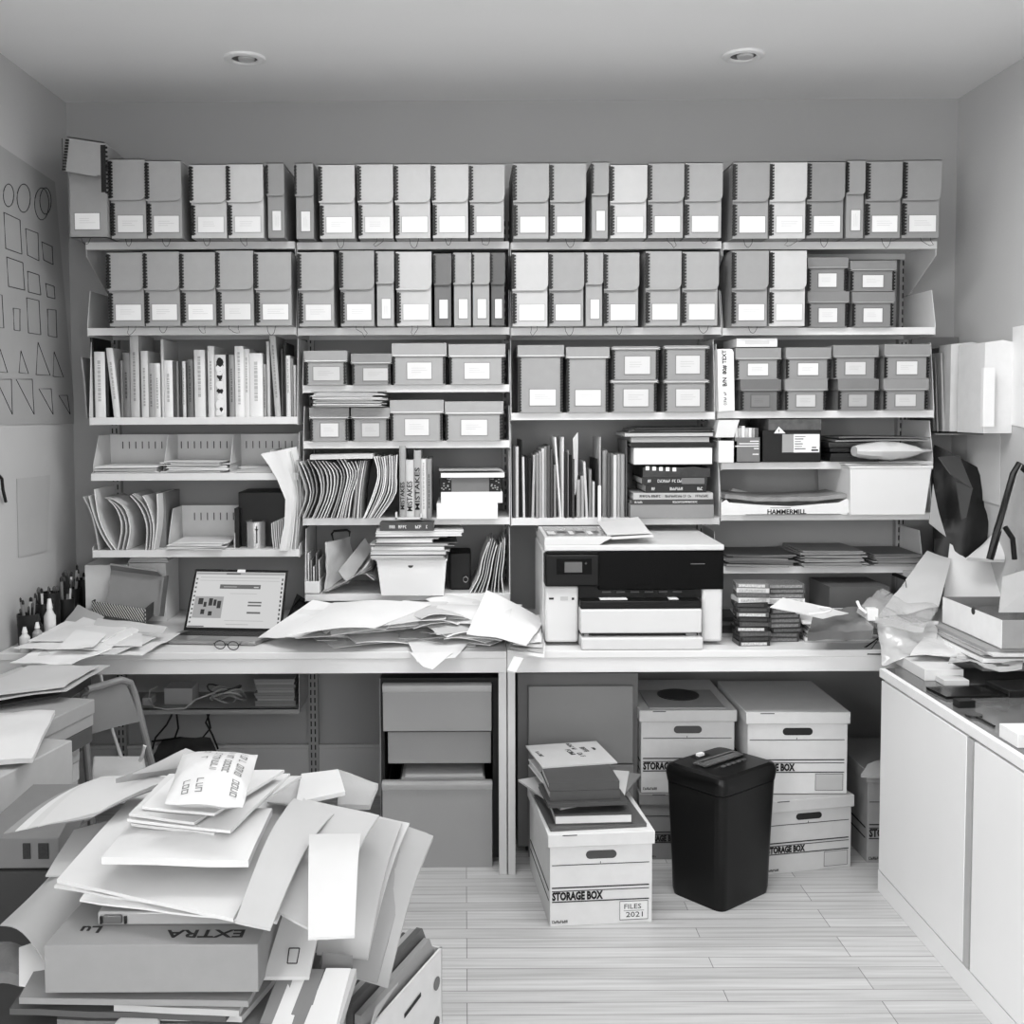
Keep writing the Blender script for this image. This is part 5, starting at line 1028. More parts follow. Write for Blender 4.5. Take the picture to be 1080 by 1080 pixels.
# storage boxes
BXW = board(.88)
def storage(FL, FR, label, z0=0, h=.255, dep=.4, tone=.88, lidh=.04, name_at=None, hole=True, card_=False, note=None, lid_over=.007, group='white lidded storage boxes'):
    FL, FR = Vector(FL), Vector(FR); FL.z = FR.z = z0; ux = (FR - FL).normalized(); uy = Vector((-ux.y, ux.x, 0)); w = (FR - FL).length; ang = math.atan2(ux.y, ux.x)
    t = thing('storage_box', label, 'storage box', tuple(FL + ux * w / 2 + uy * dep / 2), group)
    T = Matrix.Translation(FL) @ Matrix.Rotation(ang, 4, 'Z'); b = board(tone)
    hx0, hx1, hz0, hz1 = w * .35, w * .65, h * .77, h * .86
    part(t, 'box_body', MB().box(0, w, 0, dep, 0, h, T=T), b, .0015)
    o = lid_over; part(t, 'lid', MB().box(-o, w + o, -o, dep + o, h - lidh + .004, h + .004, T=T), b, .002)
    n = 10; r = (hz1 - hz0) / 2; pts = [Vector((hx1 - r + r * math.sin(math.pi * k / n), -.001, (hz0 + hz1) / 2 + r * math.cos(math.pi * k / n))) for k in range(n + 1)] + [Vector((hx0 + r - r * math.sin(math.pi * k / n), -.001, (hz0 + hz1) / 2 - r * math.cos(math.pi * k / n))) for k in range(n + 1)]
    sh = -(lidh * .55) / 1
    pts = [p + Vector((0, 0, -.012)) for p in pts]; hz0 -= .012
    part(t, 'hand_hole', MB().prism([T @ p for p in pts], T.to_3x3() @ Vector((0, .003, 0))), G(.3 if hole == 1 else .1, .7, name='hole_shadow'))
    m = MB()
    def ln(a, c, z, q): m.box(w * a, w * c, -.0012, .0002, h * z, h * z + q, T=T)
    ln(.02, .97, .665, .002); ln(.02, .97, .415, .0035); ln(.02, .97, .38, .002); ln(.02, .97, .262, .003); ln(.49, .495, .675, .006)
    part(t, 'printed_rules', m, INK)
    m = MB().text('STORAGE BOX', h * .118, T @ Matrix.Translation((w * .022, -.0012, h * .325)) @ Matrix.Rotation(math.pi / 2, 4, 'X'), 0, .0008, 'LEFT', .68, .0017); part(t, 'box_lettering', m, INK)
    m = MB(); glyphs(m, w * .15, h * .03, T @ Matrix.Translation((w * .022, -.0002, h * .05)) @ Matrix.Rotation(math.pi / 2, 4, 'X'), 0, .0008, 5); part(t, 'item_lettering', m, INK)
    if note: part(t, 'note_card', MB().box(w * .68, w * .96, -.0016, .0002, h * .04, h * .25, T=T), paper(.92 if note == 'FILES' else .7)); 
    if note:
        m = MB(); 
        for a0, b0, c0, d0 in ((.68, .96, .04, .047), (.68, .96, .243, .25), (.68, .685, .04, .25), (.955, .96, .04, .25)): m.box(w * a0, w * b0, -.002, -.0015, h * c0, h * d0, T=T)
        part(t, 'note_border', m, G(.4, .7, 0, 0, 10, 0, 'grey_print'))
    if note == 'FILES':
        m = MB().text('FILES', h * .075, T @ Matrix.Translation((w * .72, -.0018, h * .185)) @ Matrix.Rotation(math.pi / 2, 4, 'X'), 0, .0006, 'LEFT', 1.2); part(t, 'handwritten_files', m, INK)
        m = MB().text('2021', h * .08, T @ Matrix.Translation((w * .74, -.0018, h * .095)) @ Matrix.Rotation(math.pi / 2, 4, 'X'), 0, .0006, 'LEFT', 1.3); part(t, 'handwritten_year', m, INK)
        part(t, 'handwritten_line', MB().box(w * .72, w * .92, -.0022, -.0016, h * .14, h * .143, T=T), INK)
    m = MB().box(-.0012, .0002, dep * .05, dep * .95, h * .36, h * .375, T=T).box(-.0012, .0002, dep * .05, dep * .95, h * .25, h * .262, T=T); part(t, 'side_rules', m, INK)
    part(t, 'lid_slot', MB().box(w * .12, w * .26, -o - .0006, -o + .001, h - .001, h + .002, T=T), G(.25, .7, name='hole_shadow'))
    return t, T, w, h
FL, FR = PZ(580, 977.5, 0), PZ(687.5, 972.5, 0)
hf = P(634, 879, (FL.y + FR.y) / 2).z
bx_, T0, w0, h0 = storage(FL, FR, 'nearest white storage box, marked FILES 2021, with books on its lid', h=hf, note='FILES', dep=.42)
# books on that box
zz = h0 + .006; gq = 'books and journals on the nearest storage box'
def onbox(x0, x1, y0, y1, z, h, tone, label, rot=0, pages=.85, name='book', text_top=None, spine=True):
    c = T0 @ Vector(((x0 + x1) / 2, (y0 + y1) / 2, 0)); t = thing(name, label, 'book' if name == 'book' else 'magazine', (c.x, c.y, z), gq); R = Matrix.Translation((c.x, c.y, z)) @ Matrix.Rotation(rot + math.atan2(T0[1][0], T0[0][0]), 4, 'Z')
    a, b = (x1 - x0) / 2, (y1 - y0) / 2; k = min(.003, h * .2)
    m = MB().box(-a, a, -b, b, 0, k, T=R).box(-a, a, -b, b, h - k, h, T=R)
    if spine: m.box(-a, a, -b, -b + k, k, h - k, T=R)
    part(t, 'cover', m, cov(tone)); part(t, 'pages', MB().box(-a + .003, a - .003, -b + .004, b - .004, k, h - k, T=R), paper(pages))
    if text_top:
        m = MB()
        for s, px, py, sz, rt in text_top: glyphs(m, s, sz, R @ Matrix.Translation((px, py, h + .0001)) @ Matrix.Rotation(rt, 4, 'Z'), 0, .0006, int(px * 999))
        part(t, 'cover_lettering', m, INK)
    return z + h + .001
z = onbox(.0, .3, .02, .3, zz, .010, .35, 'thin dark cover lowest on the nearest storage box', .03)
z = onbox(.025, .265, .03, .32, z, .030, .3, 'thick book with white page edges on the nearest storage box', -.03, .92, spine=False)
z = onbox(-.01, .2, .1, .38, z - .0, .006, .75, 'pale magazine poking out at the left of that pile', .35, name='magazine')
z = onbox(.09, .31, .12, .4, z, .006, .5, 'mid grey magazine poking out at the right rear of that pile', -.5, name='magazine')
z = onbox(.07, .29, .1, .38, z, .006, .8, 'pale magazine with curled corner at the right of that pile', -.3, name='magazine')
z = onbox(.0, .25, .04, .22, z, .012, .28, 'lowest of the three dark books on the nearest storage box', .02)
z = onbox(.01, .23, .06, .24, z, .030, .3, 'middle of the three dark books on the nearest storage box', .0)
z2 = onbox(.0, .235, .22, .4, z - .03, .022, .9, 'white journal at the back left of that pile', .12, name='magazine')
z = onbox(.008, .228, .06, .22, z, .026, .3, 'uppermost dark book on the nearest storage box', -.01)
z = onbox(-.005, .245, .2, .42, z, .005, .78, 'printed journal on top of the pile, its cover lettered in rows', .1, name='magazine', text_top=[(.07, .02, .1, .015, -1.45), (.07, .0, .05, .017, -1.45), (.05, .055, .055, .018, -1.45), (.045, .03, .0, .017, -1.45), (.03, .09, .045, .01, -1.45), (.06, -.105, .04, .012, -1.45)])
# back boxes
yA = 3.62
FL, FR = P(676, 836, yA), P(774, 836, yA); zA = FL.z; hA = P(700, 750, yA).z - zA
storage((FL.x, yA, 0), (FR.x, yA, 0), 'shadowed lower storage box behind the shredder', 0, zA - .006, .4, .5)  # white box; its board tone is lowered to paint in the shade
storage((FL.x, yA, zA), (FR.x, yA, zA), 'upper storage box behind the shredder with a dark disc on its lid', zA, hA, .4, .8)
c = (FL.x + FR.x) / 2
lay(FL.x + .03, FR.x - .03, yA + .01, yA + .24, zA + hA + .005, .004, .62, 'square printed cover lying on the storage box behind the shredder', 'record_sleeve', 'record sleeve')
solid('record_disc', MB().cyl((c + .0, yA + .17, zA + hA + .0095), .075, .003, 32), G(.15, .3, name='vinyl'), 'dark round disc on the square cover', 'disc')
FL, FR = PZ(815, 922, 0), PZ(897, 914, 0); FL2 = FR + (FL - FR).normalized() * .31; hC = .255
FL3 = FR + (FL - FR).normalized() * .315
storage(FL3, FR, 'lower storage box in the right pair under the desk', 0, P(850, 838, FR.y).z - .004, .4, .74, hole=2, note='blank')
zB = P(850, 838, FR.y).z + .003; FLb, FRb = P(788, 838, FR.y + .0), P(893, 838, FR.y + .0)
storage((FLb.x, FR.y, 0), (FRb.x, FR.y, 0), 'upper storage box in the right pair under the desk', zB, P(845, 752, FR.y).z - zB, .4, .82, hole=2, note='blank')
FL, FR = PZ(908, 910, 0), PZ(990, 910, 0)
storage(FL + Vector((.02, 0, 0)), FL + Vector((.33, .0, 0)), 'shadowed storage box at the far right under the desk', 0, P(0, 818, FL.y).z, .35, .6)  # shade under the desk is put into this box's grey tone
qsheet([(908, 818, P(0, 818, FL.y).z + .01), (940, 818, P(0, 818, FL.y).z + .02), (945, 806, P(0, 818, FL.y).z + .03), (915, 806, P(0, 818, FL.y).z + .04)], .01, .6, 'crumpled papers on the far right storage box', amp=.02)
# shredder
b0, b1, b2 = PZ(761, 965, 0), PZ(704, 941, 0), PZ(815, 940, 0); b3 = b1 + b2 - b0
zt = P(759, 823, b0.y - .0).z; t = thing('paper_shredder', 'black paper shredder bin standing on the floor', 'shredder', tuple((b1 + b2) / 2))
T1 = [b0, b2, b3, b1]; cc = (b1 + b2) / 2
def ringp(s, z, r=.03, n=5, pts=T1):
    out = []; k = len(pts)
    for i in range(k):
        p = cc + (pts[i] - cc) * s; a = cc + (pts[i - 1] - cc) * s; b = cc + (pts[(i + 1) % k] - cc) * s
        da, db = (a - p).normalized(), (b - p).normalized(); A_, B_ = p + da * r, p + db * r
        for j in range(n + 1): f = j / n; q = A_ * (1 - f) ** 2 + p * 2 * f * (1 - f) + B_ * f * f; out.append(Vector((q.x, q.y, z)))
    return out
K3 = G(.02, .3, 0, .01, 10, .01, 'shredder_black', .3)
def loft(rings, mi=0):
    m = MB(); n = len(rings[0]); m.surf([r + [r[0].copy()] for r in rings], mi); m.add(rings[0], [tuple(range(n))[::-1]], mi); m.add(rings[-1], [tuple(range(n))], mi); return m
zh = zt - .055
part(t, 'bin_body', loft([ringp(.94, .0), ringp(.97, .02), ringp(1.0, .15), ringp(1.07, zh)]), K3)
hd = part(t, 'shredder_head', loft([ringp(1.08, zh + .003), ringp(1.11, zh + .03), ringp(1.10, zt - .012), ringp(1.06, zt), ringp(.96, zt + .006)]), K3)
def T2(a, b): return b0 + (b2 - b0) * a + (b1 - b0) * b
def tq(a0, a1, b0_, b1_, z): return [Vector((*T2(a, b).xy, z)) for a, b in ((a0, b0_), (a1, b0_), (a1, b1_), (a0, b1_))]
part(hd, 'paper_slot_panel', MB().prism(tq(.15, .9, .45, .68, zt + .008), (0, 0, .004)), G(.4, .25, .3, .05, 20, .02, 'grey_panel'))
part(hd, 'paper_slot', MB().prism(tq(.2, .85, .60, .63, zt + .0122), (0, 0, .0006)), BLK)
for k in range(5): part(hd, 'button', MB().prism(tq(.3 + .1 * k, .36 + .1 * k, .28, .33, zt + .007), (0, 0, .004)), G(.35, .3, name='button'))
part(hd, 'paper_scrap', MB().prism(tq(.42, .52, .83, .9, zt + .008), (0, 0, .008)), paper(.92)); part(hd, 'handle_recess', MB().prism(tq(.35, .6, .8, .93, zt + .0065), (0, 0, .001)), G(.02, .6, name='deep_black'))
# ---- right cabinet
xc = P(928, 705, 3.38).x; zc = PX(928, 705, xc).z; yc = PX(928, 705, xc).y
t = thing('side_cabinet', 'long white cabinet along the right wall with plain doors', 'cabinet', ((xc + XR) / 2, 2.2, 0))
CW = G(.93, .4, 0, .01, 6, .01, 'white_lacquer'); y1 = 1.3; zpl = PX(923, 915, xc).z
part(t, 'cabinet_body', MB().box(xc + .02, XR - .002, y1, yc, .0, zc - .03), CW, .001)
part(t, 'plinth', MB().box(xc + .004, xc + .02, y1, yc, 0, zpl), CW, .001)
part(t, 'worktop_edge', MB().box(xc, xc + .018, y1, yc + .004, zc - .028, zc), CW, .001)
part(t, 'worktop', MB().box(xc + .0185, XR - .003, y1, yc + .004, zc - .0295, zc), G(.38, .12, 0, .12, 3, .01, 'dark_worktop', .5), .001)
yg = PX(1021, 800, xc).y
for a, b, nm in ((yg + .012, yc - .012, ''), (yg - .9, yg - .03, '')):
    part(t, 'cabinet_door', MB().box(xc + .001, xc + .019, a, b, zpl + .006, zc - .036), CW, .002)
part(t, 'door_edge_strip', MB().box(xc + .002, xc + .0195, yg - .02, yg + .011, zpl + .006, zc - .036), G(.7, .4, name='edge_strip'))
# things on the cabinet
def XY(u, v, z): p = PZ(u, v, z); return p.x, p.y
def onc(u, v, w, d, h, tone, label, name, cat, rot=0, z=None, mat=None, group=None):
    z = zc + .0005 if z is None else z; x, y = XY(u, v, z); R = Matrix.Translation((x, y, z)) @ Matrix.Rotation(rot, 4, 'Z')
    m = MB().box(0, w, 0, d, 0, h, T=R); return solid(name, m, mat or board(tone), label, cat, group, .001)
onc(975, 718, .12, .22, .035, .85, 'white flat box at the far end of the cabinet top', 'white_box', 'box', 0)
onc(996, 723.5, .075, .06, .017, .8, 'tiny pale box before the white flat box on the cabinet', 'small_box', 'box', .0)
onc(998, 737.5, .2, .11, .008, .05, 'flat black tablet lying on the cabinet top', 'tablet', 'tablet', .1, mat=G(.04, .12, name='tablet_glass'))
onc(1011, 747, .05, .03, .02, .1, 'small black block beside the tablet', 'block', 'block', .1, mat=BLK)
p = PZ(1027, 754, zc + .004); q = PZ(1049, 766, zc + .003)
t = thing('magnifying_glass', 'small dark magnifier with a thin handle on the cabinet top', 'magnifier', (p.x, p.y, zc))
part(t, 'lens_disc', MB().cyl((p.x, p.y, zc + .0005), .022, .006, 24), G(.12, .2, name='lens_dark')); d_ = (q - p).normalized(); part(t, 'handle', MB().tube([p + d_ * .02, q], .003, 6), G(.15, .4, name='pen_tip'))
onc(1073, 789, .1, .09, .035, .9, 'white box nearest on the cabinet top', 'white_box', 'box', 0)
onc(1064, 736, .3, .12, .02, .2, 'dark flat tool case at the right of the cabinet top', 'tool_case', 'case', .08, mat=G(.1, .3, name='black_plastic'))
# stack of sheets behind, under the open carton, bridging to the desk
zq = max(zc, ZD) + .001; g = 'flat papers under the open white carton'
for k in range(8):
    h = (.012, .006, .008, .012, .005, .008, .006, .01)[k]; tn = (.5, .9, .45, .92, .5, .7, .85, .6)[k]; lay(1.60 + rk.uniform(-.03, .03), 1.935, 3.18 + rk.uniform(-.03, .05), 3.9, zq, h, tn, '%s flat sheet or folder, %s under the open white carton' % (tone_word(tn), 'lowest' if k == 0 else NUM[k]), 'folder', 'folder', g, 0, wave=.001); zq += h + .001
lay(1.62, 1.93, 2.72, 3.16, zc + .001, .008, .4, 'grey folder lying before the stack on the cabinet', 'folder', 'folder', None, 0, G(.42, .3, 0, .2, 20, .2, 'glossy_folder'), wave=.002)
# open white carton
a = PZ(1055.5, 685, zq); b = PZ(988, 657, zq); x = a.x; hb = .088
yN_, yF_ = a.y, min(b.y, 3.9); Xw = 1.94; zq += .001
t = thing('open_carton', 'open white flat carton of dark prints on the right desk end', 'box', ((x + Xw) / 2, (yN_ + yF_) / 2, zq))
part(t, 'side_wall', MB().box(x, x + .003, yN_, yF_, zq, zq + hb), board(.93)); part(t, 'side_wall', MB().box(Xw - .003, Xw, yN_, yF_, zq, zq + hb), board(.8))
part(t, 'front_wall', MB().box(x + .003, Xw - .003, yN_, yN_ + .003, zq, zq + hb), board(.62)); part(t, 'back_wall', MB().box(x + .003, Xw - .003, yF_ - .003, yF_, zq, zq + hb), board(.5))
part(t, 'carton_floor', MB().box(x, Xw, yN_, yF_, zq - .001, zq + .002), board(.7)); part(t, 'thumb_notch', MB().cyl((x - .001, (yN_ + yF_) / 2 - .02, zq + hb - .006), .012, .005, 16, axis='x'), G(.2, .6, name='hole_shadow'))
part(t, 'raised_lid', MB().prism([(x + .04, yF_ - .3, zq + hb + .005), (Xw, yF_ - .3, zq + hb + .005), (Xw, yF_ - .18, zq + hb + .16), (x + .1, yF_ - .2, zq + hb + .1)], (0, .004, 0)), board(.68))
for k in range(4): lay(x + .01 + .01 * k, Xw - .01, yN_ + .03 * (k + 1), yF_ - .02, zq + .005 + .014 * k, .012, (.3, .5, .2, .4)[k], '%s dark print lying in the open white carton' % ('lowest', 'second', 'third', 'topmost')[k], 'print', 'print', None, 0, G((.3, .5, .2, .4)[k], .15, 0, .3, 12, .1, 'glossy_print'))
m = MB().box(x - .07, x - .003, 3.95, 4.2, ZD + .03, ZD + .12)
solid('flat_carton', MB().box(1.72, 1.93, 3.93, 4.2, ZD + .0, ZD + .135), board(.75), 'pale closed flat carton behind the open white carton', 'box', None, .002)
# plastic sheets and papers on the right desk end
CP2 = plastic_clear('clear_plastic_sheet', .35, .85)
qd = lambda *p: [P(u, v, yy) for u, v, yy in p]
crumple(qd((992, 655, 3.78), (1066, 655, 3.78), (1052, 590, 3.92), (1004, 556, 3.98)), .002, paper(.9), 'bright white sheet standing to a peak beside the shelves', 'paper_sheet', 'paper', None, .006)
crumple(qd((925, 652, 3.55), (990, 640, 3.6), (1003, 590, 3.9), (978, 580, 3.95)), .002, paper(.78), 'translucent pale sheet sloping down toward the desk front', 'tracing_sheet', 'paper', None, .008)
crumple(qd((1062, 620, 3.7), (1086, 620, 3.7), (1086, 578, 3.75), (1080, 584, 3.75)), .003, board(.62), 'grey board leaning at the right picture edge', 'board', 'board', None, .002)
crumple(qd((905, 640, 3.5), (975, 662, 3.42), (990, 640, 3.6), (930, 622, 3.8)), .02, CP2, 'clear plastic folder lying across the desk corner', 'plastic_sleeve', 'plastic sleeve', None, .025, n=18)
crumple(qd((932, 700, 3.38), (985, 690, 3.4), (990, 655, 3.55), (925, 650, 3.52)), .004, plastic_clear('milky_bag', .75, .8), 'crinkled pale plastic bag over the corner where desk and cabinet meet', 'bag', 'bag', None, .035, n=18)
crumple(qd((960, 690, 3.32), (1045, 690, 3.3), (1046, 684, 3.5), (985, 658, 3.6)), .004, G(.88, .15, 0, .06, 8, .5, 'glossy_bag'), 'white glossy bag under the front corner of the open carton', 'bag', 'bag', None, .012)
crumple(qd((1000, 700, 3.2), (1078, 706, 3.1), (1080, 692, 3.3), (1010, 688, 3.32)), .003, G(.75, .12, 0, .2, 12, .8, 'glossy_bag'), 'wrinkled clear wrap lying on the cabinet sheets', 'wrap', 'wrap', None, .02)
solid('binder_clip', MB().box(P(913, 644, 3.5).x, P(924, 658, 3.5).x, 3.48, 3.51, P(0, 658, 3.5).z, P(0, 645, 3.5).z).tube([P(904, 634, 3.52), P(907, 641, 3.5), P(914, 647, 3.49)], .006, 6), G(.92, .4, name='clip_white'), 'white plastic clip at the left corner of the plastic folders', 'clip', None, .003)
solid('wire_stand', MB().tube([P(901, 694, 3.52), P(905, 688, 3.53), P(928, 672, 3.54), P(915, 690, 3.5), P(945, 690, 3.5)], .003, 5), BLK, 'thin black wire stand at the right desk edge', 'wire')
solid('frame_wire', MB().tube([P(932, 630, 3.7), P(940, 625, 3.72), P(946, 624, 3.72), P(955, 612, 3.74), P(957, 628, 3.72)], .0018, 5), BLK, 'thin black bent wire on the clear folder', 'wire')
# ---- right wall
for k, (u, v0, v1, tn, w) in enumerate(((984, 384, 455, .3, .03), (988, 377, 455, .55, .02), (994, 372, 455, .7, .03), (999, 366, 456, .35, .02), (1003, 378, 453, .6, .025), (1008, 372, 454, .3, .02), (1012, 374, 452, .45, .02))):
    a = P(u, v0, 4.0 + .02 * k); b = P(u, v1, 4.0 + .02 * k); m = MB().prism([b, b + Vector((w * .35, 0, 0)), a + Vector((w * .35 - .012, 0, 0)), a + Vector((-.006, 0, 0))], (0, .17, 0)); solid('magazine', m, cov(tn), '%s magazine in the wall rack right of the shelves, %s' % (tone_word(tn), NUM[k]), 'magazine', 'magazines in the wall rack', .0005)
a = P(986, 457, 3.98); solid('wall_rack', MB().box(a.x, XR - .002, 3.98, 4.2, a.z - .006, a.z - .001).box(a.x, XR - .002, 4.2, 4.205, a.z - .006, P(0, 360, 4.2).z), G(.45, .5, name='rack_steel'), 'grey wall rack holding magazines beside the shelves', 'rack')
def wfile(ya, yb, u0, label, v0, v1, tone, dx, cut=False):
    a = P(u0, v0, ya); z1, z0 = a.z, P(u0, v1, ya).z; x = XR - dx
    t = thing('wall_file', label, 'file holder', (XR - dx / 2, (ya + yb) / 2, z0)); b = board(tone)
    part(t, 'file_front', MB().prism([(x, ya, z0), (x, ya, z1), (x + dx * .6, ya, z1 + .008), (XR - .002, ya, z1), (XR - .002, ya, z0)], (0, .003, 0)), b)
    part(t, 'file_side', MB().box(x - .003, x, ya, yb, z0, z1), b); part(t, 'file_back', MB().box(XR - .004, XR - .001, ya + .003, yb, z0, z1), b); part(t, 'file_floor', MB().box(x, XR - .004, ya + .003, yb, z0, z0 + .003), b)
    return t
wfile(3.78, 3.98, 1043, 'white magazine file mounted on the right wall', 361, 457, .88, .10)
wfile(4.0, 4.1, 1018, 'white magazine file on the right wall, the one nearer the shelves', 363, 455, .82, .12)
a, b = P(1035, 388, 3.77), P(1047, 450, 3.77); solid('notepad', MB().box(a.x - .005, b.x - .01, 3.74, 3.76, b.z, a.z), paper(.92), 'slim white pad hooked on the white magazine file', 'notepad', None, .001)
def wallsheet(q, label, tone=.9, x=XR, th=.003, name='wall_paper', side=-1):
    pts = [PX(u, v, x + side * .004) for u, v in q]; return solid(name, MB().prism(pts, (-side * .002, 0, 0)), paper(tone), label, 'paper')
wallsheet([(1020, 458), (1055, 457), (1054, 533), (1019, 523)], 'large white sheet pinned on the right wall under the magazine file', .82)
wallsheet([(1068, 345), (1085, 342), (1085, 452), (1066, 448)], 'white sheet pinned on the right wall at the picture edge', .92)
K4 = G(.07, .45, 0, .05, 20, .1, 'black_cloth')
crumple(qd((985, 595, 3.95), (1040, 590, 3.9), (1045, 500, 4.0), (985, 470, 4.1)), .05, K4, 'black cloth bag hanging at the right of the shelves', 'cloth_bag', 'bag', None, .03, puff=.03)
crumple(qd((990, 482, 3.86), (1003, 500, 3.84), (1026, 516, 3.86), (1012, 480, 3.95)), .004, G(.3, .6, name='grey_cloth'), 'grey folded flap over the black bag', 'cloth', 'cloth', None, .003)
crumple(qd((1008, 508, 3.86), (1014, 548, 3.86), (1019, 546, 3.86), (1026, 514, 3.86)), .004, G(.27, .6, name='grey_cloth'), 'hanging grey tongue under the folded flap', 'cloth', 'cloth', None, .003)
crumple(qd((980, 552, 3.84), (998, 566, 3.82), (990, 540, 3.84), (984, 510, 3.86)), .006, G(.6, .5, name='grey_cloth'), 'pale grey drooping sheet beside the white bin', 'paper_sheet', 'paper', None, .004)
m = MB(); bar = [P(1044, 590, 3.62), P(1052, 560, 3.62), P(1061, 528, 3.64), P(1069, 500, 3.66), P(1074, 490, 3.67), P(1082, 496, 3.67)]; m.tube(bar, [.012, .014, .012, .012, .012, .012], 8)
t = thing('angled_tool', 'black angled metal tool leaning at the right wall', 'tool', tuple(Vector(bar[0]))); part(t, 'arm', m, BLK); part(t, 'foot', MB().tube([P(1060, 556, 3.62), P(1068, 568, 3.62), P(1070, 590, 3.62)], .009, 8), BLK); part(t, 'bright_edge', MB().tube([p + Vector((.006, -.012, 0)) for p in bar[1:5]], .0018, 5), G(.7, .3, .6, name='bare_metal'))
crumple(qd((1020, 588, 3.8), (1060, 590, 3.8), (1058, 552, 3.9), (1035, 575, 3.9)), .012, paper(.85), 'curling white booklet behind the peaked sheet', 'booklet', 'booklet', None, .006)
lay(1.70, 1.93, 3.94, 4.2, ZD + .136, .03, .2, 'dark printed box on the pale closed carton', 'dark_box', 'box'); lay(1.66, 1.93, 3.93, 4.2, ZD + .167, .02, .75, 'pale slim box on top of the dark printed box', 'slim_box', 'box')
# ---- left wall
g = MB(); x = XL + .004
zT0, zT1 = PX(5, 175, x), PX(62, 205, x)
q = [(-30, 133), (58, 192), (80, 447), (-30, 448)]
pts = [PX(u, v, x) for u, v in q]; ps = thing('wall_poster', 'large sheet of outlined circles, squares and triangles on the left wall', 'poster', (x, 3.9, pts[3].z)); part(ps, 'poster_sheet', MB().prism(pts, (-.002, 0, 0)), paper(.66))
def outline(us):
    p = [PX(u, v, x + .001) for u, v in us]; part(ps, 'drawn_shape', MB().tube(p, .0016, 4, closed=True), INK)
def ell(cu, cv, a, b): outline([(cu + a * math.cos(k * math.pi / 9), cv + b * math.sin(k * math.pi / 9)) for k in range(18)])
ell(9, 206, 5.5, 12); ell(25, 209, 7, 15); ell(44, 215, 7.5, 17); ell(48, 212, 6, 14)
for r in ([(4, 224), (21, 232), (23, 268), (6, 262)], [(27, 241), (40, 246), (41, 275), (29, 269)], [(44, 255), (55, 260), (56, 279), (46, 274)], [(7, 271), (24, 277), (26, 306), (9, 302)], [(29, 286), (41, 290), (43, 311), (30, 308)], [(48, 299), (57, 302), (58, 315), (50, 313)],
          [(14, 325), (21, 326), (21, 349), (15, 348)], [(28, 314), (41, 317), (43, 353), (30, 351)], [(50, 326), (59, 327), (60, 356), (51, 354)], [(0, 368), (-4, 392), (8, 393)], [(22, 370), (20, 393), (30, 394)], [(40, 361), (38, 395), (53, 396)], [(57, 371), (56, 397), (67, 398)], [(-4, 400), (12, 400), (13, 437)], [(17, 400), (34, 400), (36, 437)], [(41, 410), (54, 410), (56, 437)], [(62, 417), (71, 417), (74, 437)], [(-4, 310), (2, 311), (4, 346), (-4, 345)]): outline(r)
wallsheet([(18, 505), (53, 501), (50, 581), (20, 588)], 'blank sheet pinned low on the left wall', .72, XL, side=1)
solid('wall_hook', MB().tube([PX(-3, 500, XL + .02), PX(2, 505, XL + .02), PX(3, 516, XL + .02), PX(6, 529, XL + .01)], .006, 6), BLK, 'black hook on the left wall at the picture edge', 'hook')
_paper = paper
def paper(v): return _paper(v * .87)
# ------------------------------------------------------------------ foreground
# folding chair tucked in behind the left pile
y = 3.08; t = thing('folding_chair', 'folding chair with grey back plate and white seat before the left desk', 'chair', (P(120, 800, 3.25).x, 3.25, 0)); CG = G(.45, .35, 0, .02, 10, .02, 'chair_grey')
cq = [P(93, 728, y + .0), P(131, 717, y + .06), P(148, 761, y + .05), P(91, 776, y - .02)]
g_ = []
for i in range(7):
    s = i / 6; row = []
    for j in range(5):
        r = j / 4; p = cq[0] * (1 - s) * (1 - r) + cq[1] * s * (1 - r) + cq[2] * s * r + cq[3] * (1 - s) * r; row.append(p + Vector((0, .012 * math.sin(math.pi * s), 0)))
    g_.append(row)
part(t, 'back_plate', MB().grid(g_, (0, .006, 0)), CG)
part(t, 'back_tube', MB().tube([P(93, 727, y), P(112, 722, y + .03), P(128, 717, y + .05), P(137, 720, y + .07), P(142, 732, y + .08), P(149, 760, y + .06), P(159, 802, y + .06), P(170, 850, y + .08), P(180, 905, y + .1)], .011, 10), CG)
part(t, 'back_tube', MB().tube([P(93, 727, y), P(88, 735, y), P(90, 776, y - .02), P(96, 850, y - .02), P(100, 905, y)], .011, 10), CG)
part(t, 'brace_tube', MB().tube([P(106, 711, y + .1), P(109, 730, y + .1), P(119, 772, y + .12), P(128, 798, y + .2)], .005, 8), G(.85, .25, .4, name='chrome'))
part(t, 'hinge', MB().tube([P(153, 786, y + .05), P(151, 795, y + .06), P(148, 802, y + .1)], .006, 8), G(.9, .25, name='white_enamel'))
s0 = P(98, 828, 3.12); zs = .44; q = [PZ(94, 842, zs), PZ(158, 842, zs), PZ(152, 797, zs), PZ(98, 797, zs)]
part(t, 'seat', MB().prism(q, (0, 0, -.018)), G(.86, .35, name='white_enamel'), .006)
for p in q: part(t, 'leg', MB().tube([p + Vector((0, 0, -.02)), Vector((p.x + (.02 if p.x > s0.x else -.02), p.y, .0))], .010, 8), CG)
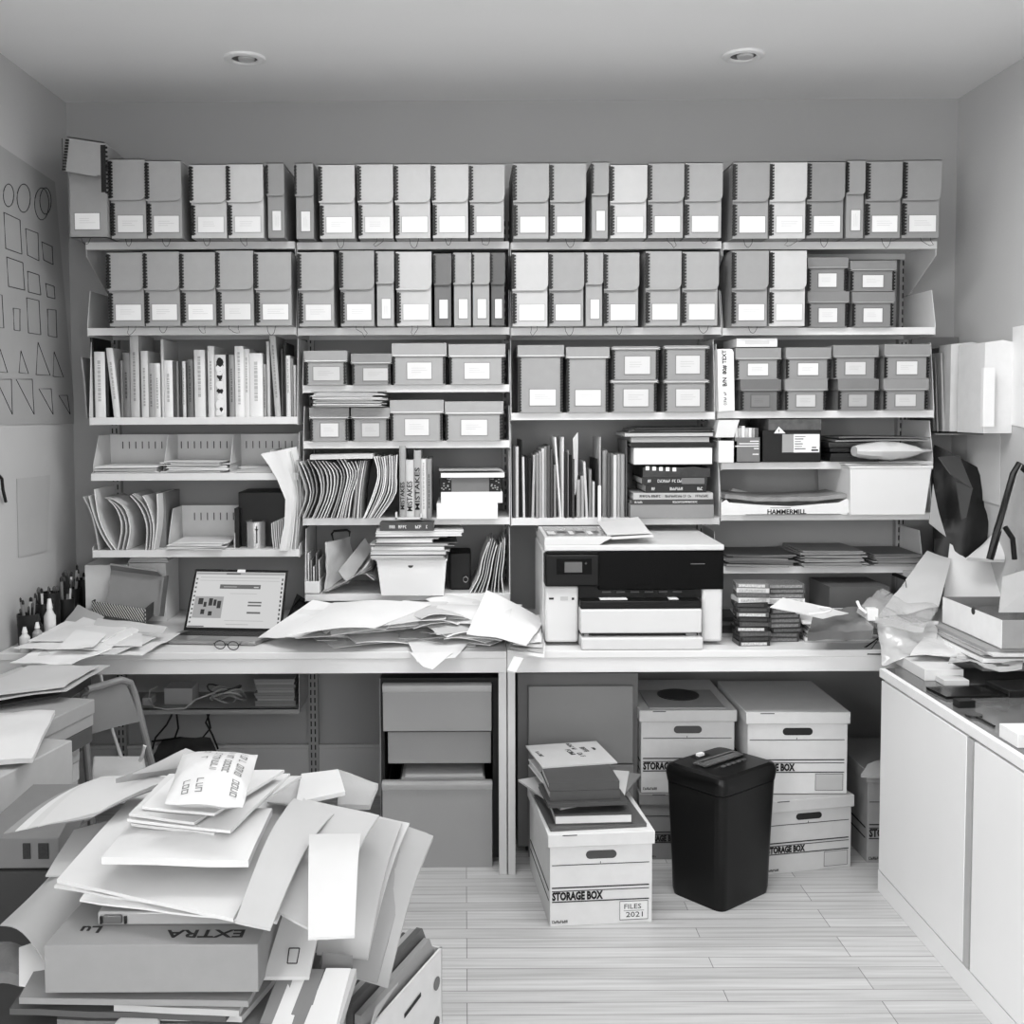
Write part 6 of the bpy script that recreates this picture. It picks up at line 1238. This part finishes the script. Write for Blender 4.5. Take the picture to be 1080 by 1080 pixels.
# ---- stack of flat boxes at the far left, fanned slightly
dirv = Vector((.066, .29, 0)).normalized(); sid = Vector((dirv.y, -dirv.x, 0)); z = 0; g = 'flat boxes in the tall stack at the left'
lv = [(.13, .2, -.10, -.05), (.12, .55, -.02, .03), (.09, .3, .03, .02), (.09, .6, -.03, -.05), (.06, .45, .02, .02), (.10, .7, -.06, -.08), (.05, .68, -.05, -.07), (.045, .3, .0, .02), (.075, .6, .0, .05)]
for k, (h, tn, off, fo) in enumerate(lv):
    c = PZ(96, 738, .76) + sid * off * .6 + dirv * fo * .2; c.z = 0; L = .25; W = .5
    far = c; near = c - dirv * L; pts = [near, far, far - sid * W, near - sid * W]
    for p in pts: p.x = max(p.x, XL + .01)
    t = thing('flat_box', '%s flat box, %s from the bottom of the tall stack at the left' % (tone_word(tn), 'lowest' if k == 0 else NUM[k]), 'box', ((pts[0].x + pts[2].x) / 2, (pts[0].y + pts[2].y) / 2, z), g)
    part(t, 'box_body', MB().prism([Vector((p.x, p.y, z)) for p in pts], (0, 0, h * .45 if h > .07 else h - .001)), board(tn), .002)
    if h > .07: part(t, 'lid', MB().prism([Vector((p.x, p.y, z + h * .45)) + (p - (pts[0] + pts[2]) / 2).normalized() * .004 for p in pts], (0, 0, h * .55 - .001)), board(tn), .002)
    z += h
ztop = z
qsheet([(-70, 756, ztop + .005), (60, 733, ztop + .008), (96, 712, ztop + .012), (-30, 715, ztop + .012)], .03, .3, 'dark folder under the topmost sheets of the tall left stack', 'folder', 'folder', amp=.003)
qsheet([(-70, 746, ztop + .035), (70, 728, ztop + .035), (116, 702, ztop + .04), (20, 703, ztop + .04)], .003, .82, 'lower of two large pale sheets on the tall left stack', amp=.006, seed=2)
qsheet([(-70, 741, ztop + .045), (68, 724, ztop + .045), (104, 701, ztop + .055), (30, 703, ztop + .05)], .003, .86, 'topmost large pale sheet on the tall left stack', amp=.008, seed=5)
# nearer left: padded envelope over boxes
zz = .755
qsheet([(-60, 800, zz), (34, 797, zz), (58, 750, zz + .02), (-60, 748, zz + .02)], .012, .9, 'white padded envelope lying on the nearer left boxes', 'padded_envelope', 'envelope', amp=.012, puff=.015, mat=G(.84, .3, 0, .05, 8, .3, 'padded_paper'))
pA, pB = PZ(76, 772, zz - .03), PZ(-40, 830, zz - .03)
g = 'boxes under the padded envelope'
for k, (h, tn, sh) in enumerate(((.14, .45, 0), (.12, .3, .04), (.12, .55, .01), (.16, .25, .03), (.11, .62, .0), (.11, .7, -.02))):
    pass
z = 0
for k, (h, tn, u, v) in enumerate(((.18, .3, .0, 0), (.18, .4, .02, 0), (.07, .3, .03, 0), (.085, .6, .01, .0), (.08, .35, .035, .0), (.13, .68, .0, .0))):
    z1 = z + h; far = Vector((PZ(76, 772, .745).x + u, PZ(76, 772, .745).y - .02 + .02 * (k % 2), 0)); near = far - Vector((.12, .50, 0)); sd = Vector((-.3, .07, 0))
    pts = [near, far, far + sd, near + sd]
    for p in pts: p.x = max(p.x, XL + .01)
    t = thing('flat_box', '%s box, %s in the nearer left stack under the padded envelope' % (tone_word(tn), ('lowest', 'second', 'third', 'fourth', 'fifth', 'topmost')[k]), 'box', ((near.x + far.x) / 2, (near.y + far.y) / 2, z), g)
    part(t, 'box_body', MB().prism([Vector((p.x, p.y, z)) for p in pts], (0, 0, h - .001)), board(tn), .003); z = z1
zn = z
# small printed carton low left
p = P(-30, 884, 2.05); q = P(62, 916, 2.05)
t = thing('printed_carton', 'small printed cardboard carton low at the left edge', 'box', ((p.x + q.x) / 2, 2.15, q.z)); b_ = q.x - .03
part(t, 'carton_body', MB().hexa([(p.x, 2.05, q.z), (P(40, 0, 2.05).x, 2.05, q.z), (P(40, 0, 2.05).x, 2.05, p.z), (p.x, 2.05, p.z)], [(p.x, 2.35, q.z), (P(72, 0, 2.35).x, 2.35, q.z), (P(72, 0, 2.35).x, 2.35, p.z), (p.x, 2.35, p.z)]), board(.45), .002)
for a, b in ((0, 8), (17, 28)): part(t, 'printed_block', MB().box(P(a, 0, 2.048).x, P(b, 0, 2.048).x, 2.047, 2.05, P(0, 906, 2.048).z, P(0, 890, 2.048).z), G(.15, .6, 0, .3, 200, 0, 'print_dark'))
solid('carton_stack', MB().box(XL + .01, P(40, 0, 2.05).x, 2.04, 2.12, 0, q.z - .002), board(.22), 'dark box beneath the small printed carton', 'box', None, .003)
for k in range(7): lay(P(-60, 0, 1.9).x, P(50 - 6 * k, 0, 1.9).x, 1.72, 2.02, .35 + .018 * k, .014, (.2, .5, .15, .35, .1, .6, .3)[k], '%s dark folder in the low heap at the left edge' % ('lowest' if k == 0 else NUM[k]), 'folder', 'folder', None, rk.uniform(-.1, .1), wave=.004)
lay(P(-80, 0, 1.9).x, P(60, 0, 1.9).x, 1.7, 2.02, 0, .348, .3, 'dark box under the low folder heap at the left edge', 'box', 'box')
# ---- the big pile: supporting cartons, flat box, sheets
zb1 = PZ(160, 1047, .66).z
yb0 = PZ(45, 1046, .67).y; b0 = P(45, 1046, yb0); b1 = P(270, 1048, yb0); ztp = P(160, 996.5, yb0).z; zbm = P(160, 1047, yb0).z
xL, xR = P(46, 997, yb0).x, P(272, 1000, yb0).x
solid('wooden_crate', MB().box(xL + .01, xR - .08, yb0 + .02, yb0 + .42, 0, zbm - .10), G(.3, .6, 0, .2, 6, .2, 'dark_wood'), 'dark wooden crate carrying the big foreground pile', 'crate', None, .004)
z = zbm - .0985
gl = 'papers between the dark crate and the grey flat box'
spec = [((-10, 1085), (250, 1090), (300, 1010), (60, 1010), .3, 'dark grained board lowest under the grey flat box'), ((60, 1075), (330, 1085), (345, 990), (80, 1000), .5, 'grey magazine low under the grey flat box'), ((150, 1070), (255, 1072), (330, 985), (160, 1000), .8, 'white sheet low under the grey flat box'), ((10, 1064), (238, 1071), (300, 990), (60, 990), .35, 'dark folder under the grey flat box'), ((120, 1060), (252, 1066), (290, 990), (120, 990), .75, 'white sheet poking out below the grey flat box'), ((20, 1052), (262, 1056), (300, 980), (60, 980), .6, 'grey folder directly under the grey flat box')]
for k, (a, b, c, d, tn, lb) in enumerate(spec): qsheet([(u, v, z + .012) for u, v in (a, b, c, d)], .010, tn, lb, 'folder' if tn < .7 else 'paper_sheet', 'folder' if tn < .7 else 'paper', amp=.002, seed=k); z += .0145
solid('round_tin_lid', MB().cyl((P(140, 1082, 1.6).x, 1.62, P(140, 1078, 1.62).z - .03), .035, .03, 28), G(.85, .3, 0, .02, 10, 0, 'white_enamel'), 'round white lid peeking out under the pile at the bottom', 'lid', None, .004)
t = thing('archive_box', 'grey flat archive box with upside-down EXTRA on its lid', 'archive box', ((xL + xR) / 2, yb0 + .2, zbm)); md = board(.52)
th_ = math.radians(0); dpt = .42; sk = .035
def bq(x, yy, z_): return Vector((x + (yy - yb0) * .05, yy, z_))
m = MB().hexa([bq(xL, yb0, zbm), bq(xR, yb0, zbm), bq(xR, yb0, ztp), bq(xL, yb0, ztp)], [bq(xL, yb0 + dpt, zbm), bq(xR, yb0 + dpt, zbm), bq(xR, yb0 + dpt, ztp), bq(xL, yb0 + dpt, ztp)])
part(t, 'box_body', m, board(.52), .0015)
m = MB().text('EXTRA', .034, Matrix.Translation((P(254, 990, yb0).x, yb0 + .035, ztp + .0005)) @ Matrix.Rotation(math.pi, 4, 'Z'), 0, .0005, 'LEFT', 1.2, .0006); part(t, 'lid_lettering', m, INK)
m = MB().text('Lu', .03, Matrix.Translation((P(96, 985, yb0).x, yb0 + .05, ztp + .0005)) @ Matrix.Rotation(math.pi, 4, 'Z'), 0, .0005, 'LEFT', 1.2, .0006); part(t, 'lid_mark', m, INK)
# plastic case with clasp
z = ztp + .001; ca = PZ(103, 976, z); cb = PZ(262, 976, z); t = thing('plastic_case', 'flat clear plastic case with a clasp on the grey flat box', 'case', ((ca.x + cb.x) / 2, ca.y + .1, z))
part(t, 'case_body', MB().box(ca.x, cb.x + .02, ca.y, ca.y + .2, z, z + .022), G(.6, .12, 0, .1, 8, .1, 'case_clear'), .003)
c1 = PZ(118, 972, z + .01); part(t, 'clasp', MB().box(c1.x - .015, c1.x + .015, ca.y - .006, ca.y - .0005, z + .005, z + .019), G(.35, .3, name='clasp_grey'), .002)
for dx in (-.021, .018): part(t, 'clasp_end', MB().box(c1.x + dx, c1.x + dx + .004, ca.y - .004, ca.y - .0005, z + .004, z + .016), BLK)
zc2 = z + .0225
crv = lambda s, r: -.008 * s * s
bigs = [([(84, 950, .0), (284, 974, -.004), (352, 860, .02), (155, 845, .02)], .003, .92, 'lowest of the large white sheets on the foreground pile'), ([(57, 935, .006), (292, 972, .0), (340, 850, .026), (150, 835, .026)], .004, .86, 'second large white sheet on the foreground pile'), ([(60, 928, .013), (246, 968, .008), (318, 845, .034), (160, 815, .034)], .006, .9, 'large white folder with bent edge on the foreground pile')]
for k, (q, th, tn, lb) in enumerate(bigs): qsheet([(u, v, zc2 + .012 + h) for u, v, h in q], th, tn, lb, 'large_sheet', 'paper', amp=.004, seed=k + 20)
zz = zc2 + .062
qsheet([(48, 923, zc2 - .03), (95, 923, zc2 - .03), (150, 858, zc2 + .01), (78, 875, zc2)], .003, .78, 'pale folder corner sticking out at the left of the pile', 'folder', 'folder', amp=.004)
qsheet([(0, 976, ztp - .05), (50, 1018, ztp - .06), (112, 938, ztp - .02), (52, 925, ztp - .02)], .002, .72, 'grey sheet curving down at the left of the grey flat box', 'paper_sheet', 'paper', amp=.004, curl=lambda s, r: .02 * math.sin(math.pi * s))
qsheet([(20, 1038, ztp - .1), (46, 1042, ztp - .1), (60, 985, ztp - .07), (20, 1000, ztp - .07)], .003, .92, 'white sheet edge below the curving grey sheet', amp=.003)
qsheet([(-30, 1035, ztp - .12), (22, 1034, ztp - .12), (25, 1005, ztp - .1), (-30, 990, ztp - .1)], .02, .4, 'crumpled dark printed bag at the left bottom edge', 'bag', 'bag', amp=.03, mat=G(.4, .3, 0, .4, 20, .5, 'dark_bag'))
# folded folders at the left of the pile
for k in range(4):
    d = 1.5 * k; qsheet([(4 + 12 * k, 878 - 2 * k, zz - .02 - .004 * (3 - k)), (105 - 3 * (3 - k), 856 + 2 * (3 - k), zz - .004 * (3 - k)), (212, 822 + 2 * (3 - k), zz + .02 - .004 * (3 - k)), (108, 822, zz + .02 - .004 * (3 - k))], .002, (.6, .86, .8, .82)[k], '%s long pale folder reaching left from the pile, counted upward' % ('lowest', 'second', 'third', 'topmost')[k], 'folder', 'folder', 'long pale folders reaching left', amp=.003, curl=lambda s, r: .018 * math.sin(math.pi * r * .9))
qsheet([(122, 822, zz + .045), (180, 812, zz + .03), (218, 796, zz + .05), (192, 791, zz + .07)], .008, .62, 'grey printed packet behind the bubble mailer', 'packet', 'packet', amp=.006, mat=G(.62, .35, 0, .25, 14, .3, 'printed_packet'))
qsheet([(140, 815, zz + .054), (190, 808, zz + .045), (216, 796, zz + .062), (196, 789, zz + .08)], .002, .86, 'white rolled sheet over the grey printed packet', amp=.004)
# envelopes
ze = zc2 + .075
qsheet([(107, 905, ze), (262, 907, ze), (287, 852, ze + .008), (146, 856, ze + .008)], .012, .9, 'large puffy white envelope, lowest of the envelopes on the pile', 'envelope', 'envelope', amp=.003, puff=.012, mat=G(.8, .4, 0, .02, 8, .15, 'glossy_paper'))
gE = [([(138, 868, .02), (226, 878, .018), (318, 818, .034), (185, 822, .03)], .86, 'second envelope on the pile, its right corner reaching out'), ([(134, 864, .028), (243, 876, .026), (306, 815, .04), (175, 820, .038)], .92, 'third envelope on the pile, white with a squared flap'), ([(136, 858, .036), (205, 868, .034), (285, 812, .048), (178, 816, .045)], .88, 'fourth envelope on the pile, under the bubble mailer'), ([(150, 850, .045), (226, 858, .043), (300, 812, .055), (190, 812, .052)], .93, 'fifth envelope on the pile, directly under the bubble mailer')]
for k, (q, tn, lb) in enumerate(gE): qsheet([(u, v, ze + h) for u, v, h in q], .005, tn, lb, 'envelope', 'envelope', amp=.002, seed=k + 40)
# bubble mailer
zm = ze + .075; q = [(174, 846, zm), (256, 850.5, zm), (272, 796, zm + .035), (193, 795, zm + .035)]; cq = [PZ(*p) for p in q]
t = thing('bubble_mailer', 'puffy white printed mailer on top of the foreground pile', 'mailer', tuple((cq[0] + cq[2]) / 2 - Vector((0, 0, .03))))
def mp(s, r, e=0):
    p = cq[0] * (1 - s) * (1 - r) + cq[1] * s * (1 - r) + cq[2] * s * r + cq[3] * (1 - s) * r; pf = .03 * (max(0, math.sin(math.pi * s)) * max(0, math.sin(math.pi * r ** .8))) ** .55
    return p + Vector((0, 0, pf + .004 * noise.noise(p * 30) + e)), pf
gA = [[mp(i / 14, j / 14)[0] for j in range(15)] for i in range(15)]
part(t, 'mailer_body', MB().grid(gA, lambda i, j: (0, 0, -.002 - 1.7 * mp(i / 14, j / 14)[1])), G(.8, .4, 0, .02, 20, .15, 'mailer_paper'))
m = MB(); rg = random.Random(4)
def stroke(s0, s1, r0, r1): m.add([mp(s0, r0, .0009)[0], mp(s1, r0, .0009)[0], mp(s1, r1, .0009)[0], mp(s0, r1, .0009)[0]], [(0, 1, 2, 3)])
for cs_, ra, rb in ((.86, .1, .95), (.70, .32, .95), (.54, .35, .95), (.38, .55, .95), (.24, .08, .2), (.42, .06, .2)):
    r_ = rb
    while r_ > ra:
        lh = rg.uniform(.035, .055)
        if rg.random() > .18:
            c0, c1 = cs_ - .045, cs_ + .045; stroke(c0, c1, r_ - lh * .2, r_)
            if rg.random() < .7: stroke(c0, c0 + .016, r_ - lh, r_)
            if rg.random() < .6: stroke(c1 - .016, c1, r_ - lh, r_)
            if rg.random() < .6: stroke(c0, c1, r_ - lh, r_ - lh * .8)
        r_ -= lh * 1.3
part(t, 'printed_lettering', m, G(.48, .7, 0, 0, 10, 0, 'mailer_print'))
# right hand cascade of sheets, drooping toward the floor side
z0 = zc2
R = [([(318, 1000, -.16), (388, 1010, -.17), (432, 868, .0), (330, 845, .03)], .003, .84, 'large pale sheet drooping at the right of the pile', .0),
     ([(366, 1028, -.2), (409, 1039, -.22), (457, 882, -.03), (420, 868, .0)], .006, .74, 'outermost pale sheaf drooping at the right edge of the pile', .0),
     ([(362, 1024, -.19), (398, 1034, -.21), (451, 878, -.025), (415, 866, .004)], .004, .66, 'second pale sheaf beside the outermost one', .0),
     ([(334, 1006, -.155), (388, 1008, -.16), (424, 868, .004), (352, 855, .02)], .002, .78, 'milky plastic folder over the drooping sheets', .0),
     ([(290, 960, -.02), (345, 990, -.05), (400, 860, .03), (320, 842, .045)], .004, .8, 'wide white sheet bending over the right side of the pile', .0),
     ([(248, 972, .0), (285, 980, -.02), (352, 858, .042), (310, 842, .048)], .003, .8, 'white sheet with a long curved edge in the middle of the pile', .0)]
for k, (q, th, tn, lb, _) in enumerate(R): qsheet([(u, v, z0 + .035 + h) for u, v, h in q], th, tn, lb, 'large_sheet', 'paper', amp=.004, seed=60 + k, curl=lambda s, r: .025 * math.sin(math.pi * r))
qsheet([(325, 989, z0 + .02), (374, 987, z0 + .01), (381, 879, z0 + .085), (326, 880, z0 + .09)], .004, .88, 'bright square envelope on the drooping sheets at the right', 'envelope', 'envelope', amp=.001, curl=lambda s, r: .03 * math.sin(math.pi * r))
qsheet([(312, 846, z0 + .08), (364, 835, z0 + .08), (357, 811, z0 + .085), (318, 816, z0 + .085)], .008, .9, 'small white envelope at the back right of the pile', 'envelope', 'envelope', amp=.001)
qsheet([(356, 852, z0 + .02), (390, 850, z0 + .02), (399, 826, z0 + .055), (358, 809, z0 + .085)], .01, .8, 'open clear plastic folder at the back right of the pile', 'plastic_sleeve', 'plastic sleeve', amp=.012, mat=plastic_clear('clear_plastic', .45, .85))
qsheet([(282, 846, z0 + .06), (310, 850, z0 + .06), (330, 830, z0 + .07), (290, 812, z0 + .08)], .003, .8, 'pale sheet at the back of the pile behind the envelopes', amp=.003)
# printed mailer and magazines under them
qsheet([(278, 1030, ztp - .075), (326, 1030, ztp - .08), (345, 940, ztp + .0), (306, 940, ztp + .01)], .006, .8, 'pale envelope with a boxed stamp mark at the right of the grey box', 'envelope', 'envelope', amp=.002)
m = MB(); q = [PZ(u, v, zz_) for u, v, zz_ in ((303, 1016, ztp - .058), (313, 1016, ztp - .058), (316, 1000, ztp - .047), (305, 1000, ztp - .047))]
for i in range(4): m.tube([q[i], q[(i + 1) % 4]], .0009, 4)
solid('stamp_mark', m, INK, 'boxed stamp mark printed on the pale envelope', 'stamp mark')
g = 'magazines fanned upright below the drooping sheets'
for k, (u, tn, lb) in enumerate(((296, .9, 'white sheet edge'), (312, .5, 'grey magazine with a lettered spine'), (330, .88, 'white magazine'), (346, .75, 'pale folder'), (282, .55, 'grey printed packet'))):
    qsheet([(u - 14, 1092, ztp - .16), (u + 8 + (14 if k == 2 else 0), 1092, ztp - .16), (u + 30 + (10 if k == 2 else 0), 1022, ztp - .09), (u + 14, 1022, ztp - .09)], .02, tn, lb + ' slanting at the bottom of the pile', 'magazine', 'magazine', amp=.003, seed=k)
qsheet([(333, 1030, ztp - .12), (366, 1034, ztp - .13), (372, 1008, ztp - .08), (340, 1004, ztp - .07)], .02, .5, 'grey shaded box end under the drooping sheets', 'box', 'box', amp=.002)
# open carton of magazines standing on the floor at the right of the pile
A_ = PZ(466, 999, .5); dv = Vector((-.116, -.27, 0)).normalized(); A_.z = 0; B_ = A_ + dv * .46; nv = Vector((-dv.y, dv.x, 0)); nv = nv if nv.x < 0 else -nv; Dq = A_ + nv * .22; Eq = B_ + nv * .22; H = Vector((0, 0, .5)); th = .004
t = thing('magazine_carton', 'open pale carton of magazines with round holes in its side', 'box', tuple((A_ + Eq) / 2)); CB = board(.8)
for a, b, nm in ((A_, B_, 'side_wall'), (B_, Eq, 'end_wall'), (Eq, Dq, 'side_wall'), (Dq, A_, 'end_wall')):
    part(t, nm, MB().prism([a, b, b + H, a + H], (b - a).cross(Vector((0, 0, 1))).normalized() * (th if True else -th) * (1 if ((b - a).cross(Vector((0, 0, 1)))).dot((A_ + Eq) / 2 - a) > 0 else -1)), CB)
part(t, 'carton_floor', MB().prism([A_, B_, Eq, Dq], (0, 0, .004)), CB)
nout = -nv
for f, zh, r in ((.06, .44, .013), (.065, .36, .013)):
    c = A_ + dv * (.46 * f) + Vector((0, 0, zh)) + nout * .001; pts = [c + dv * r * math.cos(k * math.pi / 10) + Vector((0, 0, r * math.sin(k * math.pi / 10))) for k in range(20)]; part(t, 'round_hole', MB().prism(pts, nout * .0012), G(.4 if zh > .4 else .22, .6, name='hole_shadow'))
c = A_ + dv * .17 + Vector((0, 0, .39)) + nout * .001; part(t, 'hand_hole', MB().prism([c + dv * .045 * math.cos(k * math.pi / 10) + Vector((0, 0, .022 * math.sin(k * math.pi / 10))) for k in range(20)], nout * .0012), G(.5, .6, name='hole_shadow'))
part(t, 'printed_mark', MB().prism([A_ + dv * .1 + Vector((0, 0, .46)) + nout * .001, A_ + dv * .17 + Vector((0, 0, .455)) + nout * .001, A_ + dv * .17 + Vector((0, 0, .447)) + nout * .001, A_ + dv * .1 + Vector((0, 0, .452)) + nout * .001], nout * .0006), INK)
g = 'magazines standing in the open carton'
for k in range(13):
    o = A_ + nv * (.012 + .0155 * k) + dv * .012; hh = .535 + rk.uniform(-.01, .012) - .003 * k; L = .3 if k < 12 else .25; tn = (.55, .3, .6, .2, .7, .5, .15, .65, .3, .75, .4, .6, .3)[k]
    q = [o + Vector((0, 0, .006)), o + dv * L + Vector((0, 0, .006)), o + dv * L + Vector((0, 0, hh)), o + dv * .02 + Vector((0, 0, hh + .004)), o + Vector((0, 0, hh - .03))]
    solid('magazine', MB().prism(q, nv * .0125), cov(tn), '%s magazine standing in the open carton, %s from its right side' % (tone_word(tn), 'first' if k == 0 else NUM[k]), 'magazine', g)
qsheet([(388, 1090, .52), (402, 1060, .52), (420, 1036, .55), (396, 1062, .56)], .004, .75, 'grey folded card standing among the carton magazines', 'card', 'card', amp=.001)
